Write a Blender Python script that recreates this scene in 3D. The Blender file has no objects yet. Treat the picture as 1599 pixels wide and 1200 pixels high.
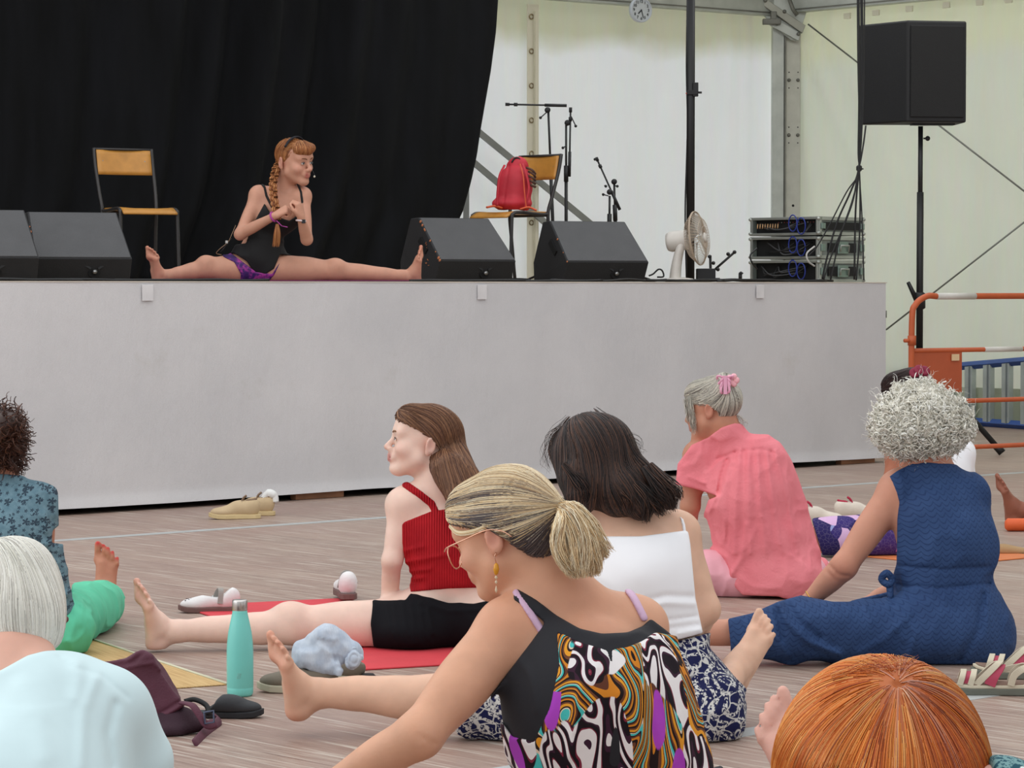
import bpy, bmesh, math, random
import numpy as np
import openvdb as vdb
from mathutils import Vector, Matrix
SC = bpy.context.scene
COL = SC.collection
# ---------------------------------------------------------------- camera (1599x1200, 4400 px focal)
FPX, HC, HOR = 4400.0, 1.18, 447.0
PITCH = math.atan((600 - HOR) / FPX)
cam = bpy.data.cameras.new('camera'); camo = bpy.data.objects.new('camera', cam); COL.objects.link(camo)
camo.location = (0, 0, HC); camo.rotation_euler = (math.pi / 2 - PITCH, 0, 0)
cam.sensor_fit = 'HORIZONTAL'; cam.sensor_width = 36.0; cam.lens = 36.0 * FPX / 1599.0
cam.clip_start = 0.1; cam.clip_end = 200
SC.camera = camo
# ---------------------------------------------------------------- light
w = bpy.data.worlds.new('world'); SC.world = w; w.use_nodes = True
bg = w.node_tree.nodes['Background']; bg.inputs[0].default_value = (0.93, 0.97, 1.0, 1); bg.inputs[1].default_value = 0.86
def area(name, loc, rot, size, power, col=(1, 1, 1)):
    l = bpy.data.lights.new(name, 'AREA'); l.shape = 'RECTANGLE'; l.size, l.size_y = size; l.energy = power; l.color = col
    o = bpy.data.objects.new(name, l); COL.objects.link(o); o.location = loc; o.rotation_euler = rot; return o
area('roof_daylight', (-1.5, 9, 6.5), (0, 0, 0), (12, 14), 400, (1, 0.98, 0.95))
area('side_daylight', (-7.5, 5, 3.2), (0, math.radians(-68), 0), (5, 10), 200, (0.97, 0.99, 1.0))
area('wall_daylight', (3.4, 19, 5.2), (math.radians(28), 0, math.radians(-25)), (6, 2), 90, (1, 1, 0.97))
# daylight outside the translucent tent walls
area('outside_back_daylight', (-2.5, 28.2, 2.6), (math.radians(-90), 0, math.radians(29)), (15, 5), 720, (1, 1, .985))
area('outside_right_daylight', (9.2, 22.5, 2.6), (math.radians(-90), 0, math.radians(-46)), (15, 5), 450, (1, .99, .96))
sc = SC
sc.view_settings.view_transform = 'Standard'; sc.view_settings.look = 'None'
sc.view_settings.exposure = 0.0; sc.view_settings.gamma = 1.0; sc.view_settings.use_curve_mapping = False
try:
    sc.cycles.use_denoising = True; sc.cycles.max_bounces = 6; sc.cycles.transparent_max_bounces = 6
except Exception: pass

# ---------------------------------------------------------------- pixel helpers
cp, sp_ = math.cos(PITCH), math.sin(PITCH)
FW = np.array([0, cp, -sp_]); UPV = np.array([0, sp_, cp]); RT = np.array([1.0, 0, 0]); CO = np.array([0, 0, HC])
def W(px, py, d):
    return CO + FW * d + RT * ((px - 799.5) * d / FPX) + UPV * ((600 - py) * d / FPX)
def G(px, py, z=0.0):
    r = FW + RT * ((px - 799.5) / FPX) + UPV * ((600 - py) / FPX)
    return CO + r * ((z - HC) / r[2])
def FP(px, z, d):
    return np.array([(px - 799.5) * (d * cp + (HC - z) * sp_) / FPX, d, z])
def V(*a): return np.array(a, dtype=float)
def nrm(v): v = np.asarray(v, float); return v / max(np.linalg.norm(v), 1e-9)

# ---------------------------------------------------------------- objects
def tag(o, label=None, cat=None, group=None, kind=None):
    if label: o['label'] = label
    if cat: o['category'] = cat
    if group: o['group'] = group
    if kind: o['kind'] = kind
    return o
def empty(name, loc, label=None, cat=None, group=None, rz=0):
    o = bpy.data.objects.new(name, None); COL.objects.link(o); o.location = tuple(map(float, loc)); o.empty_display_size = 0.1
    o.rotation_euler = (0, 0, rz)
    return tag(o, label, cat, group)
def add(name, verts, faces, mat, parent=None, smooth=True, col=None, loc=None, absolute=True, bevel=0):
    """mesh object; verts in world metres when absolute, the parent has only a location then"""
    verts = np.asarray(verts, dtype=np.float32).reshape(-1, 3)
    off = np.zeros(3)
    if parent is not None and absolute: 
        p = parent
        while p is not None: off = off + np.array(p.location); p = p.parent
    elif loc is not None: off = np.asarray(loc, float)
    me = bpy.data.meshes.new(name)
    v = verts - off.astype(np.float32)
    if isinstance(faces, np.ndarray):
        n, kk = faces.shape
        me.vertices.add(len(v)); me.vertices.foreach_set('co', v.ravel())
        me.loops.add(n * kk); me.loops.foreach_set('vertex_index', faces.ravel().astype(np.int32))
        me.polygons.add(n); me.polygons.foreach_set('loop_start', np.arange(0, n * kk, kk, dtype=np.int32))
        try: me.polygons.foreach_set('loop_total', np.full(n, kk, dtype=np.int32))
        except Exception: pass
        me.update(calc_edges=True); me.validate()
    else:
        me.from_pydata([tuple(x) for x in v.tolist()], [], faces); me.update()
    if smooth: me.polygons.foreach_set('use_smooth', [True] * len(me.polygons))
    if isinstance(mat, (list, tuple)):
        for m in mat: me.materials.append(m)
    elif mat: me.materials.append(mat)
    if col is not None:
        a = me.color_attributes.new('Col', 'FLOAT_COLOR', 'POINT')
        c = np.ones((len(v), 4), np.float32); c[:, :3] = col; a.data.foreach_set('color', c.ravel())
    o = bpy.data.objects.new(name, me); COL.objects.link(o)
    if parent is not None:
        o.parent = parent
        if not absolute and loc is not None: o.location = tuple(map(float, loc))
    elif loc is not None: o.location = tuple(map(float, loc))
    if bevel:
        m = o.modifiers.new('bevel', 'BEVEL'); m.width = bevel; m.segments = 2; m.limit_method = 'ANGLE'
    return o

class MB:
    """collects shapes into one mesh"""
    def __init__(s): s.v = []; s.f = []
    def _a(s, vs, fs):
        b = len(s.v); s.v += [tuple(map(float, x)) for x in vs]; s.f += [tuple(b + i for i in f) for f in fs]; return s
    def box(s, c, size, ax=None):
        ax = np.eye(3) if ax is None else np.asarray(ax); c = np.asarray(c, float); h = np.asarray(size, float) / 2
        vs = [c + ax[0] * h[0] * x + ax[1] * h[1] * y + ax[2] * h[2] * z for x in (-1, 1) for y in (-1, 1) for z in (-1, 1)]
        return s._a(vs, [(0, 1, 3, 2), (4, 6, 7, 5), (0, 4, 5, 1), (2, 3, 7, 6), (0, 2, 6, 4), (1, 5, 7, 3)])
    def tube(s, pts, r, n=10, cap=True, closed=False, flat=None):
        pts = [np.asarray(p, float) for p in pts]; m = len(pts); rs = r if hasattr(r, '__len__') else [r] * m
        tang = []
        for i in range(m):
            if closed: t = pts[(i + 1) % m] - pts[i - 1]
            else: t = pts[min(i + 1, m - 1)] - pts[max(i - 1, 0)]
            tang.append(nrm(t))
        ref = V(0, 0, 1) if abs(tang[0][2]) < .9 else V(1, 0, 0)
        u = nrm(np.cross(tang[0], ref)); vs = []
        for i in range(m):
            u = nrm(u - tang[i] * np.dot(u, tang[i])); w_ = np.cross(tang[i], u)
            for k in range(n):
                a = 2 * math.pi * k / n; cu, cw = math.cos(a) * rs[i], math.sin(a) * rs[i]
                if flat: cu, cw = cu * flat[0], cw * flat[1]
                vs.append(pts[i] + u * cu + w_ * cw)
        fs = []; mm = m if closed else m - 1
        for i in range(mm):
            j = (i + 1) % m
            for k in range(n): fs.append((i * n + k, i * n + (k + 1) % n, j * n + (k + 1) % n, j * n + k))
        if cap and not closed: fs.append(tuple(range(n))[::-1]); fs.append(tuple((m - 1) * n + k for k in range(n)))
        return s._a(vs, fs)
    def lathe(s, prof, c, ax=(0, 0, 1), n=24):
        ax = nrm(ax); u = nrm(np.cross(ax, V(1, 0, 0) if abs(ax[0]) < .9 else V(0, 1, 0))); w_ = np.cross(ax, u); c = np.asarray(c, float)
        vs = []; m = len(prof)
        for (r, h) in prof:
            for k in range(n):
                a = 2 * math.pi * k / n; vs.append(c + ax * h + (u * math.cos(a) + w_ * math.sin(a)) * r)
        fs = []
        for i in range(m - 1):
            for k in range(n): fs.append((i * n + k, i * n + (k + 1) % n, (i + 1) * n + (k + 1) % n, (i + 1) * n + k))
        fs.append(tuple(range(n))[::-1]); fs.append(tuple((m - 1) * n + k for k in range(n)))
        return s._a(vs, fs)
    def ribbon(s, pts, wdir, wd, th=.003):
        """flat strap: wdir gives the direction of its width"""
        pts = [np.asarray(p, float) for p in pts]; m = len(pts); vs = []
        for i in range(m):
            t = nrm(pts[min(i + 1, m - 1)] - pts[max(i - 1, 0)]); w_ = nrm(np.asarray(wdir, float) - t * np.dot(wdir, t)); n = np.cross(t, w_)
            for (a, b) in ((-1, -1), (1, -1), (1, 1), (-1, 1)): vs.append(pts[i] + w_ * a * wd / 2 + n * b * th / 2)
        fs = [(i * 4 + k, i * 4 + (k + 1) % 4, (i + 1) * 4 + (k + 1) % 4, (i + 1) * 4 + k) for i in range(m - 1) for k in range(4)]
        return s._a(vs, fs + [(3, 2, 1, 0), tuple((m - 1) * 4 + k for k in range(4))])
    def prism(s, pts, vec):
        n = len(pts); pts = [np.asarray(p, float) for p in pts]; vec = np.asarray(vec, float)
        return s._a(pts + [p + vec for p in pts], [tuple(range(n))[::-1], tuple(range(n, 2 * n))] + [(i, (i + 1) % n, n + (i + 1) % n, n + i) for i in range(n)])
    def build(s, name, mat, parent=None, smooth=False, bevel=0, absolute=True, loc=None):
        return add(name, s.v, s.f, mat, parent, smooth=smooth, bevel=bevel, absolute=absolute, loc=loc)
def smooth_path(pts, n=8):
    """Catmull-Rom"""
    P = [np.asarray(p, float) for p in pts]; P = [2 * P[0] - P[1]] + P + [2 * P[-1] - P[-2]]; out = []
    for i in range(1, len(P) - 2):
        for k in range(n):
            t = k / n; a, b, c, d = P[i - 1:i + 3]
            out.append(.5 * ((2 * b) + (c - a) * t + (2 * a - 5 * b + 4 * c - d) * t * t + (3 * b - a - 3 * c + d) * t ** 3))
    out.append(P[-2]); return out

# ---------------------------------------------------------------- materials
def lin(c):
    return tuple(((x / 255) / 12.92 if x / 255 <= .04045 else ((x / 255 + .055) / 1.055) ** 2.4) for x in c)
MC = {}
class NT:
    def __init__(s, name, rough=.6, metal=0, spec=.5):
        s.m = bpy.data.materials.new(name); s.m.use_nodes = True; s.t = s.m.node_tree; s.b = s.t.nodes['Principled BSDF']
        s.b.inputs['Roughness'].default_value = rough; s.b.inputs['Metallic'].default_value = metal; s.b.inputs['Specular IOR Level'].default_value = spec
    def n(s, typ, ins=None, **kw):
        nd = s.t.nodes.new(typ)
        for k, v in kw.items(): setattr(nd, k, v)
        for k, v in (ins or {}).items():
            if isinstance(v, bpy.types.NodeSocket): s.t.links.new(v, nd.inputs[k])
            else: nd.inputs[k].default_value = v
        return nd
    def link(s, a, b): s.t.links.new(a, s.b.inputs[b] if isinstance(b, str) else b)
    def co(s, kind='Object'): return s.n('ShaderNodeTexCoord').outputs[kind]
    def mapping(s, src, scale=(1, 1, 1), rot=(0, 0, 0), loc=(0, 0, 0)):
        return s.n('ShaderNodeMapping', {'Vector': src, 'Scale': scale, 'Rotation': rot, 'Location': loc}).outputs[0]
    def noise(s, vec, scale=5, detail=4, rough=.55, dist=0, out=0):
        return s.n('ShaderNodeTexNoise', {'Vector': vec, 'Scale': scale, 'Detail': detail, 'Roughness': rough, 'Distortion': dist}).outputs[out]
    def ramp(s, fac, stops, interp='LINEAR'):
        r = s.n('ShaderNodeValToRGB', {'Fac': fac}); cr = r.color_ramp; cr.interpolation = interp
        while len(cr.elements) < len(stops): cr.elements.new(.5)
        for e, (p, c) in zip(cr.elements, stops): e.position = p; e.color = (*c, 1) if len(c) == 3 else c
        return r.outputs[0]
    def mix(s, fac, a, b, mode='MIX'):
        m = s.n('ShaderNodeMix', data_type='RGBA', blend_type=mode)
        for i, v in ((0, fac), (6, a), (7, b)):
            if isinstance(v, bpy.types.NodeSocket): s.t.links.new(v, m.inputs[i])
            else: m.inputs[i].default_value = (*v, 1) if isinstance(v, tuple) and len(v) == 3 else v
        return m.outputs[2]
    def math(s, op, a, b=0.0, c=None):
        m = s.n('ShaderNodeMath', operation=op)
        for i, v in enumerate((a, b) if c is None else (a, b, c)):
            if isinstance(v, bpy.types.NodeSocket): s.t.links.new(v, m.inputs[i])
            else: m.inputs[i].default_value = v
        return m.outputs[0]
    def bump(s, h, strength=.3, dist=.01):
        b = s.n('ShaderNodeBump', {'Height': h, 'Strength': strength, 'Distance': dist}); s.link(b.outputs[0], 'Normal'); return b
    def color(s, v):
        if isinstance(v, bpy.types.NodeSocket): s.link(v, 'Base Color')
        else: s.b.inputs['Base Color'].default_value = (*v, 1)
def mat(name, rgb, rough=.6, metal=0, spec=.5, var=.08, vscale=8, bump=0, bscale=60, sub=0):
    if name in MC: return MC[name]
    N = NT(name, rough, metal, spec); c = lin(rgb); co = N.co()
    a = tuple(x * (1 - var) for x in c); b = tuple(min(1, x * (1 + var)) for x in c)
    N.color(N.ramp(N.noise(co, vscale), [(.3, a), (.7, b)]))
    if bump: N.bump(N.noise(co, bscale, 3), bump, .004)
    if sub:
        N.b.inputs['Subsurface Weight'].default_value = sub; N.b.inputs['Subsurface Radius'].default_value = (1, .35, .2); N.b.inputs['Subsurface Scale'].default_value = .012
    MC[name] = N.m; return N.m
def vcol_mat(name, rough=.5, spec=.4, bump=0, bscale=80, sub=0, aniso=0, var=.06):
    if name in MC: return MC[name]
    N = NT(name, rough, 0, spec); at = N.n('ShaderNodeAttribute', attribute_name='Col').outputs[0]; co = N.co()
    N.color(N.mix(1.0, at, N.ramp(N.noise(co, 22, 5), [(.3, (1 - var,) * 3), (.7, (1, 1, 1))]), 'MULTIPLY'))
    if bump: N.bump(N.noise(co, bscale, 4), bump, .003)
    if sub:
        N.b.inputs['Subsurface Weight'].default_value = sub; N.b.inputs['Subsurface Radius'].default_value = (1, .35, .2); N.b.inputs['Subsurface Scale'].default_value = .012
    MC[name] = N.m; return N.m
# ================================================================ the tent, floor and stage
STH = 1.20
A0 = G(85, 806); B0 = G(1380, 722)
U1 = nrm(B0 - A0); N1 = V(-U1[1], U1[0], 0)          # along the stage front, and backwards
def front(px):                                      # depth of the stage front line at a pixel column
    t = (px - 799.5) / FPX; return None
def stage(s, b, z=STH): return np.array([*(A0 + U1 * s + N1 * b)[:2], z])
def stage_px(px, b, z=STH):
    """point on the stage at pixel column px, b metres behind the front edge"""
    t = (px - 799.5) / FPX; p = A0 + N1 * b           # solve X = t*Y (pitch is tiny)
    s = (t * p[1] - p[0]) / (U1[0] - t * U1[1]); q = p + U1 * s; return np.array([q[0], q[1], z])
LEN = float(np.dot(B0 - A0, U1))

# floor: worn brownish planks running along the tent's cross direction
N = NT('worn_floor_boards', .42, 0, .35)
ang = math.atan2(N1[1], N1[0]); co = N.co()
rot = N.mapping(co, rot=(0, 0, -ang))               # x along the planks
br = N.n('ShaderNodeTexBrick', {'Vector': N.mapping(rot, (1, 1, 1)), 'Color1': (*lin((170, 147, 134)), 1), 'Color2': (*lin((154, 132, 121)), 1), 'Mortar': (*lin((116, 96, 88)), 1),
      'Scale': 1.0, 'Mortar Size': .0022, 'Bias': 0.0, 'Brick Width': 2.4, 'Row Height': .24}, offset=.37)
streak = N.noise(N.mapping(rot, (1.3, 16, 1)), 3.0, 7, .68)
fine = N.noise(N.mapping(rot, (2.5, 60, 1)), 4.0, 6, .7)
blot = N.noise(co, .9, 5, .6)
c1 = N.mix(N.ramp(streak, [(.46, (0, 0, 0)), (.68, (1, 1, 1))]), br.outputs[0], lin((192, 179, 166)))
c2 = N.mix(N.ramp(blot, [(.42, (0, 0, 0)), (.66, (.75, .75, .75))]), c1, lin((164, 138, 128)))
sc_ = N.noise(N.mapping(rot, (.8, 22, 1)), 2.2, 4, .55); c2 = N.mix(N.ramp(sc_, [(.575, (0, 0, 0)), (.63, (.85, .85, .85))]), c2, lin((204, 195, 184)))
dk = N.noise(N.mapping(rot, (1.1, 26, 1), loc=(3, 7, 0)), 2.0, 4, .6); c2 = N.mix(N.ramp(dk, [(.58, (0, 0, 0)), (.72, (.7, .7, .7))]), c2, lin((138, 112, 102)))
c3 = N.mix(.55, c2, N.ramp(fine, [(.3, lin((196, 172, 160))), (.72, (1, 1, 1))]), 'MULTIPLY')
N.color(c3); N.link(N.ramp(streak, [(.3, (.3,) * 3), (.7, (.6,) * 3)]), 'Roughness'); N.bump(fine, .15, .003)
FLOORM = N.m
m = MB(); m.box((0, 14, -.03), (40, 40, .06)); fl = m.build('floor', FLOORM); tag(fl, kind='structure')

# grey tape lines on the floor, parallel to the stage
tape = mat('grey_line_tape', (172, 175, 174), .5, var=.08)
def strip(name, pa, pb, wd, mt, label, cat, h=.0015, ext=0):
    u = nrm(pb - pa); n = V(-u[1], u[0], 0); m = MB()
    a, b = pa - u * ext, pb + u * ext; m.box((a + b) / 2 + V(0, 0, h / 2), (np.linalg.norm(b - a), wd, h), (u, n, V(0, 0, 1)))
    o = m.build(name, mt); tag(o, label, cat); return o
strip('line_tape', G(60, 847), G(640, 806), .075, tape, 'long thin pale grey tape line on the floor just in front of the stage', 'floor tape', ext=9)
o1 = G(1130, 1150); strip('line_tape', o1, o1 + nrm(G(1470, 1096) - o1) * 3.2, .09, tape, 'wide pale grey tape line on the floor between the orange-haired person and the sandals', 'floor tape', ext=.8)

# stage: a cloth front with creases, wooden top, black gap beneath
N = NT('stage_cloth_white', .85, 0, .15); co = N.co()
nz = N.noise(co, 1.3, 5, .6); weave = N.noise(N.mapping(co, (1, 1, 1)), 190, 2)
cst = N.ramp(nz, [(.35, lin((209, 208, 210))), (.7, lin((220, 218, 219)))])
cst = N.mix(N.ramp(N.noise(co, 2.4, 6, .7), [(.62, (0, 0, 0)), (.85, (.5, .5, .5))]), cst, lin((186, 182, 172)))
N.color(cst); cst = N.mix(.10, cst, N.noise(N.mapping(co, (60, 60, 60)), 3, 2, out=0), 'MULTIPLY'); N.color(cst); hh = N.math('ADD', N.math('MULTIPLY', weave, .25), N.noise(N.mapping(co, (5, 5, 2)), 3, 5)); N.bump(hh, .35, .012); CLOTH = N.m
S0 = -1.6
def cloth(name, P, Q, zt, zb, parent, mt, amp=.006, nx=220, nz_=50, seed=1):
    rng = np.random.default_rng(seed); u = nrm(Q - P); n = V(u[1], -u[0], 0); L = np.linalg.norm(Q - P); vs = []
    ph = rng.random(12) * 6.28; fr = rng.random(12) * 14 + 2
    for j in range(nz_ + 1):
        for i in range(nx + 1):
            s = i / nx * L; z = zb + (zt - zb) * j / nz_; t = 1 - j / nz_
            d = sum(math.sin(fr[k] * s + ph[k] + (1.4 if k % 2 else -1.1) * z * (k % 4)) for k in range(12)) * amp * .2 * (.25 + t)
            d += amp * 2.5 * math.exp(-((t - 1) / .03) ** 2)
            p = P + u * s + n * (d + .012); vs.append((p[0], p[1], z + (.004 * math.sin(s * 2.1) if j == 0 else 0)))
    fs = [(j * (nx + 1) + i, j * (nx + 1) + i + 1, (j + 1) * (nx + 1) + i + 1, (j + 1) * (nx + 1) + i) for j in range(nz_) for i in range(nx)]
    return add(name, vs, fs, mt, parent)
st = empty('stage', (*((A0 + B0) / 2)[:2], 0), 'long raised stage with its front covered in white cloth', 'stage')
m = MB(); cc = (stage(S0, 0) + stage(LEN, 5.2)) / 2
m.box((cc[0], cc[1], STH - .03), (LEN - S0, 5.2, .06), (U1, N1, V(0, 0, 1))); m.build('stage_top', mat('stage_board', (150, 132, 112), .6), st)
m = MB(); m.box((cc[0], cc[1], (STH - .06 + .02) / 2 + .02), (LEN - S0 - .1, 5.1, STH - .10), (U1, N1, V(0, 0, 1))); m.build('stage_core', mat('stage_underside_dark', (30, 26, 24), .9), st)
Pl, Pr = np.array([*stage(S0, 0)[:2], 0]), np.array([*B0[:2], 0])
cf = cloth('front_cloth', Pl, Pr, STH + .002, .035, st, CLOTH)
cloth('side_cloth', Pr, Pr + N1 * 5.2, STH + .002, .035, st, CLOTH, nx=100, seed=2)
m = MB(); e = np.array([*stage(LEN / 2 + S0 / 2, 0)[:2], STH]); m.box(e + V(0, 0, .003) - N1 * .01 + N1 * .04, (LEN - S0 + .02, .09, .006), (U1, N1, V(0, 0, 1))); m.build('folded_cloth_edge', mat('cloth_edge_beige', (205, 196, 184), .85), st)
pins = mat('white_fabric_tape', (219, 217, 218), .8)
for px in (231, 753, 1187):
    p = stage_px(px, -.022, STH - .055); m = MB(); m.box(p, (.07, .004, .085), (U1, N1, V(0, 0, 1))); m.build('tape_patch', pins, st, bevel=.001)
wd = mat('bare_timber', (150, 104, 74), .7, var=.2)
for i, px in enumerate((500, 1342, 1010)):
    p = stage_px(px, -.0, .018); m = MB(); m.box(p + N1 * .03, (.34, .05, .034), (U1, N1, V(0, 0, 1))); m.build('timber_footing', wd, st, bevel=.002)

# tent walls
CN = V(2.44, 25.4, 0); UB = nrm(V(-2.44, -1.35, 0)); UR = nrm(V(.690, -.723, 0)); EAVE = 3.62
def trans(name, rgb, f=.5):
    N = NT(name, .7, 0, .2); N.color(lin(rgb)); t = N.n('ShaderNodeBsdfTranslucent', {'Color': (*lin(rgb), 1)}); mx = N.n('ShaderNodeMixShader', {0: f, 1: N.b.outputs[0], 2: t.outputs[0]}); N.t.links.new(mx.outputs[0], N.t.nodes['Material Output'].inputs[0]); return N.m
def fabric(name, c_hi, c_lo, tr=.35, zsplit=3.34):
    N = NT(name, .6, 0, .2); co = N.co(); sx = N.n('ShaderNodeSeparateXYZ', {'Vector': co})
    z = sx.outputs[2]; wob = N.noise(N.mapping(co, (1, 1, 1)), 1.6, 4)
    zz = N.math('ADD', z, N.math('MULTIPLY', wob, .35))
    f = N.ramp(N.math('DIVIDE', zz, 4.0), [(zsplit / 4.0, (0, 0, 0)), (zsplit / 4.0 + .05, (1, 1, 1))])  # upper wall band: shade under the valance put into the fabric colour
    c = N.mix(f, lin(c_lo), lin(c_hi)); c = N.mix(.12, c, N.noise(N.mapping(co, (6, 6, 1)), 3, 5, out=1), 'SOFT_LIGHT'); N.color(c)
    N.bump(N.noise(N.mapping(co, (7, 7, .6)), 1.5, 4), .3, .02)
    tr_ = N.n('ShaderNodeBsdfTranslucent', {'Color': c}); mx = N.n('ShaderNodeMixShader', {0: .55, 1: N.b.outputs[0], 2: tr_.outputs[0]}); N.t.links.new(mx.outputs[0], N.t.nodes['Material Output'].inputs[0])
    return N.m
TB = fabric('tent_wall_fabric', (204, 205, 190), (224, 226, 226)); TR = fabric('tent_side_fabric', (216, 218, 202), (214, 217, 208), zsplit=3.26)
def wall(name, P, u, L, z0, z1, mt, seed, amp=.012, folds=()):
    rng = np.random.default_rng(seed); n = V(u[1], -u[0], 0); n = n if n[1] < 0 else -n
    nx, nz_ = 260, 50; ph = rng.random(10) * 6.28; fr = rng.random(10) * 9 + 1.5; vs = []
    for j in range(nz_ + 1):
        for i in range(nx + 1):
            s = L * i / nx; z = z0 + (z1 - z0) * j / nz_
            d = sum(math.sin(fr[k] * s + ph[k] + z * (k % 3 - 1) * .5) for k in range(10)) * amp * .4
            for (s0, zt, s1, zb, wd, am) in folds:
                t = min(1, max(0, (zt - z) / (zt - zb))); sx = s0 + (s1 - s0) * t
                d += am * math.exp(-((s - sx) / wd) ** 2) * (1 - t * .6)
            p = P + u * s + n * d; vs.append((p[0], p[1], z))
    fs = [(j * (nx + 1) + i, j * (nx + 1) + i + 1, (j + 1) * (nx + 1) + i + 1, (j + 1) * (nx + 1) + i) for j in range(nz_) for i in range(nx)]
    o = add(name, vs, fs, mt); tag(o, kind='structure'); o.modifiers.new('s', 'SOLIDIFY').thickness = .004; return o
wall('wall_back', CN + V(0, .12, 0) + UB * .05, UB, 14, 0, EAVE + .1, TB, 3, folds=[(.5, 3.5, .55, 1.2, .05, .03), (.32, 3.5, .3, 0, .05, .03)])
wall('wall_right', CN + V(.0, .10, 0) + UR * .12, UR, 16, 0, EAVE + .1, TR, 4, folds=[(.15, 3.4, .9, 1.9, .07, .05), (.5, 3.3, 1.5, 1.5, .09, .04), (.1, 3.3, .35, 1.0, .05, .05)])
sk = trans('tent_skirt_fabric', (214, 219, 204))
m = MB(); p = CN + V(0, .02, 0) + UR * 8; m.box(p + V(0, 0, .16), (16, .02, .32), (UR, V(-UR[1], UR[0], 0), V(0, 0, 1))); tag(m.build('baseboard_right', sk), kind='structure')
m = MB(); p = CN + UB * 7; m.box(p + V(0, .04, .16), (14, .02, .32), (UB, V(-UB[1], UB[0], 0), V(0, 0, 1))); tag(m.build('baseboard_back', sk), kind='structure')
# roof membrane over the back corner of the tent
ro = NT('roof_membrane', .7); ro.color(lin((240, 240, 236)))
nb = V(UB[1], -UB[0], 0); nb = nb if nb[1] < 0 else -nb; nr = V(UR[1], -UR[0], 0); nr = nr if nr[0] < 0 else -nr
m = MB(); a = CN + V(0, .2, EAVE + .12)
m._a([a, a + UR * 16, a + UR * 16 + nr * 3.2 + V(0, 0, 1.1), a + nr * 3.2 + V(0, 0, 1.1), a + UR * 16 + V(0, 0, .03), a + V(0, 0, .03), a + nr * 3.2 + V(0, 0, 1.13), a + UR * 16 + nr * 3.2 + V(0, 0, 1.13)], [(0, 1, 2, 3), (5, 6, 7, 4)]); tag(m.build('ceiling', ro.m), kind='structure')

# aluminium frame: each member its own thing
AL = mat('tent_aluminium', (176, 180, 172), .45, .35, var=.14, vscale=5, bump=.1); ALD = mat('tent_steel_dark', (112, 112, 104), .5, .4, var=.2)
def beam(name, a, b, hz, wd, mt, label, cat='tent frame', grooves=True, parent=None):
    a, b = np.asarray(a, float), np.asarray(b, float); u = nrm(b - a); s = nrm(np.cross(u, V(0, 0, 1)) if abs(u[2]) < .9 else V(0, 1, 0)); t = np.cross(s, u)
    r = parent or empty(name, a, label, cat)
    m = MB(); m.box((a + b) / 2, (np.linalg.norm(b - a), wd, hz), (u, s, t)); m.build('profile', mt, r, bevel=.004)
    if grooves:
        for sg in (-1, 1):
            m = MB(); m.box((a + b) / 2 + t * sg * hz * .36, (np.linalg.norm(b - a) - .02, wd + .012, .012), (u, s, t)); m.build('keder_rail', ALD, r)
    return r
fr = V(0, -.10, 0)
beam('eave_beam', CN + UB * .12 + fr + V(0, 0, 3.68), CN + UB * 13 + fr + V(0, 0, 3.68 + .2), .19, .10, AL, 'long grey aluminium eave beam above the back tent wall behind the clock')
beam('eave_beam', CN + UR * .15 + fr + V(0, 0, 3.70), CN + UR * 15 + fr + V(0, 0, 3.70), .17, .10, AL, 'grey aluminium eave beam above the right tent wall over the loudspeaker')
post = empty('tent_post', CN, 'thick grey aluminium corner post of the tent with bolt holes', 'tent frame')
px0 = CN + fr; m = MB(); ax3 = (V(1, 0, 0), V(0, 1, 0), V(0, 0, 1))
m.box(px0 + V(-.062, 0, 1.8), (.105, .14, 3.6), ax3); m.build('profile', AL, post, bevel=.006)
m = MB(); m.box(px0 + V(.072, .015, 1.8), (.135, .12, 3.6), ax3); m.build('profile', mat('tent_aluminium_face', (184, 184, 172), .5, .25), post, bevel=.006)
m = MB(); m.box(px0 + V(-.002, -.01, 1.8), (.010, .15, 3.6), ax3); m.build('seam_rail', ALD, post)
for zz in (3.02, 2.53):
    for dx in (.035, .115):
        m = MB(); m.lathe([(.001, -.014), (.013, -.014), (.016, -.004), (.016, .01)], px0 + V(dx, -.05, zz), (0, 1, 0), 10); m.build('bolt', ALD, post, smooth=True)
        for k in (-1, 1):
            m = MB(); m.lathe([(.006, -.002), (.006, .01)], px0 + V(dx, -.046, zz + .07 * k), (0, 1, 0), 8); m.build('bolt_hole', mat('hole_black', (22, 22, 20), .8), post)
m = MB(); m.lathe([(.012, -.002), (.012, .01)], px0 + V(.075, -.046, 1.9), (0, 1, 0), 8); m.build('bolt_hole', mat('hole_black', (22, 22, 20), .8), post)
# raking rafter foot + gusset plate at the corner
rf = empty('roof_rafter', px0 + V(0, 0, 3.6), 'grey sloping rafter with bolted gusset plate meeting the corner post', 'tent frame')
def quad_plate(pts, th): 
    m = MB(); m.prism([np.asarray(p) for p in pts], (0, th, 0)); return m
dC = CN[1] - .32
def WP(x, y, dd=0): return W(x, y, dC + dd)
quad_plate([WP(1172, -14), WP(1262, -14), WP(1262, 12), WP(1244, 64), WP(1234, 62), WP(1170, 4)], .05).build('gusset_plate', AL, rf, bevel=.004)
quad_plate([WP(1160, -14, -.05), WP(1178, -14, -.05), WP(1258, 40, -.05), WP(1253, 52, -.05)], .05).build('rafter_flange', mat('tent_flange', (150, 150, 138), .45, .4), rf, bevel=.004)
quad_plate([WP(1205, 26, -.04), WP(1251, 52, -.04), WP(1247, 64, -.04), WP(1200, 38, -.04)], .04).build('rafter_web', AL, rf, bevel=.003)
for (x, y) in ((1195, 1), (1225, 18), (1261, 13), (1247, 53), (1213, 37)):
    m = MB(); m.lathe([(.001, -.02), (.014, -.02), (.018, -.004), (.018, .01)], WP(x, y, -.05), (0, 1, 0), 10); m.build('bolt', ALD, rf, smooth=True)
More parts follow.
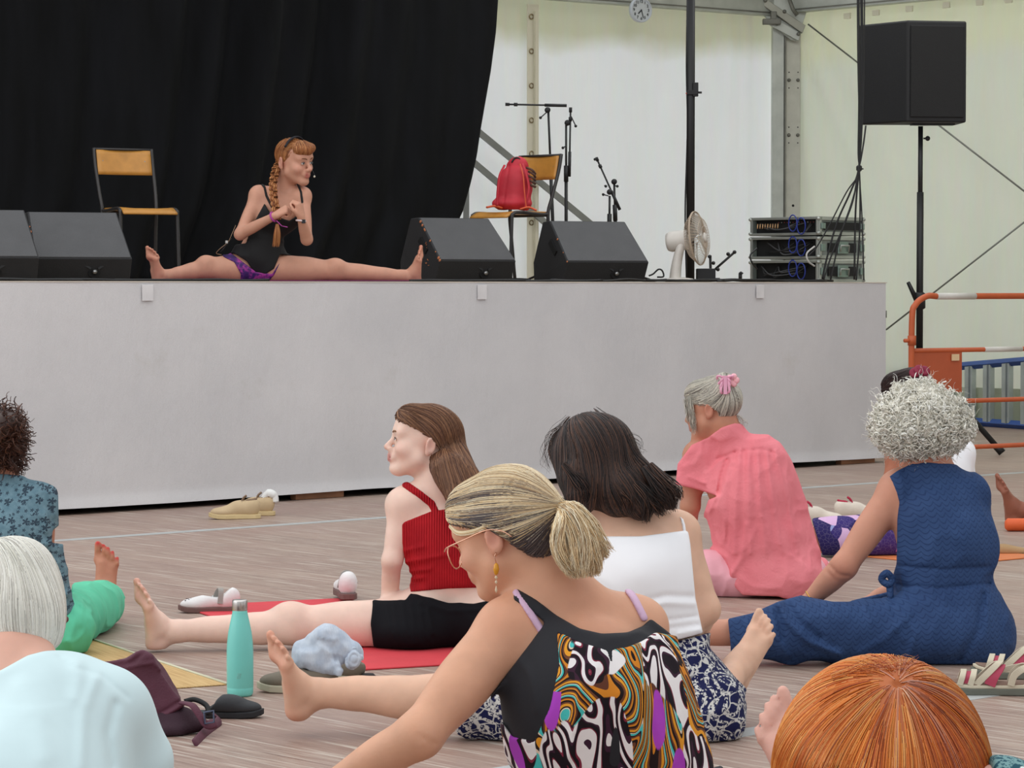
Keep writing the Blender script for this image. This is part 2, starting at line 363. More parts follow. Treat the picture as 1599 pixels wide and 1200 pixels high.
m = MB(); m.tube([WP(1228, -14, -.1), WP(1238, 14, -.1), WP(1245, 24, -.1)], .018, 8); m.build('tie_bracket', ALD, rf, smooth=True)
m = MB(); m.box(WP(1205, 34, -.06), (.16, .08, .05)); m.box(WP(1208, 27, -.06), (.05, .07, .1)); m.build('beam_bracket', ALD, rf, bevel=.006)
# steel bracing
CAB = mat('steel_cable', (126, 128, 122), .4, .5)
def cable(name, a, b, r, mt, label, cat='cable'):
    m = MB(); m.tube([a, b], r, 8); o = m.build(name, mt, smooth=True, loc=a, absolute=False) if False else add(name, np.array(m.v), m.f, mt, loc=a); tag(o, label, cat); return o
def onright(s, z): return CN + V(0, -.02, 0) + UR * s + nr * .09 + V(0, 0, z)
def hit_right(px, py):
    """where the ray of a pixel meets the plane just inside the right wall"""
    r = FW + RT * ((px - 799.5) / FPX) + UPV * ((600 - py) / FPX); n = nr; q = CN + nr * .12
    return CO + r * (np.dot(q - CO, n) / np.dot(r, n))
def hit_back(px, py, off=.12):
    r = FW + RT * ((px - 799.5) / FPX) + UPV * ((600 - py) / FPX); n = nb; q = CN + nb * off
    return CO + r * (np.dot(q - CO, n) / np.dot(r, n))
cable('bracing_cable', hit_right(1262, 38), hit_right(1606, 304), .008, CAB, 'thin steel bracing cable falling from the corner post to the right behind the loudspeaker')
cable('bracing_cable', hit_right(1384, 515), hit_right(1606, 342), .008, CAB, 'thin steel bracing cable rising to the right behind the orange barrier')
BR = mat('brace_bar_grey', (134, 136, 132), .5, .3)
for (a, b, lb) in ((hit_back(735, 196), hit_back(930, 356), 'grey diagonal brace bar against the back tent wall, higher of the two'), (hit_back(728, 244), hit_back(880, 372), 'grey diagonal brace bar against the back tent wall, lower of the two')):
    u = nrm(b - a); m = MB(); m.box((a + b) / 2, (np.linalg.norm(b - a), .03, .05), (u, nb, np.cross(u, nb))); o = add('brace_bar', np.array(m.v), m.f, BR, smooth=False, loc=a); tag(o, lb, 'tent brace')
m = MB(); q = hit_back(728, 330, .2); m.box((q[0], q[1], 1.5), (.05, .05, 1.7)); tag(add('wall_upright', np.array(m.v), m.f, BR, smooth=False, loc=(q[0], q[1], .65)), 'slim grey upright seen between black curtain and red backpack chair', 'tent brace')
# seam with eyelets in the back wall
SM = trans('canvas_seam', (240, 236, 222))
a = hit_back(832, 8, .03); m = MB(); p = V(a[0], a[1], 1.8); m.box(p, (.11, .012, 3.56), (UB, nb, V(0, 0, 1))); sm = m.build('trim_1', SM); tag(sm, kind='structure')
m = MB(); m.tube([p + nb * .03 + V(0, 0, -1.7), p + nb * .03 + V(0, 0, 1.72)], .009, 6); lc = empty('lacing_rope', p - V(0, 0, 1.7), 'pale lacing rope with metal eyelets down the seam of the back tent wall', 'rope')
rp_ = m.build('rope', mat('lacing_rope', (200, 194, 170), .8), lc)
for py in (26, 80, 134, 188, 240, 348):
    q = hit_back(830, py, .045); m = MB(); m.tube([q + (V(UB[0], UB[1], 0) * math.cos(t) + V(0, 0, 1) * math.sin(t)) * .02 for t in np.linspace(0, 6.28, 13)[:-1]], .006, 6, closed=True); m.build('eyelet', mat('eyelet_brass', (150, 134, 104), .35, .7), rp_, smooth=True)
# side panel seams and webbing loops
lp = trans('webbing_loop', (236, 234, 220))
for i, (x, y) in enumerate(((1323, 25), (1368, 20), (1420, 14), (1478, 8), (1530, 4), (1575, 0))):
    q = hit_right(x, y); m = MB(); m.box(q, (.07, .02, .05), (UR, nr, V(0, 0, 1))); o = add('webbing_loop', np.array(m.v), m.f, lp, smooth=False, loc=q); tag(o, 'small pale webbing loop under the right eave beam, %s' % ('nearest the corner post', 'second from the corner post', 'just above the loudspeaker left edge', 'above the loudspeaker right half', 'just right of the loudspeaker top', 'at the right picture edge')[i], 'webbing loop', 'webbing loops under the right eave beam')
# clock
q = hit_back(1000, 16, .30); ck = empty('wall_clock', q, 'round pale grey wall clock hanging on the back eave beam', 'clock')
nf = nb; ux = -UB; cs = .107
m = MB(); m.lathe([(cs * .9, -.03), (cs * .98, -.02), (cs, .01), (cs * .97, .024), (cs * .9, .026), (cs * .86, .012)], q, nf, 40); m.build('rim', mat('clock_rim', (196, 202, 208), .3), ck, smooth=True)
m = MB(); m.lathe([(cs * .88, .0), (cs * .88, .013)], q, nf, 40); dial = m.build('dial', mat('clock_dial', (196, 202, 204), .5), ck)
CKB = mat('clock_black', (52, 56, 58), .5)
def clock_pt(a, r): return q + nf * .016 + (ux * math.sin(a) + V(0, 0, 1) * math.cos(a)) * r
for h in range(1, 13):
    cu = bpy.data.curves.new('clock_numeral', 'FONT'); cu.body = str(h); cu.size = .034; cu.align_x = 'CENTER'; cu.align_y = 'CENTER'; cu.extrude = .0008; cu.offset = .0006; cu.materials.append(CKB)
    ot = bpy.data.objects.new('t', cu); COL.objects.link(ot); bpy.context.view_layer.update(); me = bpy.data.meshes.new_from_object(ot); bpy.data.objects.remove(ot); me.materials.clear(); me.materials.append(CKB)
    o = bpy.data.objects.new('numeral', me); COL.objects.link(o); o.parent = dial
    R = Matrix([[ux[0], 0, nf[0]], [ux[1], 0, nf[1]], [0, 1, 0]]); o.matrix_local = Matrix.Translation(Vector(clock_pt(h * math.pi / 6, cs * .68) - q)) @ R.to_4x4()
for (nm, a, r, wdt) in (('hour_hand', math.radians(225), cs * .42, .010), ('minute_hand', math.radians(164), cs * .66, .007)):
    u = ux * math.sin(a) + V(0, 0, 1) * math.cos(a); m = MB(); m.box(q + nf * .019 + u * r * .45, (wdt, r * 1.1, .002), (np.cross(u, nf), u, nf)); m.build(nm, CKB, dial)
# black backdrop curtain
N = NT('black_curtain', .85, 0, .2); co = N.co(); N.color(N.ramp(N.noise(N.mapping(co, (3, 3, .5)), 2, 4), [(.3, (.0016, .0018, .0022)), (.75, (.0055, .006, .008))])); BLK = N.m
rng = np.random.default_rng(9); BB = 3.7
Pc = stage(-2.2, BB); nx, nz_ = 420, 70; vs = []
edge = [(0, 778), (60, 774), (120, 766), (210, 750), (250, 744), (290, 735), (335, 722), (380, 700), (440, 676), (-60, 782)]; edge.sort()
ey = [e[0] for e in edge]; ex = [e[1] for e in edge]; ph = rng.random(14) * 6.28; fr_ = rng.random(14) * 16 + 3
for j in range(nz_ + 1):
    z = STH + .01 + (4.6 - STH) * j / nz_
    for i in range(nx + 1):
        t = i / nx; dd = 22.0; py = HOR - (z - HC) * FPX / dd; xe = np.interp(py, ey, ex); pe = stage_px(xe, BB, z); s1 = float(np.dot(pe - Pc, U1)); s = s1 * t
        d = sum(math.sin(fr_[k] * (t * 7.5) + ph[k]) * (1.2 if k % 3 else .6) for k in range(14)) * .009 * (1 + 1.8 * math.exp(-((t - .72) / .1) ** 2))
        p = Pc + U1 * s + N1 * d; vs.append((p[0], p[1], z))
fs = [(j * (nx + 1) + i, j * (nx + 1) + i + 1, (j + 1) * (nx + 1) + i + 1, (j + 1) * (nx + 1) + i) for j in range(nz_) for i in range(nx)]
o = add('backdrop_curtain', vs, fs, BLK, loc=stage(2, BB)); tag(o, 'tall black backdrop curtain hanging behind the stage', 'curtain'); o.modifiers.new('s', 'SOLIDIFY').thickness = .006
# ================================================================ smooth solid modelling on a voxel grid
class Lattice:
    def __init__(s, seed=0, n=48): s.r = np.random.default_rng(seed).random((n, n, n)).astype(np.float32) * 2 - 1; s.n = n
    def __call__(s, P, f):
        q = P * np.asarray(f, np.float32); i = np.floor(q).astype(np.int32); t = q - i; t = t * t * (3 - 2 * t); n = s.n; out = 0
        for dx in (0, 1):
            for dy in (0, 1):
                for dz in (0, 1):
                    out = out + s.r[(i[..., 0] + dx) % n, (i[..., 1] + dy) % n, (i[..., 2] + dz) % n] * (t[..., 0] if dx else 1 - t[..., 0]) * (t[..., 1] if dy else 1 - t[..., 1]) * (t[..., 2] if dz else 1 - t[..., 2])
        return out
LAT = Lattice(5)
BIG = .08
class Solid:
    def __init__(s, lo, hi, vs=.005):
        s.lo = np.asarray(lo, float); s.vs = vs; s.n = np.ceil((np.asarray(hi, float) - s.lo) / vs).astype(int) + 1
        s.D = np.full(tuple(s.n), BIG, np.float32); s.ax = [(s.lo[i] + np.arange(s.n[i]) * vs).astype(np.float32) for i in range(3)]
    def copy(s):
        c = Solid.__new__(Solid); c._px = getattr(s, '_px', None); c.lo = s.lo; c.vs = s.vs; c.n = s.n; c.ax = s.ax; c.D = s.D.copy(); return c
    def _box(s, lo, hi, pad):
        a = np.clip(np.floor((np.asarray(lo) - pad - s.lo) / s.vs).astype(int), 0, s.n); b = np.clip(np.ceil((np.asarray(hi) + pad - s.lo) / s.vs).astype(int) + 1, 0, s.n)
        return tuple(slice(a[i], b[i]) for i in range(3))
    def _P(s, sl): return s.ax[0][sl[0]][:, None, None], s.ax[1][sl[1]][None, :, None], s.ax[2][sl[2]][None, None, :]
    def _merge(s, sl, d, k, mode='u'):
        o = s.D[sl]
        if mode == 'u':
            h = np.maximum(k - np.abs(o - d), 0) / max(k, 1e-6); s.D[sl] = np.minimum(o, d) - h * h * k * .25
        else:                                            # subtract d
            e = -d; h = np.maximum(k - np.abs(o - e), 0) / max(k, 1e-6); s.D[sl] = np.maximum(o, e) + h * h * k * .25
    def cone(s, a, b, ra, rb=None, k=.02, mode='u', flat=None):
        rb = ra if rb is None else rb; a = np.asarray(a, float); b = np.asarray(b, float); R = max(ra, rb)
        sl = s._box(np.minimum(a, b) - R, np.maximum(a, b) + R, .06); X, Y, Z = s._P(sl)
        if 0 in s.D[sl].shape: return s
        ba = b - a; L = max(float(ba @ ba), 1e-12)
        t = np.clip(((X - a[0]) * ba[0] + (Y - a[1]) * ba[1] + (Z - a[2]) * ba[2]) / L, 0, 1)
        dx, dy, dz = X - a[0] - t * ba[0], Y - a[1] - t * ba[1], Z - a[2] - t * ba[2]
        if flat is not None:                             # flatten across direction flat[0] by factor flat[1]
            f, q = nrm(flat[0]), flat[1]; g = (dx * f[0] + dy * f[1] + dz * f[2]); e = g * (1 / q - 1); dx, dy, dz = dx + e * f[0], dy + e * f[1], dz + e * f[2]
        d = np.sqrt(dx * dx + dy * dy + dz * dz) - (ra + (rb - ra) * t)
        s._merge(sl, d.astype(np.float32), k, mode); return s
    def path(s, pts, rs, k=.02, mode='u', flat=None):
        """round-cone chain joined without bulges, then blended into the solid"""
        pts = [np.asarray(p, float) for p in pts]; R = max(rs); A = np.array(pts); sl = s._box(A.min(0) - R, A.max(0) + R, .06); X, Y, Z = s._P(sl)
        if 0 in s.D[sl].shape: return s
        best = None
        for i in range(len(pts) - 1):
            a, b = pts[i], pts[i + 1]; ba = b - a; L = max(float(ba @ ba), 1e-12)
            t = np.clip(((X - a[0]) * ba[0] + (Y - a[1]) * ba[1] + (Z - a[2]) * ba[2]) / L, 0, 1)
            dx, dy, dz = X - a[0] - t * ba[0], Y - a[1] - t * ba[1], Z - a[2] - t * ba[2]
            if flat is not None:
                f, q = nrm(flat[0]), flat[1]; g = (dx * f[0] + dy * f[1] + dz * f[2]); e = g * (1 / q - 1); dx, dy, dz = dx + e * f[0], dy + e * f[1], dz + e * f[2]
            d = (np.sqrt(dx * dx + dy * dy + dz * dz) - (rs[i] + (rs[i + 1] - rs[i]) * (t * t * (3 - 2 * t)))).astype(np.float32)
            best = d if best is None else np.minimum(best, d)
        s._merge(sl, best, k, mode); return s
    def pix(s):
        """the picture column, row and distance of every grid point (a design aid for hems)"""
        if getattr(s, '_px', None) is None:
            X, Y, Z = s.ax[0][:, None, None], s.ax[1][None, :, None], s.ax[2][None, None, :] - HC
            dd = Y * cp - Z * sp_ + 0 * X; uu = Y * sp_ + Z * cp + 0 * X
            s._px = ((799.5 + FPX * X / dd).astype(np.float32), (600 - FPX * uu / dd).astype(np.float32), dd.astype(np.float32))
        return s._px
    def under(s, pts):
        """negative below the line (rows larger than the line's)"""
        x, y, d = s.pix(); p = np.array(sorted(pts), float); return ((np.interp(x, p[:, 0], p[:, 1]) - y) * d / FPX).astype(np.float32)
    def over(s, pts): return -s.under(pts)
    def rightof(s, pts):
        x, y, d = s.pix(); p = np.array(sorted([(b, a) for a, b in pts]), float); return ((np.interp(y, p[:, 0], p[:, 1]) - x) * d / FPX).astype(np.float32)
    def leftof(s, pts): return -s.rightof(pts)
    def band(s, pts, wd, near=None):
        """within wd metres of a drawn line; near keeps only what is closer than that distance"""
        x, y, d = s.pix(); m = float(d.mean()) / FPX; best = None
        for i in range(len(pts) - 1):
            (ax_, ay), (bx, by) = pts[i], pts[i + 1]; ex, ey = bx - ax_, by - ay; t = np.clip(((x - ax_) * ex + (y - ay) * ey) / (ex * ex + ey * ey), 0, 1)
            q = np.sqrt((x - ax_ - t * ex) ** 2 + (y - ay - t * ey) ** 2) * m - wd; best = q if best is None else np.minimum(best, q)
        if near is not None: best = np.maximum(best, d - near)
        return best.astype(np.float32)
    def poly(s, pts, wd=0.0):
        """negative inside a drawn outline"""
        x, y, d = s.pix(); best = None; ins = None; n = len(pts); zi = 0
        x = np.broadcast_to(x, s.D.shape); y = np.broadcast_to(y, s.D.shape)
        for i in range(n):
            (ax_, ay), (bx, by) = pts[i], pts[(i + 1) % n]; ex, ey = bx - ax_, by - ay; t = np.clip(((x - ax_) * ex + (y - ay) * ey) / (ex * ex + ey * ey), 0, 1)
            q = (x - ax_ - t * ex) ** 2 + (y - ay - t * ey) ** 2; best = q if best is None else np.minimum(best, q)
            c = ((ay > y) != (by > y)) & (x < (bx - ax_) * (y - ay) / ((by - ay) if by != ay else 1e-6) + ax_); ins = c if ins is None else ins ^ c
        return (np.sqrt(best) * np.where(ins, -1, 1) * d / FPX - wd).astype(np.float32)
    def nearer(s, d0): return s.pix()[2] - np.float32(d0)
    def floor(s, z=.002): s.D = np.maximum(s.D, (z - s.ax[2])[None, None, :].astype(np.float32)); return s
    def foldp(s, pts, wd, amp, d):
        """fold along a drawn line projected onto the near surface"""
        idx = np.nonzero((np.abs(s.D) < .03)); x, y, dd = [q[idx] for q in s.pix()]; m = d / FPX; best = np.full(len(x), 9.0, np.float32)
        for i in range(len(pts) - 1):
            (ax_, ay), (bx, by) = pts[i], pts[i + 1]; ex, ey = bx - ax_, by - ay; t = np.clip(((x - ax_) * ex + (y - ay) * ey) / (ex * ex + ey * ey), 0, 1)
            best = np.minimum(best, np.sqrt((x - ax_ - t * ex) ** 2 + (y - ay - t * ey) ** 2) * m)
        wt = np.clip((d + .08 - dd) / .04, 0, 1); s.D[idx] -= amp * np.exp(-(best / wd) ** 2) * wt; return s
    def ell(s, c, r, R=None, k=.02, mode='u'):
        """ellipsoid, R rows are its axes"""
        R = np.eye(3) if R is None else np.asarray(R); c = np.asarray(c, float); r = np.asarray(r, float)
        ext = np.sqrt(((R * r[:, None]) ** 2).sum(0)); sl = s._box(c - ext, c + ext, .06); X, Y, Z = s._P(sl)
        if 0 in s.D[sl].shape: return s
        q = 0; g = 0
        for i in range(3):
            u = ((X - c[0]) * R[i, 0] + (Y - c[1]) * R[i, 1] + (Z - c[2]) * R[i, 2]) / r[i]; q = q + u * u; g = g + (u / r[i]) ** 2
        k0 = np.sqrt(q); d = k0 * (k0 - 1) / np.maximum(np.sqrt(g), 1e-6)
        s._merge(sl, d.astype(np.float32), k, mode); return s
    def coords(s):
        X, Y, Z = np.meshgrid(*s.ax, indexing='ij'); return np.stack([X, Y, Z], -1)
    def half(s, p, n): 
        n = nrm(n); X, Y, Z = s.ax[0][:, None, None], s.ax[1][None, :, None], s.ax[2][None, None, :]
        return ((X - p[0]) * n[0] + (Y - p[1]) * n[1] + (Z - p[2]) * n[2]).astype(np.float32)
    def noise(s, f, amp, seed=0):
        """wrinkles: only near the surface"""
        idx = np.nonzero(np.abs(s.D) < .03); P = np.stack([s.ax[i][idx[i]] for i in range(3)], -1) + seed * 3.7
        s.D[idx] += LAT(P, f) * amp; return s
    def crumple(s, f, amp, seed=0, p=5):
        """sharp branching creases"""
        idx = np.nonzero(np.abs(s.D) < .03); P = np.stack([s.ax[i][idx[i]] for i in range(3)], -1) + np.float32(seed * 2.3); P = P + .025 * np.stack([LAT(P + i * 3, (9, 9, 9)) for i in range(3)], -1)
        r = (1 - np.abs(LAT(P, f))) ** p; s.D[idx] -= (amp * (r - .25)).astype(np.float32); return s
    def fold(s, pts, wd, amp):
        idx = np.nonzero(np.abs(s.D) < .03); P = np.stack([s.ax[i][idx[i]] for i in range(3)], -1)
        best = np.full(len(P), 9.0, np.float32); n = len(pts)
        for i in range(n - 1):
            a, b = np.asarray(pts[i], float), np.asarray(pts[i + 1], float); ba = b - a; t = np.clip((P - a) @ ba / max(ba @ ba, 1e-9), 0, 1); best = np.minimum(best, np.linalg.norm(P - a - t[:, None] * ba, axis=1))
        s.D[idx] -= amp * np.exp(-(best / wd) ** 2); return s
    def mesh(s, iso=0.0):
        g = vdb.FloatGrid(BIG); D = s.D.copy(); D[0] = D[-1] = BIG; D[:, 0] = D[:, -1] = BIG; D[:, :, 0] = D[:, :, -1] = BIG
        g.copyFromArray(D); out = g.convertToPolygons(isovalue=iso, adaptivity=0.0); v, q = out[0], out[-1]
        return v * s.vs + s.lo, q[:, ::-1].astype(np.int32)
    def sample(s, P):
        q = (P - s.lo) / s.vs; q = np.clip(q, 0, s.n - 1.001); i = q.astype(int); t = q - i; D = s.D; out = 0
        for dx in (0, 1):
            for dy in (0, 1):
                for dz in (0, 1):
                    out = out + D[i[:, 0] + dx, i[:, 1] + dy, i[:, 2] + dz] * (t[:, 0] if dx else 1 - t[:, 0]) * (t[:, 1] if dy else 1 - t[:, 1]) * (t[:, 2] if dz else 1 - t[:, 2])
        return out
    def grad(s, P):
        e = s.vs * 1.5; return np.stack([s.sample(P + V(e, 0, 0)) - s.sample(P - V(e, 0, 0)), s.sample(P + V(0, e, 0)) - s.sample(P - V(0, e, 0)), s.sample(P + V(0, 0, e)) - s.sample(P - V(0, 0, e))], -1)
def smooth_verts(v, q, it=2):
    n = len(v); e = np.concatenate([q[:, [0, 1]], q[:, [1, 2]], q[:, [2, 3]], q[:, [3, 0]]]); 
    for _ in range(it):
        a = np.zeros((n, 3)); c = np.zeros(n)
        for x in range(3): a[:, x] = np.bincount(e[:, 0], v[e[:, 1], x], n) + np.bincount(e[:, 1], v[e[:, 0], x], n)
        c = np.bincount(e[:, 0], minlength=n) + np.bincount(e[:, 1], minlength=n); v = v * .4 + .6 * a / c[:, None]
    return v
FLOORZ = [.002]
def solid_obj(name, S, mt, parent, colf=None, it=2):
    S.floor(FLOORZ[0]); v, q = S.mesh()
    if it: v = smooth_verts(v, q, it)
    return add(name, v, q, mt, parent, col=None if colf is None else colf(v))
def garment(S, off, regions, noise=None, k=.006):
    """solid a little larger than the body S, kept where every region value is negative"""
    g = S.copy(); g.D = g.D - np.float32(off)
    if noise:
        for (f, a, sd) in noise: g.noise(f, a, sd)
    r = regions[0]
    for x in regions[1:]: r = np.maximum(r, x)
    h = np.maximum(k - np.abs(g.D - r), 0) / k; g.D = np.maximum(g.D, r) + h * h * k * .25
    return g
def tube_region(S, pts, wd):
    X, Y, Z = S.ax[0][:, None, None], S.ax[1][None, :, None], S.ax[2][None, None, :]; best = None
    for i in range(len(pts) - 1):
        a, b = np.asarray(pts[i], float), np.asarray(pts[i + 1], float); ba = b - a
        t = np.clip(((X - a[0]) * ba[0] + (Y - a[1]) * ba[1] + (Z - a[2]) * ba[2]) / (ba @ ba), 0, 1)
        d = np.sqrt((X - a[0] - t * ba[0]) ** 2 + (Y - a[1] - t * ba[1]) ** 2 + (Z - a[2] - t * ba[2]) ** 2).astype(np.float32) - wd
        best = d if best is None else np.minimum(best, d)
    return best

# ---------------------------------------------------------------- head, hand, foot
def frame(fwd, up):
    f = nrm(fwd); r = nrm(np.cross(f, up)); u = np.cross(r, f); return np.stack([r, f, u])          # rows right, forward, up
class Head:
    def __init__(s, c, fwd, up, sc=1.0): s.c = np.asarray(c, float); s.R = frame(fwd, up); s.k = sc
    def p(s, x, y, z): return s.c + (V(x, y, z) * s.k) @ s.R
    def put(s, S, face=True, ears=(1, -1), full=0.0):
        k = s.k; e = lambda c, r, kk=.02, mode='u', R=None: S.ell(s.p(*c), np.array(r) * k, s.R if R is None else R, kk * k, mode)
        cn = lambda a, b, ra, rb, kk=.015, mode='u': S.cone(s.p(*a), s.p(*b), ra * k, rb * k, kk * k, mode)
        e((0, -.02, .034), (.074, .098, .082)); e((0, .022, -.020), (.063 + full, .063, .086), .03)
        cn((-.048, .005, -.055), (-.012, .062, -.098), .022, .018, .03); cn((.048, .005, -.055), (.012, .062, -.098), .022, .018, .03)
        e((0, .076, -.1), (.02, .017, .015), .02); cn((0, -.03, -.05), (0, .0, -.075), .048, .032, .03)
        if face:
            cn((-.042, .073, .022), (0, .08, .02), .014, .014, .02); cn((.042, .073, .022), (0, .08, .02), .014, .014, .02)
            e((0, .05, .058), (.06, .043, .048), .03)
            for sg in (-1, 1):
                e((sg * .04, .058, -.032), (.024, .024, .02), .03); e((sg * .031, .1, -.002), (.017, .016, .012), .012, 's'); e((sg * .031, .0755, -.002), (.0145, .0125, .0125), .004)
                cn((sg * .016, .0855, .0085), (sg * .047, .0765, .006), .0035, .003, .006)
            cn((0, .087, .006), (0, .112, -.032), .0075, .0105, .014)
            for sg in (-1, 1): e((sg * .011, .1, -.037), (.008, .011, .008), .008)
            e((0, .088, -.062), (.024, .014, .016), .02); cn((-.02, .088, -.064), (0, .1, -.0585), .004, .0062, .006); cn((.02, .088, -.064), (0, .1, -.0585), .004, .0062, .006)
            cn((-.017, .088, -.069), (0, .098, -.0715), .005, .007, .005); cn((.017, .088, -.069), (0, .098, -.0715), .005, .007, .005)
            cn((-.022, .0965, -.0655), (.022, .0965, -.0655), .0018, .0018, .004, 's')
        for sg in ears:
            Re = np.stack([nrm(s.R[0] * sg * .9 - s.R[1] * .4), nrm(s.R[1] * .9 + s.R[0] * sg * .4), s.R[2]])
            e((sg * .0785, -.027, -.006), (.0095, .0185, .031), .005, 'u', Re); S.ell(s.p(sg * .077, -.027, -.006) + Re[0] * .0085 * k + s.R[2] * .003 * k + Re[1] * .002 * k, np.array((.0075, .0115, .021)) * k, Re, .002, 's'); e((sg * .079, -.019, -.03), (.006, .009, .011), .006)
        return s
    def tint(s, lip=(176, 96, 96), blush=(214, 150, 134), nose=None):
        b = [(s.p(x, .098, z), .009 * s.k, lin(lip), .85) for x in (-.012, 0, .012) for z in (-.058, -.071)]
        b += [(s.p(sg * .05, .07, -.035), .03 * s.k, lin(blush), .32) for sg in (-1, 1)] + [(s.p(0, .118, -.035), .014 * s.k, lin(blush), .5)]
        b += [(s.p(sg * .082, -.027, -.006), .03 * s.k, lin(blush), .6) for sg in (-1, 1)]
        return b
    def eyes(s, parent, iris=(70, 90, 100), brow=(110, 76, 52), sides=(-1, 1), open_=1.0):
        we = mat('eye_white', (214, 206, 200), .25); ir = mat('iris_%d%d%d' % iris, iris, .2); pu = mat('pupil_black', (14, 12, 12), .15)
        for sg in sides:
            c = V(sg * .031, .0775, -.002); f = nrm(V(sg * .12, 1, -.03)); m = MB()
            vs = []; m2 = MB(); R2 = s.R
            def P(x, y, z): return s.p(c[0] + x, c[1] + y, c[2] + z)
            m.v = []; n = 16
            ring = [P(.0135 * math.cos(a), .0128 - .004 * abs(math.cos(a)) ** 2 * 1.4 + (.0015), .0062 * open_ * math.sin(a)) for a in np.linspace(0, 2 * math.pi, n, endpoint=False)]
            m._a([P(0, .0150, 0)] + ring, [(0, 1 + i, 1 + (i + 1) % n) for i in range(n)]); ball = m.build('eyeball', we, parent, smooth=True)
            for nm, rr, dy, mt_ in (('iris', .0056, .0156, ir), ('pupil', .0026, .0161, pu)):
                m = MB(); ring = [P(rr * math.cos(a), dy - .0002, max(-.0058, min(.0056 * open_, rr * math.sin(a)))) for a in np.linspace(0, 2 * math.pi, n, endpoint=False)]
                m._a([P(0, dy, 0)] + ring, [(0, 1 + i, 1 + (i + 1) % n) for i in range(n)]); m.build(nm, mt_, ball, smooth=True)
            m = MB(); m.tube([P(.0145 * math.cos(a), .0142 - .0045 * math.cos(a) ** 2, .0072 * open_ * math.sin(a)) for a in np.linspace(.15, math.pi - .15, 9)], [.0006, .001, .0013, .0013, .0013, .0013, .0013, .001, .0006], 6); m.build('eyelashes', mat('lash_brown', (58, 40, 34), .6), parent, smooth=True)
            m = MB(); m.tube([s.p(sg * x, y, z) for x, y, z in ((.013, .099, .019), (.025, .097, .0235), (.038, .091, .024), (.051, .078, .019))], [.0022, .0032, .0028, .0012], 6, flat=(1, 1)); m.build('eyebrow', mat('brow_%d' % brow[0], brow, .8), parent, smooth=True)
def foot(S, ank, toe, sole, med, L=1.0, k=.012):
    """ankle joint, direction the toes point, direction of the sole, towards the big toe"""
    t, s_, m = nrm(toe), nrm(sole), nrm(med); P = lambda a, b, c: np.asarray(ank) + (t * a + s_ * b + m * c) * L
    S.ell(P(-.034, .034, 0), V(.03, .034, .03) * L, np.stack([t, s_, m]), .02); S.cone(P(-.01, 0, 0), P(.03, .02, .0), .036 * L, .034 * L, .02)
    S.cone(P(.02, .022, .004), P(.115, .044, .012), .031 * L, .019 * L, .02); S.cone(P(.02, .03, -.012), P(.1, .052, -.022), .027 * L, .016 * L, .02)
    S.cone(P(-.03, .052, -.006), P(.1, .06, -.028), .02 * L, .014 * L, .015); S.cone(P(-.03, .052, .006), P(.04, .042, .018), .02 * L, .014 * L, .015)
    S.ell(P(.128, .056, .022), V(.024, .015, .019) * L, np.stack([t, s_, m]), .012); S.cone(P(.128, .058, .02), P(.108, .061, -.03), .014 * L, .013 * L, .012)
    nails = []
    S.path([P(.145, .058, .026), P(.168, .054, .026), P(.183, .055, .025)], [.013 * L, .0118 * L, .0122 * L], .003); nails.append(P(.189, .046, .025))
    for i in range(4):
        c = .0052 - i * .0155; e = .176 - .006 * i - .003 * i * i; S.path([P(.128 - .006 * i, .056, c), P(e - .016, .05, c), P(e, .058, c)], [.0092 * L, .0079 * L, .0082 * L], .002); nails.append(P(e + .004, .051, c))
    for a in (-1, 1): S.ell(P(-.006, .004, .031 * a), V(.012, .014, .010) * L, np.stack([t, s_, m]), .012)
    return nails
def sole_tint(ank, toe, sole, med, L=1.0, col=(206, 132, 108)):
    t, s_, m = nrm(toe), nrm(sole), nrm(med); P = lambda a, b, c: np.asarray(ank) + (t * a + s_ * b + m * c) * L
    return [(P(-.045, .06, 0), .035, lin(col), .55), (P(.125, .07, .02), .03, lin(col), .55), (P(.11, .075, -.025), .028, lin(col), .5), (P(.05, .075, -.025), .028, lin(col), .35), (P(.19, .06, .02), .02, lin(col), .6), (P(.172, .06, -.02), .03, lin(col), .6)]
def hand(S, wr, d, pn, thumb, L=1.0, curl=(.3, .5, .4), spread=.0, k=.008):
    """wrist, direction of the fingers, palm side normal, thumb side"""
    d = nrm(d); pn = nrm(pn - d * np.dot(pn, d)); th = nrm(np.cross(d, pn)); th = th if np.dot(th, thumb) > 0 else -th
    P = lambda a, b, c: np.asarray(wr) + (d * a + th * b + pn * c) * L
    for b, r in ((.026, .0115), (.008, .0125), (-.010, .012), (-.027, .0105)): S.cone(P(.012, b * .55, 0), P(.082 - abs(b - .008) * .25, b, 0), .0155 * L, r * L, .012)
    S.ell(P(.035, .022, .010), V(.026, .014, .014) * L, np.stack([d, th, pn]), .012)
    for j, (b, ln) in enumerate(((.027, 1.0), (.009, 1.12), (-.010, 1.04), (-.028, .82))):
        q = P(.084 - abs(b - .008) * .25, b, 0); a = 0; pts = [q]
        for c, l in zip(curl, (.038, .025, .02)):
            a += c + j * .03; u = nrm(d * math.cos(a) + pn * math.sin(a) + th * (b * spread * 10)); q = q + u * l * ln * L; pts.append(q)
        S.path(pts, [.0095 * L, .0085 * L, .0078 * L, .0066 * L], .004)
    S.path([P(.022, .024, .006), P(.046, .046, .014), P(.072, .05, .024), P(.09, .042, .034)], [.0135 * L, .0115 * L, .0098 * L, .0078 * L], .008)
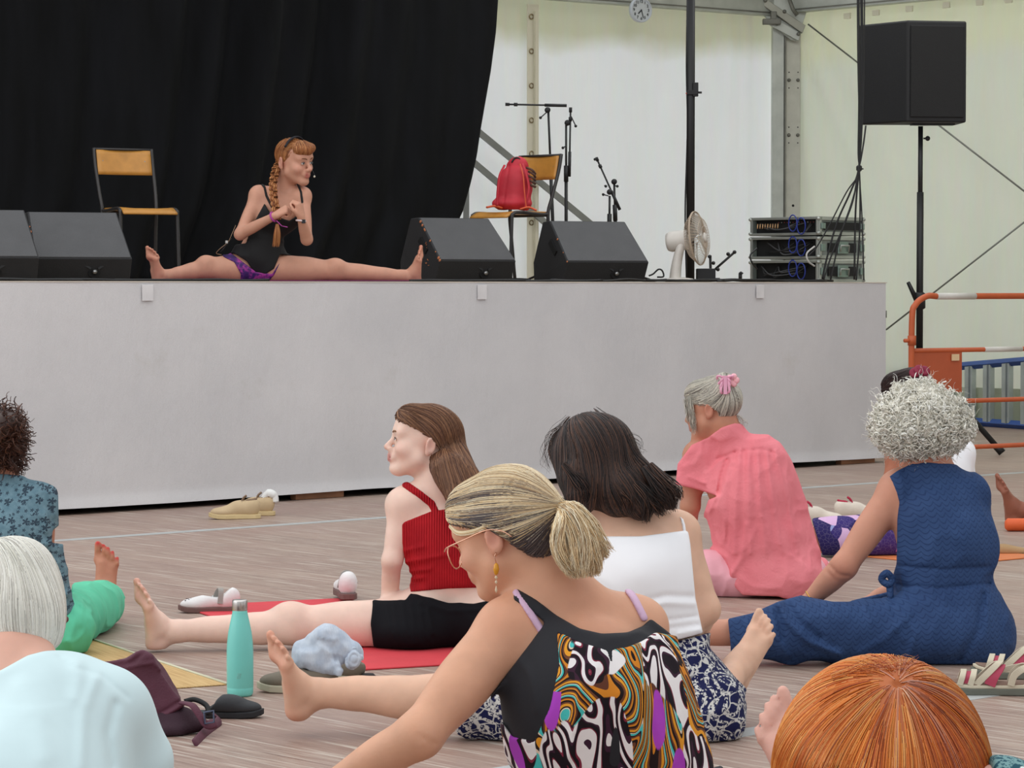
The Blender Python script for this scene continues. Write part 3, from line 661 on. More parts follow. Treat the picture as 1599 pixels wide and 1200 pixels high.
def skin_color(base, blobs=(), mott=.05):
    b0 = np.array(lin(base), np.float32)
    def f(v):
        c = np.tile(b0, (len(v), 1)); n = LAT(v.astype(np.float32), (22, 22, 22)) + .5 * LAT(v.astype(np.float32), (60, 60, 60)); c = c * (1 + mott * n[:, None])
        for (p, r, col, a) in blobs:
            w_ = a * np.exp(-(np.linalg.norm(v - np.asarray(p), axis=1) / r) ** 2); c = c * (1 - w_[:, None]) + np.array(col) * w_[:, None]
        return c
    return f
# ---------------------------------------------------------------- hair
def strands_mesh(lines, r, cols, rng, tip=.35):
    """lines (n, m, 3) -> 3-sided tubes with per-strand colour"""
    n, m, _ = lines.shape; t = np.gradient(lines, axis=1); t /= np.maximum(np.linalg.norm(t, axis=2, keepdims=True), 1e-9)
    ref = np.array([.31, .2, .93]); u = np.cross(t, ref); u /= np.maximum(np.linalg.norm(u, axis=2, keepdims=True), 1e-9); w_ = np.cross(t, u)
    rr = r * (1 - (1 - tip) * np.linspace(0, 1, m) ** 2)[None, :, None] * rng.uniform(.7, 1.25, (n, 1, 1)); vs = np.stack([lines + rr * (u * math.cos(a) + w_ * math.sin(a)) for a in (0, 2.094, 4.189)], 2)
    vs = vs.reshape(-1, 3); base = (np.arange(n) * m * 3)[:, None, None]; i = (np.arange(m - 1) * 3)[None, :, None]; k = np.arange(3)[None, None, :]; k2 = (k + 1) % 3
    f = np.stack([base + i + k, base + i + k2, base + i + 3 + k2, base + i + 3 + k], -1).reshape(-1, 4)
    c = np.repeat(cols, m * 3, axis=0); return vs, f, c
def pick(cols, wts, n, rng, jit=.12):
    C = np.array([lin(c) for c in cols]); w_ = np.array(wts, float); i = rng.choice(len(C), n, p=w_ / w_.sum()); return C[i] * rng.uniform(1 - jit, 1 + jit, (n, 1))
def flow_strands(S, seeds, field, steps, ds, rng, lift=.002, snap=True):
    """follow a direction field over the surface of a solid"""
    P = seeds.copy(); out = []; lf = rng.uniform(0, lift, (len(P), 1)); prev = None
    for i in range(steps):
        if snap:
            for _ in range(2):
                g = S.grad(P); g /= np.maximum(np.linalg.norm(g, axis=1, keepdims=True), 1e-9); P = P - g * (S.sample(P)[:, None] - lf)
        out.append(P.copy()); F = field(P); g = S.grad(P); g /= np.maximum(np.linalg.norm(g, axis=1, keepdims=True), 1e-9)
        F = F - g * (F * g).sum(1, keepdims=True); F /= np.maximum(np.linalg.norm(F, axis=1, keepdims=True), 1e-9)
        if prev is not None: F = F * .6 + prev * .4; F /= np.maximum(np.linalg.norm(F, axis=1, keepdims=True), 1e-9)
        prev = F; P = P + F * ds
    return np.stack(out, 1)
def bundle(guide, n, rad, rng, m=14, wave=.0, freq=3, tipspread=1.0, flat=None):
    """n strands around a guide path; rad is a list of radii along it"""
    g = np.array(smooth_path(guide, 8)); tt = np.linspace(0, len(g) - 1, m); G_ = np.stack([np.interp(tt, np.arange(len(g)), g[:, i]) for i in range(3)], 1)
    rr = np.interp(np.linspace(0, 1, m), np.linspace(0, 1, len(rad)), rad); t = np.gradient(G_, axis=0); t /= np.linalg.norm(t, axis=1, keepdims=True)
    ref = V(.2, .9, .3) if flat is None else nrm(flat[0]); u = ref - t * (t @ ref)[:, None]; u /= np.linalg.norm(u, axis=1, keepdims=True); w_ = np.cross(t, u)
    a = rng.uniform(0, 6.283, n); q = np.sqrt(rng.uniform(0, 1, n)); x, y = np.cos(a) * q, np.sin(a) * q; fl = 1 if flat is None else flat[1]
    L = G_[None] + rr[None, :, None] * (u[None] * x[:, None, None] * fl + w_[None] * y[:, None, None])
    if wave:
        ph = rng.uniform(0, 6.28, (n, 1)); s = np.linspace(0, 1, m)[None]; wv = wave * s * rng.uniform(.5, 1.3, (n, 1)); L = L + (np.sin(s * freq * 6.28 + ph) * wv)[..., None] * u[None] + (np.cos(s * freq * 5.1 + ph * 2) * wv)[..., None] * w_[None]
    ln = rng.uniform(.8, 1.0, n); out = []
    idx = np.linspace(0, 1, m)[None] * ln[:, None] * (m - 1); i0 = np.clip(idx.astype(int), 0, m - 2); f = (idx - i0)[..., None]; r_ = np.arange(n)[:, None]
    return L[r_, i0] * (1 - f) + L[r_, i0 + 1] * f
def surf_points(S, n, rng, cond=None):
    v, q = S.mesh(); 
    if cond is not None: v = v[cond(v)]
    return v[rng.integers(0, len(v), n)].astype(float) + rng.normal(0, S.vs * .4, (n, 3))
HAIRM = vcol_mat('hair', .42, .35, var=.1)
SKIN = vcol_mat('skin', .5, .35, bump=.12, bscale=140, sub=.12)
def hair_obj(name, parts, parent, mt=None):
    v0 = []; f0 = []; c0 = []; b = 0
    for (v, f, c) in parts: v0.append(v); f0.append(f + b); c0.append(c); b += len(v)
    return add(name, np.concatenate(v0), np.concatenate(f0), mt or HAIRM, parent, col=np.concatenate(c0))
# ================================================================ people
def orth(t, s, side):
    t = nrm(t); s = nrm(np.asarray(s, float) - t * np.dot(t, s)); return t, s, np.cross(t, s) * side
class Fig:
    def __init__(s, lo, hi, vs=.005): s.S = Solid(lo, hi, vs); s.blobs = []
    def torso(s, pel, chest, neck, shL, shR, side=None, pw=.165, pd=.115, ww=.125, wd=.09, cw=.145, cd=.098, shr=.047, nr=.05, head=None, waist=None, butt=True, cr=.15):
        S = s.S; X = nrm(side) if side is not None else nrm(shR - shL)
        ax = nrm(neck - pel); X1 = nrm(X - ax * np.dot(X, ax)); F = np.cross(X1, ax)     # rows right, up, back/forward
        s.X, s.A, s.F = X1, ax, F
        wst = (pel * .55 + chest * .45) if waist is None else waist
        ap = nrm(wst - pel); Xp = nrm(X - ap * np.dot(X, ap)); S.ell(pel, (pw, .115, pd), np.stack([Xp, ap, np.cross(Xp, ap)]), .05)
        aw = nrm(chest - pel); Xw = nrm(X - aw * np.dot(X, aw)); S.ell(wst, (ww, .15, wd), np.stack([Xw, aw, np.cross(Xw, aw)]), .07)
        ac = nrm(neck - wst); Xc = nrm(nrm(shR - shL) - ac * np.dot(nrm(shR - shL), ac)); Rc = np.stack([Xc, ac, np.cross(Xc, ac)]); s.Rc = Rc
        S.ell(chest, (cw, cr, cd), Rc, .07)
        m = (shL + shR) / 2; base = neck - ac * .02
        for q in (shL, shR):
            S.ell(q, (shr,) * 3, None, .03); S.cone(base * .75 + q * .25 - ac * .012, q - ac * .0, .042, shr * .82, .04); S.cone(neck + ac * .03, q * .7 + neck * .3 + ac * .0, .026, .026, .06)
            S.cone(q * .8 + neck * .2 - ac * .02, chest + (q - m) * .55 - ac * .03, .048, .06, .05)
        if head is not None: S.cone(neck - ac * .03, head.p(0, -.028, -.055), nr * 1.12, nr, .04); S.cone(neck - ac * .05, head.p(0, -.05, -.01), nr * .8, nr * .8, .05)
    def arm(s, sh, el, wr, r=(.046, .040, .035, .037, .024), k=.03):
        m = sh * .55 + el * .45; f = el * .72 + wr * .28
        s.S.path([sh, m, el], [r[0], r[1], r[2]], k); s.S.path([el, f, wr], [r[2], r[3], r[4]], .02); return s
    def leg(s, hip, knee, ank, r=(.088, .078, .058, .055, .036), calf=None, k=.04):
        m = hip * .5 + knee * .5; c = knee * .68 + ank * .32
        if calf is not None: c = c + calf
        s.S.path([hip, m, knee], [r[0], r[1], r[2]], k); s.S.path([knee, c, knee * .3 + ank * .7, ank], [r[2] * .98, r[3], (r[3] + r[4]) * .5, r[4]], .025); return s
    def foot(s, ank, toe, sole, side, L=1.0, nails=None, tint=True):
        t, o, m = orth(toe, sole, side); nl = foot(s.S, ank, t, o, m, L)
        if tint: s.blobs += sole_tint(ank, t, o, m, L)
        if nails:
            s.blobs += [(p, .0085 if i else .011, lin(nails), 1.0) for i, p in enumerate(nl)]
        return s
    def crease(s, pts, wd=.006, amp=-.003): s.S.fold(pts, wd, amp); return s
    def body(s, name, parent, base, mott=.05, mt=None): return solid_obj(name, s.S, mt or SKIN, parent, skin_color(base, s.blobs, mott))
def cap_hair(parent, S, n, cond, field, cols, wts, seed, steps=14, ds=.018, r=.0011, lift=.004, under=None, tip=.4):
    rng = np.random.default_rng(seed); P = surf_points(S, n, rng, cond); L = flow_strands(S, P, field, steps, ds, rng, lift); return strands_mesh(L, r, pick(cols, wts, len(L), rng), rng, tip)
def bund(guide, n, rad, cols, wts, seed, r=.0012, **kw):
    rng = np.random.default_rng(seed); L = bundle(guide, n, rad, rng, **kw); return strands_mesh(L, r, pick(cols, wts, len(L), rng), rng)
def blend_hair(cols, wts): return tuple(sum(c[i] * w_ for c, w_ in zip(cols, wts)) / sum(wts) for i in range(3))

def hair_style(parent, lo, hi, shape, field, cols, wts, seed, n=2600, steps=12, ds=.018, r=.0013, lift=.0022, cut=None, cond=None, extra=(), vs=.006, core=.8, name='hair'):
    """a hair volume with strands combed over it, as one mesh"""
    h = Solid(lo, hi, vs); shape(h)
    if cut is not None: h.D = np.maximum(h.D, cut(h))
    rng = np.random.default_rng(seed); n = int(n * 1.5); r = r * .85; P = surf_points(h, n, rng, cond); L = flow_strands(h, P, field, steps, ds, rng, lift)
    parts = [strands_mesh(L, r, pick(cols, wts, len(L), rng), rng)] + list(extra); v, q = h.mesh(); v = smooth_verts(v, q, 2)
    b = np.array([lin(c) for c in cols]).mean(0) * core; tri = np.concatenate([q]); parts.insert(0, (v, tri, np.tile(b, (len(v), 1)) * (1 + .25 * LAT(v.astype(np.float32), (70, 70, 14))[:, None])))
    return hair_obj(name, parts, parent)
def headcut(H, h, line, side=None):
    """keeps the hair behind a hairline: line(z) gives the furthest forward y"""
    X = h.coords(); Q = ((X - H.c) @ H.R.T) / H.k; return ((Q[..., 1] - line(Q[..., 2], np.abs(Q[..., 0]))) * H.k).astype(np.float32), Q

def scalp(h, H, r): h.ell(H.p(0, -.022, .036), r, H.R, .02); h.ell(H.p(0, .046, .062), V(.069, .053, .056), H.R, .02)
# ================================================================ things on the stage
BLKC = mat('monitor_black_paint', (34, 34, 36), .75, var=.12, bump=.3, bscale=120); GRI = mat('monitor_grille', (78, 78, 80), .7, var=.06, bump=.4, bscale=260); SCR = mat('bare_wood_scuff', (170, 104, 66), .8)
JET = mat('matt_black_metal', (20, 20, 22), .5); CHR = mat('dull_chrome', (150, 150, 150), .3, .9)
STB = STH + .008
def wedge(px0, px1, ytop, depth, label, yaw=0, dent=0, group=None):
    """stage monitor: sloping grille towards the viewer; px0..px1 is the grille's lower edge"""
    c = W((px0 + px1) / 2, 440, depth); wd = (px1 - px0) * depth / FPX / math.cos(yaw); h = (440 - ytop) * depth / FPX - .006
    root = empty('stage_monitor', (c[0], c[1], STB), label, 'stage monitor', group); cz = math.cos(yaw); sz = math.sin(yaw); ax = V(cz, sz, 0); ay = V(-sz, cz, 0)
    P = lambda x, y, z: V(c[0], c[1], STB) + ax * x + ay * y + V(0, 0, z)
    pr = [(.06, 0), (0, .32 * h), (.27, h), (.36, .985 * h), (.45, .12), (.44, 0)]; L = wd / 2; t = .02
    tt = [0, 0, t, t, 0, 0]; a = [P(-L + q, y, z) for (y, z), q in zip(pr, tt)]; b = [P(L - q, y, z) for (y, z), q in zip(pr, tt)]
    m = MB(); n = len(pr); m._a(a + b, [tuple(range(n)), tuple(range(n, 2 * n))[::-1]] + [(i, n + i, n + (i + 1) % n, (i + 1) % n) for i in range(n)]); cab_ = m.build('cabinet', BLKC, root, bevel=.006)
    g0, g1 = pr[1], pr[2]; s0, s1 = .02, .98; q = lambda x, s: P(x, g0[0] + (g1[0] - g0[0]) * s, g0[1] + (g1[1] - g0[1]) * s); Lx = lambda s: L - t * s - .008
    nr_ = nrm(np.cross(q(1, 0) - q(0, 0), q(0, 1) - q(0, 0))); m = MB(); m.prism([q(-Lx(s0), s0) + nr_ * .005, q(Lx(s0), s0) + nr_ * .005, q(Lx(s1), s1) + nr_ * .005, q(-Lx(s1), s1) + nr_ * .005], nr_ * -.012); m.build('grille', GRI, root, bevel=.003)
    kx = .12 * wd; yk = .045; m = MB(); m.lathe([(.034, .0), (.034, .012)], P(kx, yk, .13 * h), -ay, 20); m.build('socket_dish', mat('recess_black', (6, 6, 7), .9), cab_, smooth=False)
    m = MB(); m.tube([P(kx, yk - .01, .13 * h), P(kx, yk - .035, .13 * h)], .012, 10); m.build('rear_socket_plug', CHR, cab_, smooth=True)
    for sg in (-1, 1): m = MB(); m.box(P(kx + sg * .035, yk - .02, .2 * h), (.035, .01, .012), (nrm(ax * .8 + V(0, 0, sg * .5)), ay, nrm(V(0, 0, 1) * .8 - ax * sg * .5))); m.build('butterfly_latch', JET, cab_)
    e1 = nrm(P(0, .27, h) - P(0, 0, .32 * h)); m = MB(); m.box(P(-L + .004, .19, .56 * h), (.014, .11, .04), (ax, e1, np.cross(ax, e1))); m.build('side_handle', mat('recess_black', (6, 6, 7), .9), cab_)
    rng = np.random.default_rng(abs(int(px0)) + 3)
    for i in range(9 if dent else 3):
        s = rng.random() ** 1.6; m = MB(); r = .004 + .007 * rng.random(); e = P(-L + t * s, g0[0] + (g1[0] - g0[0]) * s, g0[1] + (g1[1] - g0[1]) * s); m.lathe([(r * .2, -.0045), (r, 0), (r * .3, .0045)], e, nrm(V(-.5, -.6, .3)), 6); m.build('scuff_mark', SCR, cab_)
    if dent:
        for k in range(10): m = MB(); e = P(-L - .001, .10 + .10 * rng.random(), h * (.2 + .4 * rng.random())); m.box(e, (.003, .004 + .012 * rng.random(), .003), (ax, nrm(ay + V(0, 0, rng.normal())), V(0, 0, 1))); m.build('scuff_mark', SCR, cab_)
    return root
wedge(-110, 56, 325, 14.80, 'grey-fronted stage monitor cut by the left picture edge', yaw=.38)
wedge(59, 203, 329, 15.35, 'stage monitor in front of the empty wooden chair', yaw=.38)
wedge(688, 806, 338, 17.0, 'scuffed stage monitor beside the raised foot of the person on stage', yaw=.60, dent=1)
wedge(885, 1015, 343, 17.6, 'stage monitor in front of the chair with the red backpack', yaw=.48)

PLY = mat('varnished_plywood', (196, 138, 62), .35, var=.12, vscale=14); TUB = mat('dark_grey_tube', (58, 56, 56), .4, .3)
def chair(px, d, yaw, label, ybase=440, sc=1.0):
    c = W(px, ybase, d); root = empty('school_chair', (c[0], c[1], STB), label, 'chair'); cz, sz = math.cos(yaw), math.sin(yaw); ax, ay = V(cz, sz, 0), V(-sz, cz, 0)   # x to the sitter's side, y backwards
    P = lambda x, y, z: V(c[0], c[1], STB) + (ax * x + ay * y + V(0, 0, z)) * sc
    for sg in (-1, 1):
        m = MB(); m.tube(smooth_path([P(sg * .19, -.20, 0), P(sg * .185, -.185, .38), P(sg * .185, -.17, .435), P(sg * .18, -.10, .445), P(sg * .175, .10, .435), P(sg * .175, .145, .44)], 6), .0115, 8); m.build('front_leg', TUB, root, smooth=True)
        m = MB(); m.tube(smooth_path([P(sg * .19, .21, 0), P(sg * .18, .165, .30), P(sg * .178, .150, .44), P(sg * .185, .18, .55), P(sg * .19, .235, .72), P(sg * .19, .26, .83)], 6), .0115, 8); m.build('back_leg', TUB, root, smooth=True)
    m = MB(); m.tube([P(-.19, .26, .825), P(.19, .26, .825)], .008, 8); m.build('top_rail', TUB, root, smooth=True)
    m = MB(); m.tube([P(-.18, .15, .43), P(.18, .15, .43)], .009, 8); m.build('rear_cross_bar', TUB, root, smooth=True)
    def slab(f, nx, ny, th, name):
        top = [f(i / nx * 2 - 1, j / ny) for j in range(ny + 1) for i in range(nx + 1)]; n_ = len(top); vs = top + [p - V(0, 0, th) if name == 'seat' else p + ay * th for p in top]; k = nx + 1
        fs = [(j * k + i, j * k + i + 1, (j + 1) * k + i + 1, (j + 1) * k + i) for j in range(ny) for i in range(nx)]; fs += [tuple(n_ + q for q in f_)[::-1] for f_ in fs]
        bd = [i for i in range(nx)] + [j * k + nx for j in range(ny)] + [ny * k + nx - i for i in range(nx)] + [(ny - j) * k for j in range(ny)]; fs += [(bd[i], n_ + bd[i], n_ + bd[(i + 1) % len(bd)], bd[(i + 1) % len(bd)]) for i in range(len(bd))]
        return add(name, vs, fs, PLY, root)
    slab(lambda u, v: P(u * (.165 + .01 * (1 - v)), -.215 + v * .37, .455 - .035 * max(0, .18 - v) / .18 - .008 * math.cos(u * 1.5) * (v > .2)), 10, 14, .012, 'seat')
    slab(lambda u, v: P(u * .178, .245 - .035 * (1 - v) + .02 * math.cos(u * 1.5), .665 + v * .155), 12, 6, .01, 'backrest')
    brest = [o for o in root.children if o.name.startswith('backrest')][0]
    for sg in (-1, 1): m = MB(); m.lathe([(.001, -.004), (.006, -.002), (.006, .003)], P(sg * .14, .24, .75), ay, 8); m.build('rivet', CHR, brest, smooth=True)
    return P
chair(216, 17.4, .50, 'empty wooden school chair in front of the black curtain')
chair(800, 18.3, -.80, 'wooden school chair carrying the red backpack')

# red backpack on the chair
def backpack():
    d = 18.22; K = lambda x, y, e=0: W(x, y, d + e); root = empty('backpack', K(800, 326), 'red backpack with orange trim standing on the wooden chair', 'backpack'); S = Solid(K(800, 290) - V(.25, .25, .22), K(800, 290) + V(.25, .25, .25), .005)
    S.path([K(802, 313, .0), K(804, 285, .0), K(808, 262, .02)], [.11, .115, .075], .03, flat=(V(.3, 1, 0), .7)); S.ell(K(800, 318, -.01), (.125, .09, .045), None, .03); S.D = np.maximum(S.D, S.over([(700, 327), (900, 329)])); S.noise((14, 14, 14), .008, 1)
    for q in ([(779, 268), (776, 295), (778, 322)], [(795, 258), (790, 290), (786, 322)], [(822, 262), (826, 290), (824, 322)]): S.foldp(q, .006, -.006, d)
    FLOORZ[0] = STH; R = mat('red_nylon', (196, 42, 58), .6, bump=.3, bscale=24, var=.12); O = mat('orange_piping', (222, 96, 56), .5); solid_obj('bag_body', S, R, root)
    for q in ([(788, 258, -.11), (780, 275, -.13), (777, 300, -.13), (776, 322, -.12)], [(816, 256, -.08), (822, 272, -.1), (826, 296, -.11), (820, 325, -.11)]): m = MB(); m.tube(smooth_path([K(*p) for p in q], 6), .011, 8, flat=(1, .5)); m.build('shoulder_strap', R, root, smooth=True)
    m = MB(); m.tube(smooth_path([K(812, 256, -.09), K(817, 275, -.12), K(819, 300, -.13), K(822, 327, -.12)], 6), .004, 6); m.build('piping', O, root, smooth=True)
    m = MB(); m.tube(smooth_path([K(799, 254, -.02), K(804, 247, -.02), K(811, 248, -.02), K(813, 256, -.02)], 5), .006, 8); m.build('top_handle', JET, root, smooth=True)
    for q in ([(760, 324, -.1), (772, 322, -.08), (784, 325, -.06)], [(812, 327, -.12), (826, 324, -.12), (838, 329, -.12)]): m = MB(); m.tube(smooth_path([K(*p) for p in q], 5), .014, 8, flat=(1, .5)); m.build('hip_strap', O, root, smooth=True)
    m = MB(); rng = np.random.default_rng(3)
    for i in range(5): m.tube(smooth_path([K(824 + rng.uniform(-2, 2), 262 + 6 * i, -.06), K(832 + rng.uniform(-2, 3), 266 + 6 * i, -.09), K(836, 272 + 5 * i, -.06)], 4), .008, 6)
    m.build('side_cord', mat('brown_cord', (92, 62, 50), .8), root, smooth=True); FLOORZ[0] = .002
backpack()

# microphone stands
def tube_part(name, pts, r, mt, root, **k): m = MB(); m.tube(pts, r, 8, **k); return m.build(name, mt, root, smooth=True)
def mic_stand(label, base, pole, boom, d, tilt=None, knobs=(), legs=True, joint=None):
    K = lambda x, y, e=0: W(x, y, d + e); b = K(*base); root = empty('microphone_stand', (b[0], b[1], STH), label, 'microphone stand')
    if legs:
        for a in (.3, 2.4, 4.5): tube_part('leg', [V(b[0], b[1], STH + .10), V(b[0], b[1], STH + .012) + V(math.cos(a), math.sin(a), 0) * .28], .008, JET, root)
        m = MB(); m.lathe([(.018, .07), (.022, .085), (.022, .13), (.014, .14)], V(b[0], b[1], STH), (0, 0, 1), 12); m.build('leg_hub', JET, root, smooth=True)
    p0, p1 = V(b[0], b[1], STH + .1), K(*pole); mid = p0 * .35 + p1 * .65
    tube_part('lower_pole', [p0, mid], .0115, JET, root); tube_part('upper_pole', [mid - (mid - p1) * -.0, p1], .0075, JET, root); tube_part('clutch', [mid + nrm(p0 - p1) * .06, mid - nrm(p0 - p1) * .05], .0155, JET, root)
    if boom:
        q0, q1 = K(*boom[0]), K(*boom[1]); tube_part('boom_arm', [q0, q1], .006, JET, root); tube_part('boom_counter', [q1, q1 + (q0 - q1) * .36], .0105, JET, root); tube_part('boom_tip', [q0, q0 + (q1 - q0) * .07], .011, JET, root); tube_part('boom_collar', [q0 + (q1 - q0) * .14, q0 + (q1 - q0) * .20], .012, JET, root)
    j = K(*joint) if joint else p1; m = MB(); m.lathe([(.01, -.02), (.02, -.014), (.02, .014), (.01, .02)], j, (0, 1, 0), 12); m.build('swivel_joint', JET, root, smooth=True)
    for (x0, y0, x1, y1) in knobs: tube_part('wing_screw', [K(x0, y0, -.02), K(x1, y1, -.03)], .004, JET, root); m = MB(); m.lathe([(.002, -.009), (.010, 0), (.002, .009)], K(x1, y1, -.03), (0, 1, 0), 10); m.build('screw_knob', JET, root, smooth=True)
    return root
mic_stand('tall black microphone stand with its boom arm held level', (866, 438), (856, 168), ((789, 163), (885, 165)), 18.9, joint=(855, 172), knobs=((853, 176, 844, 184),))
mic_stand('tall black microphone stand with its boom folded straight down', (884, 438), (884, 190), ((891, 168), (889, 276)), 19.1, joint=(886, 192), knobs=((892, 182, 899, 197), (884, 228, 879, 231)))
mic_stand('low black microphone stand with short boom tilted up to the left', (951, 438), (952, 306), ((931, 246), (968, 328)), 19.2, joint=(952, 300), knobs=((950, 306, 942, 304), (944, 290, 946, 291), (931, 246, 929, 249)))
mic_stand('short black stand upright just right of the tilted boom stand', (963, 438), (959, 284), None, 19.35, knobs=((959, 290, 964, 291),))
K_ = lambda x, y, d: W(x, y, d)
# short stands by the fan
r = empty('microphone_stand', (*K_(1112, 438, 18.6)[:2], STH), 'very short black stand with angled arm between fan and equipment rack', 'microphone stand')
tube_part('upright', [K_(1110, 438, 18.6), K_(1109, 399, 18.6)], .009, JET, r); tube_part('boom_arm', [K_(1113, 424, 18.6), K_(1147, 394, 18.6)], .008, JET, r); tube_part('foot_bar', [K_(1100, 437, 18.6), K_(1124, 437, 18.6)], .012, JET, r)
for (x, y) in ((1108, 401), (1137, 397), (1147, 394), (1114, 411), (1121, 421)): m = MB(); m.lathe([(.003, -.012), (.013, 0), (.003, .012)], K_(x, y, 18.58), (0, 1, 0), 10); m.build('screw_knob', JET, r, smooth=True)
m = MB(); m.tube([K_(1156, 437, 18.6), K_(1156, 428, 18.6)], .012, 8); m.lathe([(.004, -.012), (.018, 0), (.004, .012)], K_(1157, 427, 18.6), (0, 0, 1), 10); tag(add('adapter_knob', np.array(m.v), m.f, JET, loc=K_(1156, 439, 18.6)), 'tiny black screw knob standing on the stage left of the equipment rack', 'knob')

# fan
def fan():
    d = 18.0; K = lambda x, y, e=0: W(x, y, d + e); root = empty('desk_fan', (*K(1064, 440)[:2], STH), 'cream plastic desk fan turned to the right, clear blades in a round cage', 'fan'); CR = mat('cream_plastic', (214, 208, 200), .35); CG = mat('cage_wire_tan', (186, 168, 148), .5)
    BLD = NT('clear_blade', .15); BLD.color(lin((200, 190, 178))); BLD.b.inputs['Transmission Weight'].default_value = .6; BLD.b.inputs['Alpha'].default_value = .55
    m = MB(); m.tube(smooth_path([K(1054, 441), K(1055, 425), K(1058, 405), K(1063, 386), K(1067, 380)], 6), [.050 - .0009 * i for i in range(25)], 14, flat=(1, .8)); m.build('neck', CR, root, smooth=True)
    m = MB(); c0 = V(*K(1060, 440)[:2], STH); m.lathe([(.10, .008), (.105, .016), (.09, .028), (.03, .036)], c0 + V(0, 0, .0), (0, 0, 1), 28); m.build('base', CR, root, smooth=True)
    ax = nrm(V(.93, -.36, .12)); hc = K(1084, 373); back = hc - ax * .17
    m = MB(); m.lathe([(.03, -.01), (.058, -.006), (.066, .015), (.064, .12), (.055, .135)], back, ax, 24); m.build('motor_housing', CR, root, smooth=True)
    cc = hc + ax * .02; u = nrm(np.cross(ax, V(0, 0, 1))); v_ = np.cross(u, ax); R = .172
    m = MB()
    for k in range(48):
        a = 2 * math.pi * k / 48; e = u * math.cos(a) + v_ * math.sin(a); m.tube([cc - ax * .05 + e * .04, cc - ax * .048 + e * .12, cc + e * R], .0012, 4); m.tube([cc + e * R, cc + ax * .045 + e * .12, cc + ax * .05 + e * .03], .0012, 4)
    for (r_, o) in ((R, 0), (R, .006), (.12, .045), (.12, -.048), (.07, .05)): m.tube([cc + ax * o + (u * math.cos(t) + v_ * math.sin(t)) * r_ for t in np.linspace(0, 6.283, 41)[:-1]], .003 if r_ == R else .0016, 6, closed=True)
    cg_ = m.build('cage', CG, root, smooth=True)
    m = MB(); m.lathe([(.03, -.004), (.032, 0), (.02, .008)], cc + ax * .052, ax, 20); m.build('cage_badge', CR, cg_, smooth=True)
    for k in range(4):
        a0 = k * math.pi / 2 + .3; vs = []
        for i in range(7):
            for j in range(7):
                r_ = .03 + .125 * i / 6; a = a0 + (j / 6 - .5) * (1.15 - .25 * i / 6); vs.append(cc + (u * math.cos(a) + v_ * math.sin(a)) * r_ + ax * ((j / 6 - .5) * .03))
        o = add('blade', vs, [(i * 7 + j, i * 7 + j + 1, (i + 1) * 7 + j + 1, (i + 1) * 7 + j) for i in range(6) for j in range(6)], BLD.m, root); o.modifiers.new('s', 'SOLIDIFY').thickness = .002
fan()

# lighting pole and hanging cables
p0 = K_(1078, 438, 18.4); p0[2] = STB; top = K_(1078, -60, 18.4); root = empty('black_pole', p0, 'black vertical pole rising behind the desk fan to the top of the picture', 'pole')
m = MB(); m.tube([p0, V(p0[0], p0[1], top[2])], .027, 16); m.build('tube', JET, root, smooth=True)
q = K_(1086, 140, 18.35); m = MB(); m.box(q, (.035, .05, .09)); m.box(q + V(-.02, 0, -.02), (.07, .06, .03)); m.build('clamp', JET, root, bevel=.003); m = MB(); m.tube([q + V(.01, -.02, -.02), q + V(.04, -.02, -.02)], .007, 8); m.build('clamp_screw', JET, root, smooth=True)
m = MB(); m.lathe([(.002, -.01), (.009, 0), (.002, .01)], K_(1073, 146, 18.36), (1, 0, 0), 10); m.build('red_clip', mat('red_plastic', (184, 60, 44), .5), root, smooth=True)
m = MB(); m.tube(smooth_path([K_(1074, -40, 18.37), K_(1072, 100, 18.37), K_(1073.5, 200, 18.37), K_(1070, 330, 18.37), K_(1072, 436, 18.37)], 8), .006, 6); m.build('taped_cable', JET, root, smooth=True)
def cab(pts, r, label, name='cable', cat='cable', group=None, mt=None, d=18.3, n=8):
    P = smooth_path([W(p[0], p[1], p[2] if len(p) > 2 else d) for p in pts], n); m = MB(); m.tube(P, r, 6); o = add(name, np.array(m.v), m.f, mt or JET, loc=P[-1]); tag(o, label, cat, group); return o
hung = [([(1339, -30), (1340, 90), (1342, 200), (1341, 262), (1328, 300), (1308, 345), (1292, 400), (1284, 436)], .007), ([(1344, -30), (1345, 100), (1343, 200), (1342, 262), (1332, 310), (1312, 370), (1297, 437)], .006), ([(1346, -30), (1347, 110), (1344, 210), (1341, 265), (1336, 330), (1334, 437)], .007), ([(1341, -30), (1342, 120), (1341, 230), (1343, 300), (1342, 370), (1337, 438)], .006), ([(1350, -30), (1349, 120), (1345, 220), (1342, 266), (1346, 340), (1349, 438)], .005), ([(1340, -30), (1341, 140), (1340, 240), (1342, 270), (1322, 300), (1296, 350), (1276, 385), (1262, 400)], .005), ([(1352, 196), (1349, 220), (1344, 250), (1340, 266), (1330, 320), (1300, 395), (1286, 437)], .006)]
for i, (p, r_) in enumerate(hung): cab(p, r_, ('black cable, one of the bundle hanging beside the loudspeaker onto the equipment rack'), 'hanging_cable', 'cable', 'black cables hanging in a bundle beside the loudspeaker', d=18.70 - .05 * i)
m = MB(); m.lathe([(.012, -.02), (.02, -.012), (.02, .012), (.012, .02)], K_(1341.5, 263, 18.75), (0, 0, 1), 10); m.tube([K_(1341, 263, 18.74), K_(1348, 264, 18.72)], .005, 6); tag(add('cable_tie', np.array(m.v), m.f, JET, loc=K_(1341, 263, 18.75)), 'black tie gathering the hanging cables beside the loudspeaker', 'cable tie')

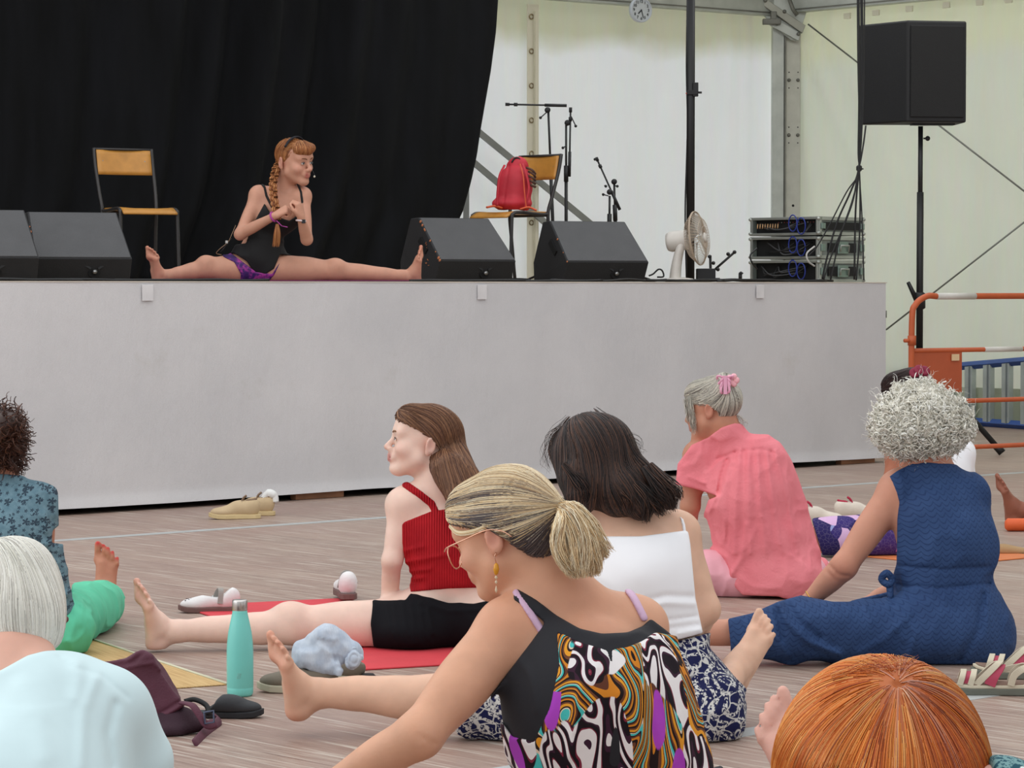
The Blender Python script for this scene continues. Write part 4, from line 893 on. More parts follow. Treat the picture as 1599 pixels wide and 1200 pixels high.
# rack of equipment: three cases on the left shown open, their sides on the right
def rack():
    d = 18.85; AL2 = mat('case_aluminium', (168, 172, 166), .35, .6, var=.1); LAM = mat('case_grey_laminate', (120, 128, 122), .5, var=.1); DK = mat('rack_inside_black', (10, 10, 12), .7); c = W(1278, 438, d); ex = nrm(V(-.72, .70, 0)); ey = nrm(V(.70, .72, 0)); Lx, Ly = 98 * d / FPX / .72 * 1.0, 80 * d / FPX / .70
    tops = [(438, 401), (401, 364), (364, 333)]; names = ('bottom', 'middle', 'top')
    rng = np.random.default_rng(11)
    for n_, ((yb, yt), nm) in enumerate(zip(tops, names)):
        zb = STH + (438 - yb) * d / FPX + .004 + .0; zt = STH + (438 - yt) * d / FPX - .004; h = zt - zb; base = V(c[0], c[1], 0)
        P = lambda a, b, z: base + ex * a + ey * b + V(0, 0, z)
        root = empty('equipment_rack', P(Lx / 2, Ly / 2, zb), 'grey flight case of sound equipment, %s of the stack of three' % nm, 'equipment rack', None)
        # shell: open on the left-hand face (normal -ey)
        m = MB(); A3 = (ex, ey, V(0, 0, 1)); th = .012
        m.box(P(Lx / 2, Ly / 2 + .01, zb + th / 2), (Lx, Ly - .02, th), A3); m.box(P(Lx / 2, Ly / 2 + .01, zt - th / 2), (Lx, Ly - .02, th), A3); m.box(P(th / 2, Ly / 2, (zb + zt) / 2), (th, Ly - .02, h), A3); m.box(P(Lx - th / 2, Ly / 2, (zb + zt) / 2), (th, Ly - .02, h), A3); m.box(P(Lx / 2, Ly - th, (zb + zt) / 2), (Lx, th, h), A3); m.build('shell', LAM, root)
        for (a0, z0, sx, sz) in ((Lx / 2, zb + .009, Lx, .018), (Lx / 2, zt - .009, Lx, .018), (.009, (zb + zt) / 2, .018, h), (Lx - .009, (zb + zt) / 2, .018, h)): m = MB(); m.box(P(a0, 0.0, z0), (sx, .016, sz), A3); m.build('front_trim', AL2, root, bevel=.002)
        for (b0, z0, sy, sz) in ((Ly / 2, zb + .012, Ly, .024), (Ly / 2, zt - .012, Ly, .024), (.012, (zb + zt) / 2, .024, h), (Ly - .012, (zb + zt) / 2, .024, h)): m = MB(); m.box(P(-.004, b0, z0), (.012, sy, sz), A3); m.build('side_trim', AL2, root, bevel=.002)
        m = MB(); m.box(P(Lx / 2, .05, (zb + zt) / 2), (Lx - .03, .01, h - .04), A3); m.build('equipment_front', DK, root)
        # gear details
        if n_ == 2:
            for i in range(9): m = MB(); m.tube([P(Lx - .06 - .022 * i, -.0, zt - .045), P(Lx - .067 - .022 * i, -.012, zt - .075)], .005, 6); m.build('patch_plug', mat('plug_brass', (190, 150, 110), .4, .5), root, smooth=True)
            for i in range(14): m = MB(); m.box(P(.05 + .025 * i, .042, zt - .035), (.006, .004, .006), A3); m.build('indicator', mat('led_red' if i % 3 else 'led_white', (150, 60, 60) if i % 3 else (180, 180, 180), .4), root)
        for i in range(6 - n_):
            a = rng.uniform(.06, Lx - .06); b2 = rng.uniform(.06, Lx - .06); m = MB(); m.tube(smooth_path([P(a, .03, zt - .04), P((a + b2) / 2, -.02 - .01 * i, (zb + zt) / 2 - rng.uniform(0, .05)), P(b2, .03, zb + rng.uniform(.04, .1))], 6), .005, 6); m.build('patch_cable', mat('cable_grey', (60, 60, 62), .6) if i % 2 else JET, root, smooth=True)
        for i in range(2): 
            cx, cz_ = .13 + .07 * i, (zb + zt) / 2 + .02 * i; m = MB(); m.tube([P(cx + .035 * math.cos(t), -.022 - .003 * i, cz_ + .055 * math.sin(t)) for t in np.linspace(0, 6.28, 19)[:-1]], .0045, 6, closed=True); m.build('blue_cable_loop', mat('blue_cable', (36, 54, 140), .5), root, smooth=True)
        # side with strap and latches
        m = MB(); m.box(P(-.008, Ly / 2, (zb + zt) / 2), (.01, Ly * .62 if n_ < 2 else Ly * .8, h * .42), A3); m.build('recess_panel', DK if n_ < 2 else DK, root)
        if n_ < 2:
            m = MB(); m.box(P(-.016, Ly * .5, (zb + zt) / 2 - .0), (.014, .11, h * .55), A3); rh_ = m.build('recessed_handle', mat('latch_plate', (128, 146, 138), .35, .6), root, bevel=.004)
            m = MB(); m.tube([P(-.03, Ly * .5 - .045, (zb + zt) / 2 - h * .18), P(-.034, Ly * .5 - .045, (zb + zt) / 2 + h * .1), P(-.034, Ly * .5 + .045, (zb + zt) / 2 + h * .1), P(-.03, Ly * .5 + .045, (zb + zt) / 2 - h * .18)], .006, 6); m.build('handle_bail', AL2, rh_, smooth=True)
        for b0 in (.03, Ly - .03): m = MB(); m.box(P(-.016, b0, (zb + zt) / 2), (.012, .04, h * .32), A3); m.build('corner_latch', mat('latch_plate', (128, 146, 138), .35, .6), root, bevel=.003)
        for (a0, b0) in ((.0, .0), (0, Ly), (Lx, 0)):
            for z0 in (zb + .014, zt - .014): m = MB(); m.lathe([(.003, -.014), (.016, -.006), (.016, .006), (.003, .014)], P(a0, b0, z0), (0, 0, 1), 8); m.build('ball_corner', AL2, root, smooth=True)
    cab([(1182, 420, 18.75), (1174, 410, 18.7), (1172, 398, 18.7), (1182, 388, 18.75)], .006, 'black cable looping out of the left side of the flight cases', 'looped_cable')
    cab([(1272, 416, 18.7), (1262, 408, 18.66), (1260, 396, 18.66), (1272, 385, 18.7)], .006, 'white cable looping in front of the flight cases', 'looped_cable', mt=mat('white_cable', (190, 188, 184), .5))
rack()
# cables along the stage edge
rng = np.random.default_rng(8)
for i, (a, b) in enumerate(((0, 130), (60, 300), (180, 420), (640, 820), (790, 940), (860, 1040), (1010, 1130), (1040, 1200), (1090, 1250), (1120, 1290), (1180, 1300))):
    xs = np.linspace(a, b, 7); P = [stage_px(x, .10 + .05 * (i % 3) + .03 * rng.random(), STH + .010 + (.006 * rng.random() if i < 5 else .012 * rng.random())) for x in xs]; m = MB(); m.tube(smooth_path(P, 5), .009, 6); tag(add('floor_cable', np.array(m.v), m.f, JET, loc=P[3]), 'black cable lying along the front edge of the stage, one of several', 'cable', 'black cables lying along the stage edge')
m = MB(); q = K_(1102, 430, 18.2); q[2] = STB + .043; m.box(q, (.12, .12, .085)); o = m.build('power_box', mat('plastic_black', (24, 24, 26), .5), None, bevel=.006); tag(o, 'small black box on the stage at the foot of the black pole', 'box')
cab([(1013, 431, 17.9), (1020, 428, 17.9), (1028, 421, 17.9), (1034, 423, 17.9), (1036, 432, 17.9), (1026, 433, 17.9)], .006, 'thin pale and dark wire curled on the stage between monitor and fan', 'curled_wire', 'wire')
cab([(800, 437, 17.9), (812, 437, 17.7), (826, 438, 17.3)], .012, 'thick black cable on the stage between the two right-hand monitors', 'thick_cable')
# mat under the instructor
u_ = V(1, 0, 0); MG = mat('magenta_mat', (120, 40, 92), .8); m = MB(); c = W(432, 440, 16.38); m.box((c[0], c[1], STB + .003), (1.72, .50, .005), (nrm(V(1, .24, 0)), nrm(V(-.24, 1, 0)), V(0, 0, 1))); o = m.build('yoga_mat', MG, None, bevel=.002); tag(o, 'thin magenta yoga mat under the instructor on the stage', 'yoga mat')

# ---------------------------------------------------------------- loudspeaker on its stand, barrier, ladder
def speaker():
    d = 19.6; K = lambda x, y, e=0: W(x, y, d + e); root = empty('loudspeaker', K(1437, 192), 'big black loudspeaker on a tall pole against the cream tent wall', 'loudspeaker'); s = d / FPX
    zt, zb = K(1430, 36)[2], K(1430, 193)[2]; c = K(1417, 100, -.2); ex = nrm(V(1, .18, 0)); eb = nrm(V(-.62, .78, 0)); wf = 94 * s / ex[0]; ws = 66 * s / .62
    A_, B_ = c, c + ex * wf; C_ = B_ + nrm(V(-.05, 1, 0)) * ws * .7; D_ = A_ + eb * ws
    m = MB(); pts = [V(*p[:2], zb) for p in (A_, B_, C_, D_)]; m.prism(pts, (0, 0, zt - zb)); m.build('cabinet', mat('speaker_black', (24, 24, 26), .6, bump=.3, bscale=150), root, bevel=.012)
    m = MB(); ny = V(ex[1], -ex[0], 0); m.box((A_ + B_) / 2 * V(1, 1, 0) + V(0, 0, (zt + zb) / 2) + ny * .006, (wf * .90, .014, (zt - zb) * .90), (ex, ny, V(0, 0, 1))); m.build('front_grille', mat('speaker_grille', (13, 13, 14), .7, bump=.5, bscale=300), root, bevel=.004)
    m = MB(); m.box(((A_ + D_) / 2) * V(1, 1, 0) + V(0, 0, (zt + zb) / 2), (ws * .8, .02, .06), (eb, V(eb[1], -eb[0], 0), V(0, 0, 1))) if False else m.box((A_ + B_) / 2 * V(1, 1, 0) + V(0, .2, zb - .004), (.3, .1, .012)); m.build('pole_socket_plate', JET, root)
    zb2 = 0; q = K(1437, 300, .05); st = empty('speaker_stand', (q[0], q[1], 0), 'black tripod stand holding the loudspeaker beside the stage', 'speaker stand'); base = lambda z: V(q[0], q[1], z); zz = lambda y: HC + (HOR - y) * d / FPX
    m = MB(); m.tube([base(zz(330)), base(zz(197))], .017, 14); m.build('inner_pole', mat('pole_grey_black', (44, 44, 46), .4, .3), st, smooth=True); m = MB(); m.tube([base(zz(560)), base(zz(300))], .024, 14); m.build('outer_pole', JET, st, smooth=True)
    m = MB(); m.tube([base(zz(216)) + V(.02, 0, 0), base(zz(216)) + V(.055, 0, 0)], .006, 8); m.lathe([(.01, -.012), (.018, 0), (.01, .012)], base(zz(216)) + V(.05, 0, 0), (0, 1, 0), 12); m.build('height_knob', JET, st, smooth=True)
    m = MB(); m.lathe([(.026, -.06), (.04, -.05), (.04, .05), (.026, .06)], base(zz(470)), (0, 0, 1), 14); m.build('collar', JET, st, smooth=True); m = MB(); m.tube([base(zz(470)) + V(-.02, 0, 0), K(1418, 441, .05)], [.02, .014], 8); m.build('winch_handle', JET, st, smooth=True)
    m = MB(); m.lathe([(.026, -.05), (.07, -.03), (.05, .03), (.026, .05)], base(zz(556)), (0, 0, 1), 14); m.build('leg_hub', JET, st, smooth=True)
    for i, (fx, fy) in enumerate(((K(1563, 714)[0] - q[0], -.15), (-.42, -.30), (-.1, .62))):
        foot_ = V(q[0] + fx, q[1] + fy, .025); hub = base(zz(560)); m = MB(); m.tube([hub, foot_], .02, 10); lg_ = m.build('leg', JET, st, smooth=True); m = MB(); m.tube([foot_ - nrm(foot_ - hub) * .06, foot_ + nrm(foot_ - hub) * .005], .028, 10); m.build('rubber_foot', JET, lg_, smooth=True)
speaker()
def barrier():
    OR = mat('orange_paint', (186, 86, 42), .45, var=.08); WT = mat('reflective_white_band', (206, 202, 194), .5); u = nrm(V(.83, .56, 0)); o0 = W(1424, 500, 17.2); o0[2] = 0; root = empty('crowd_barrier', o0, 'orange tubular barrier with white bands right of the stage', 'barrier'); P = lambda s, z: o0 + u * s + V(0, 0, z)
    zt, zm, zl = HC - 16 * 17.2 / FPX, HC - 101 * 17.2 / FPX, HC - 182 * 17.2 / FPX; L = 2.6
    m = MB(); m.tube(smooth_path([P(0, .02), P(0, .4), P(0, zt - .16), P(.03, zt - .05), P(.12, zt), P(.2, zt)], 6) + [P(L - .15, zt)] + smooth_path([P(L - .12, zt), P(L - .03, zt - .05), P(L, zt - .16), P(L, .02)], 6), .019, 12); m.build('outer_frame', OR, root, smooth=True)
    for z in (zm, zl, .18): m = MB(); m.tube([P(0, z), P(L, z)], .015, 10); m.build('rail', OR, root, smooth=True)
    for z, s0, s1, r in ((zt, .20, .52, .0205), (zt, 1.3, 1.6, .0205), (zm, .60, .92, .0165), (zl, 1.6, 1.9, .0165)): m = MB(); m.tube([P(s0, z), P(s1, z)], r, 12); m.build('white_band', WT, root, smooth=True)
    m = MB(); m.box(P(.20, (zm + HC - 168 * 17.2 / FPX) / 2), (.42, .012, zm - (HC - 168 * 17.2 / FPX)), (u, V(-u[1], u[0], 0), V(0, 0, 1))); m.build('sign_panel', mat('orange_panel', (180, 84, 48), .5), root, bevel=.002); m = MB(); m.box(P(.35, zm - .045) - V(0, .01, 0) + V(.005, -.006, 0), (.06, .006, .04), (u, V(-u[1], u[0], 0), V(0, 0, 1))); m.build('pale_sticker', mat('pale_sticker', (222, 190, 150), .5), root)
    for z in (zt - .27,): m = MB(); m.tube([P(-.06, z), P(0, z)], .012, 8); m.tube([P(0, z - .03), P(0, z + .03)], .026, 10); m.build('hinge_hook', OR, root, smooth=True)
    m = MB(); m.box(P(.05, .01), (.5, .05, .02), (V(-u[1], u[0], 0), u, V(0, 0, 1))); m.build('foot_plate', OR, root)
barrier()
def ladder():
    BLm = mat('blue_ladder_rail', (40, 78, 150), .4, var=.1); ALm = mat('ladder_aluminium', (176, 184, 182), .35, .5); a, b = G(1380, 655), G(1640, 674); a = a + nr * .0; u = nrm(b - a); L = float(np.linalg.norm(b - a)) + .6; root = empty('aluminium_ladder', (a + b) / 2, 'wide aluminium ladder with blue rails lying on edge against the right tent wall', 'ladder'); v = V(-u[1], u[0], 0); zt0 = (HC - (582 - HOR) * a[1] / FPX, HC - (552 - HOR) * b[1] / FPX)
    lo = lambda s: a + u * s + V(0, 0, .035); hi = lambda s: a + u * s + V(0, 0, zt0[0] + (zt0[1] - zt0[0]) * s / L)
    m = MB(); q = hi(0), hi(L); m.tube([q[0], q[1]], .034, 4, flat=(1, 1)); m.build('upper_rail', BLm, root); m = MB(); m.tube([lo(0), lo(L)], .034, 4); m.build('lower_rail', BLm, root)
    n = 11
    for i in range(n):
        s = .25 + (L - .4) * i / (n - 1); m = MB(); m.box((lo(s) + hi(s)) / 2, (.10, .05, (hi(s) - lo(s))[2]), (u, v, V(0, 0, 1))); m.build('step', ALm, root, bevel=.004)
        m = MB(); m.box((lo(s) + hi(s)) / 2 + u * .02 - v * .028, (.012, .01, (hi(s) - lo(s))[2] * .98), (u, v, V(0, 0, 1))); m.build('step_rib', mat('step_rib_grey', (128, 136, 138), .4, .4), root)  # narrow rib in a darker grey along each step
    m = MB(); s = .95; m.tube([lo(s) + V(0, -.04, .2), hi(s) + V(0, -.05, -.03)], .02, 6); m.build('blue_hinge', BLm, root, smooth=True)
ladder()
q = W(1380, 600, 17.6); q[2] = 0; pl = W(1380, 492, 19.9); m = MB(); m.tube([V(pl[0], pl[1], 0), V(pl[0], pl[1], pl[2])], .015, 8); m.tube([V(pl[0], pl[1], pl[2] - .02), V(pl[0], pl[1], pl[2] + .03)], .022, 8); tag(add('grey_post', np.array(m.v), m.f, mat('post_grey', (132, 134, 130), .5, .3), loc=(pl[0], pl[1], 0)), 'slim grey post with black cap just behind the right corner of the stage', 'post')
# ================================================================ things on the floor
def flatmat(name, a, b, wd, h, mt, label, cat, side=1, ext=(0, 0)):
    """a mat whose edge runs a-b, wd wide to one side"""
    u = nrm(b - a); n = V(-u[1], u[0], 0) * side; a = a - u * ext[0]; b = b + u * ext[1]; c = (a + b) / 2 + n * wd / 2; m = MB(); m.box(c + V(0, 0, h / 2 + .0005), (np.linalg.norm(b - a), wd, h), (u, n, V(0, 0, 1))); o = add(name, np.array(m.v), m.f, mt, smooth=False, loc=c); tag(o, label, cat); bv = o.modifiers.new('b', 'BEVEL'); bv.width = h * .3; return o
RM = mat('red_foam_mat', (206, 58, 68), .75, var=.05, bump=.3, bscale=90); flatmat('yoga_mat', G(284, 949), G(569, 1048), .64, .006, RM, 'red yoga mat under the person in the red top', 'yoga mat', side=1)
N = NT('woven_straw', .7, 0, .25); co = N.co(); e2 = G(130, 997) - G(354, 1071); aa = math.atan2(e2[1], e2[0]); rm = N.mapping(co, rot=(0, 0, -aa)); wv = N.n('ShaderNodeTexWave', {'Vector': rm, 'Scale': 55.0, 'Distortion': 1.0}, bands_direction='Y').outputs[1]; N.color(N.mix(N.ramp(N.noise(N.mapping(rm, (2, 60, 1)), 2.5, 4), [(.3, (0, 0, 0)), (.7, (1, 1, 1))]), lin((186, 148, 96)), lin((220, 188, 134)))); N.bump(wv, .6, .003)
sm_ = flatmat('straw_mat', G(354, 1071), G(130, 997), .85, .004, N.m, 'woven straw beach mat with pale edging under the person in green trousers', 'mat', side=1, ext=(0, .7))
u = nrm(G(130, 997) - G(354, 1071)); m = MB(); m.tube([G(354, 1071) + V(0, 0, .006), G(354, 1071) + u * 1.6 + V(0, 0, .006)], .004, 6); eb_ = add('edge_binding', np.array(m.v), m.f, mat('pale_binding', (206, 204, 178), .7), sm_); 
flatmat('yoga_mat', G(1272, 863), G(1402, 876), .6, .006, mat('orange_mat', (210, 122, 70), .7), 'thin orange mat under the purple patterned leggings', 'yoga mat', side=1, ext=(0, .3))

def bottle():
    b = G(375, 1087); root = empty('water_bottle', b, 'turquoise metal water bottle with silver cap standing on the floor', 'bottle'); TQ = mat('turquoise_powder_coat', (120, 208, 198), .35, var=.03, bump=.05, bscale=200); s = 1.0
    m = MB(); m.lathe([(.030, 0), (.0345, .002), (.0375, .008), (.038, .024), (.0376, .0255), (.0382, .027), (.0385, .10), (.0383, .13), (.037, .155), (.0335, .185), (.028, .212), (.0235, .232), (.0215, .243), (.0213, .246)], b, n=40); m.build('body', TQ, root, smooth=True)
    m = MB(); m.lathe([(.0195, .244), (.0195, .249)], b, n=32); m.build('neck_ring', mat('steel_polished', (200, 196, 192), .2, 1), root, smooth=True)
    m = MB(); m.lathe([(.0215, .2475), (.022, .249), (.022, .272), (.0205, .2775), (.012, .278)], b, n=32); m.build('cap', mat('steel_brushed', (196, 192, 188), .28, 1), root, smooth=True)
    m = MB()
    for dx in (-.004, .0, .004): p = [b + V(dx + .002 * k, -.0387, .062 + .008 * k) for k in (-1, 0, 1)]; m.tube(p, .0005, 4)
    m.build('etched_mark', mat('etched_grey', (150, 196, 190), .4, .3), root)
bottle()

def local(o, fwd, sc=1.0):
    f = nrm(V(fwd[0], fwd[1], 0)); s = V(-f[1], f[0], 0); o = V(o[0], o[1], o[2]); return lambda x, y, z: o + (f * x + s * y + V(0, 0, z)) * sc
OUT = [(0, 0), (.004, .022), (.03, .033), (.08, .031), (.13, .034), (.18, .043), (.22, .040), (.25, .024), (.262, .002), (.255, -.018), (.225, -.036), (.18, -.040), (.13, -.032), (.08, -.030), (.03, -.032), (.004, -.020)]
def sole(P, h0, h1, name, mt, root, grow=1.0, bev=.003, lift=.0):
    pts = OUT; m = MB(); n = len(pts); cx = .13
    rock = lambda x: .012 * max(0, (x - .2) / .06) ** 2
    lo = [P(cx + (x - cx) * grow, y * grow, h0 + rock(x)) for x, y in pts]; hi = [P(cx + (x - cx) * grow, y * grow, h1 + rock(x) + lift * max(0, (.09 - x) / .09)) for x, y in pts]
    m._a(lo + hi, [tuple(range(n))[::-1], tuple(range(n, 2 * n))] + [(i, (i + 1) % n, n + (i + 1) % n, n + i) for i in range(n)]); return m.build(name, mt, root, bevel=bev, smooth=False)
def shoe(base, fwd, style, label, cols, sc=1.0, seed=0):
    P = local(base, fwd, sc); root = empty({'sneaker': 'sneaker', 'mary': 'mary_jane_shoe', 'clog': 'clog', 'slip': 'slip_on_shoe'}[style], P(.13, 0, 0), label, 'shoe')
    f = nrm(V(fwd[0], fwd[1], 0)); R = np.stack([f, V(-f[1], f[0], 0), V(0, 0, 1)]); lo = np.minimum(P(-.03, -.06, 0), np.minimum(P(.29, .06, 0), np.minimum(P(-.03, .06, 0), P(.29, -.06, 0)))) - .03; hi = np.maximum(P(-.03, -.06, .15), np.maximum(P(.29, .06, .15), np.maximum(P(-.03, .06, .15), P(.29, -.06, .15)))) + .03
    S = Solid(lo, hi, .0032); z0 = .022; E = lambda c, r, k=.015, mode='u': S.ell(P(*c), np.array(r) * sc, R, k, mode)
    E((.045, 0, z0 + .028), (.042, .033, .040)); E((.12, 0, z0 + .022), (.07, .033, .034), .03); E((.20, .002, z0 + .014), (.058, .040, .026), .03)
    if style == 'sneaker': E((.10, 0, z0 + .045), (.05, .028, .028), .03); E((.04, 0, z0 + .052), (.040, .031, .032), .02); E((.05, 0, z0 + .09), (.032, .018, .040), .006, 's')
    elif style == 'mary': E((.035, 0, z0 + .05), (.036, .031, .036), .02); E((.095, 0, z0 + .07), (.062, .027, .044), .006, 's')
    elif style == 'clog': E((.02, 0, z0 + .06), (.10, .05, .065), .006, 's'); E((.135, 0, z0 + .03), (.05, .036, .030), .02)
    else: E((.06, 0, z0 + .075), (.062, .024, .05), .006, 's')
    S.D = np.maximum(S.D, (base[2] + .018 * sc - S.ax[2])[None, None, :].astype(np.float32)); FLOORZ[0] = base[2] + .018; up = solid_obj('upper', S, mat(cols[0][0], cols[0][1], .7, bump=.3, bscale=60, var=.1), root); FLOORZ[0] = .002
    sole(P, .001, .024, 'sole', mat(cols[1][0], cols[1][1], .7, var=.1), root, 1.04)
    if style == 'sneaker':
        m = MB(); m.tube(smooth_path([P(.10, 0, z0 + .055), P(.085, 0, z0 + .085), P(.07, 0, z0 + .098)], 5), .02, 8, flat=(1, .3)); m.build('tongue', mat(cols[2][0], cols[2][1], .8), root, smooth=True)
        m = MB()
        for k in range(5): x = .085 + .022 * k; z = z0 + .080 - .0085 * k; m.tube(smooth_path([P(x, -.022, z - .012), P(x + .006, 0, z), P(x + .012, .022, z - .012)], 4), .0026, 6)
        m.build('laces', mat(cols[3][0], cols[3][1], .8), up, smooth=True)
        m = MB(); m.tube([P(.05 + .031 * math.cos(a), .019 * math.sin(a), z0 + .074 + .012 * math.cos(a) ** 2 * (-1 if math.cos(a) > 0 else .6)) for a in np.linspace(0, 6.28, 17)[:-1]], .006, 6, closed=True); m.build('collar', mat(cols[2][0], cols[2][1], .8), root, smooth=True)
    if style == 'mary':
        m = MB(); m.ribbon(smooth_path([P(.105, -.035, .035), P(.10, -.032, .072), P(.085, -.008, .102), P(.08, .02, .094), P(.085, .036, .04)], 5), f, .019, .004); m.build('ankle_strap', mat('grey_strap', (150, 146, 140), .6), root)
        m = MB(); q = P(.11, -.0385, .055)
        sd = -R[1]
        for a in range(6): m.lathe([(.001, -.002), (.0065, 0), (.001, .002)], q + (R[0] * math.cos(a * 1.047) + V(0, 0, 1) * math.sin(a * 1.047)) * .009 * sc, sd, 8)
        m.lathe([(.001, -.003), (.005, 0), (.001, .004)], q + sd * .002, sd, 8); m.build('flower_buckle', mat('silver_trim', (190, 190, 188), .3, .7), root, smooth=True)
        m = MB(); rng = np.random.default_rng(seed)
        for i in range(22): x = .15 + .085 * rng.random(); y = rng.uniform(-.030, .03) * (1 if x < .2 else .7); g_ = P(x, y, .03); h_ = z0 + .014 + .026 * math.sqrt(max(0, 1 - ((x - .2) / .058) ** 2 * .6 - (y / .042) ** 2)); m.lathe([(.0022, -.002), (.0022, .0015)], P(x, y, h_), (0, 0, 1), 6)
        m.build('punched_holes', mat('punch_dark', (60, 58, 60), .8), up)
    return root
WSH = (('white_leather', (226, 224, 224)), ('brown_rubber_sole', (112, 84, 80)), ('grey_lining', (150, 146, 142)), ('white_lace', (220, 220, 220)))
b = G(374, 956); shoe(b, (-1, -.12), 'mary', 'white punched mary jane shoe lying behind the turquoise bottle', WSH, .83)
b = G(545, 943); shoe(b + V(0, 0, .0125), (-.15, 1), 'mary', 'white mary jane shoe seen from the heel, on the red mat', WSH, .98, 2)
BSN = (('beige_suede', (196, 172, 136)), ('cream_sole', (206, 184, 138)), ('brown_lining', (128, 104, 84)), ('beige_lace', (206, 190, 160)))
b = G(406, 810); shoe(b, (-1, -.22), 'sneaker', 'beige lace-up sneaker standing by the stage, nearer of the pair', BSN, .98)
b = G(427, 807); sn = shoe(b + V(0, .06, 0), (-1, .10), 'sneaker', 'beige sneaker stuffed with a white sock, behind its pair', BSN, .98); m = MB(); m.tube(smooth_path([b + V(-.06, .06, .085), b + V(-.03, .055, .115), b + V(.0, .06, .10), b + V(.005, .06, .07)], 5), [.018] * 5 + [.022] * 5 + [.018] * 6, 8); tag(add('sock', np.array(m.v), m.f, mat('white_sock', (230, 230, 228), .9), loc=b + V(-.03, .06, .09)), 'white sock stuffed in the beige sneaker by the stage', 'sock')
WRN = (('white_mesh', (222, 210, 196)), ('cream_rubber', (196, 184, 160)), ('raspberry_lining', (176, 36, 66)), ('white_lace', (220, 220, 220)))
b = G(1240, 820); shoe(b, (1, .12), 'sneaker', 'white and raspberry sneaker just right of the pink blouse', WRN, .95); b = G(1303, 812); shoe(b, (1, .05), 'sneaker', 'white and raspberry sneaker beyond the purple leggings', WRN, .95)
b = G(300, 1121); shoe(b, (1, -.02), 'clog', 'black rubber clog lying between maroon bag and bottle', (('black_rubber', (46, 48, 52)), ('black_rubber_sole', (34, 36, 40))), .74)
OLV = (('olive_canvas', (116, 106, 92)), ('pale_rubber_edge', (186, 178, 156))); 
b = G(530, 1080); shoe(b, (-1, -.06), 'slip', 'olive canvas shoe with pale sole behind the raised bare foot', OLV, .90); b = G(572, 1066); shoe(b + V(0, .02, 0), (-1, .0), 'slip', 'olive canvas shoe under the pale blue cloth bundle', OLV, .80)
m = MB(); q = G(575, 1066); m.lathe([(.004, 0), (.022, .004), (.024, .018), (.016, .026), (.004, .027)], q, (0, 0, 1), 14); m.tube([q + V(-.03, 0, .01), q + V(.0, .0, .012)], .009, 8); tag(add('black_strap_end', np.array(m.v), m.f, mat('black_nylon', (22, 22, 24), .7), loc=q), 'small black strap end on the floor right of the cloth bundle', 'strap')

def cloth_bundle():
    d = 8.22; K = lambda x, y, e=0: W(x, y, d + e); root = empty('cloth_bundle', K(510, 1040), 'pale blue-grey muslin cloth rolled up on the olive shoes', 'cloth'); S = Solid(K(510, 1025) - V(.17, .15, .13), K(510, 1025) + V(.17, .15, .13), .0035)
    S.path([K(474, 1018), K(508, 1010), K(548, 1024)], [.034, .048, .040], .02); S.path([K(480, 1030, -.03), K(520, 1045, -.03)], [.03, .03], .03); S.path([K(468, 1012), K(512, 990), K(530, 998)], [.014, .026, .02], .03); S.path([K(526, 1040, -.05), K(530, 1062, -.06)], [.020, .014], .02); S.noise((22, 22, 22), .009, 3); S.noise((60, 20, 60), .003, 4)
    for i in range(4): S.foldp([(498 + 9 * i, 1000 + i), (520 + 8 * i, 1018 + 2 * i), (528 + 6 * i, 1042)], .006, -.006, d)
    FLOORZ[0] = .05; N = NT('pale_blue_muslin', .9, 0, .1); co = N.co(); N.color(N.ramp(N.noise(co, 30, 3), [(.3, lin((182, 194, 212))), (.7, lin((214, 222, 234)))])); N.bump(N.n('ShaderNodeTexWave', {'Vector': co, 'Scale': 130.0, 'Distortion': 3.0}).outputs[1], .5, .003); solid_obj('rolled_cloth', S, N.m, root)
    S2 = Solid(K(545, 1030) - V(.09, .1, .08), K(545, 1030) + V(.09, .1, .08), .003); S2.ell(K(553, 1030, -.03), (.026, .03, .034), None, .01); S2.noise((50, 50, 50), .006, 5)
    for r_ in (6, 12): S2.foldp([(553 + r_ * math.cos(a), 1030 + r_ * math.sin(a) * 1.3) for a in np.linspace(0, 6.28, 10)], .0025, -.006, d)
    solid_obj('cloth_end', S2, N.m, root); FLOORZ[0] = .002
cloth_bundle()

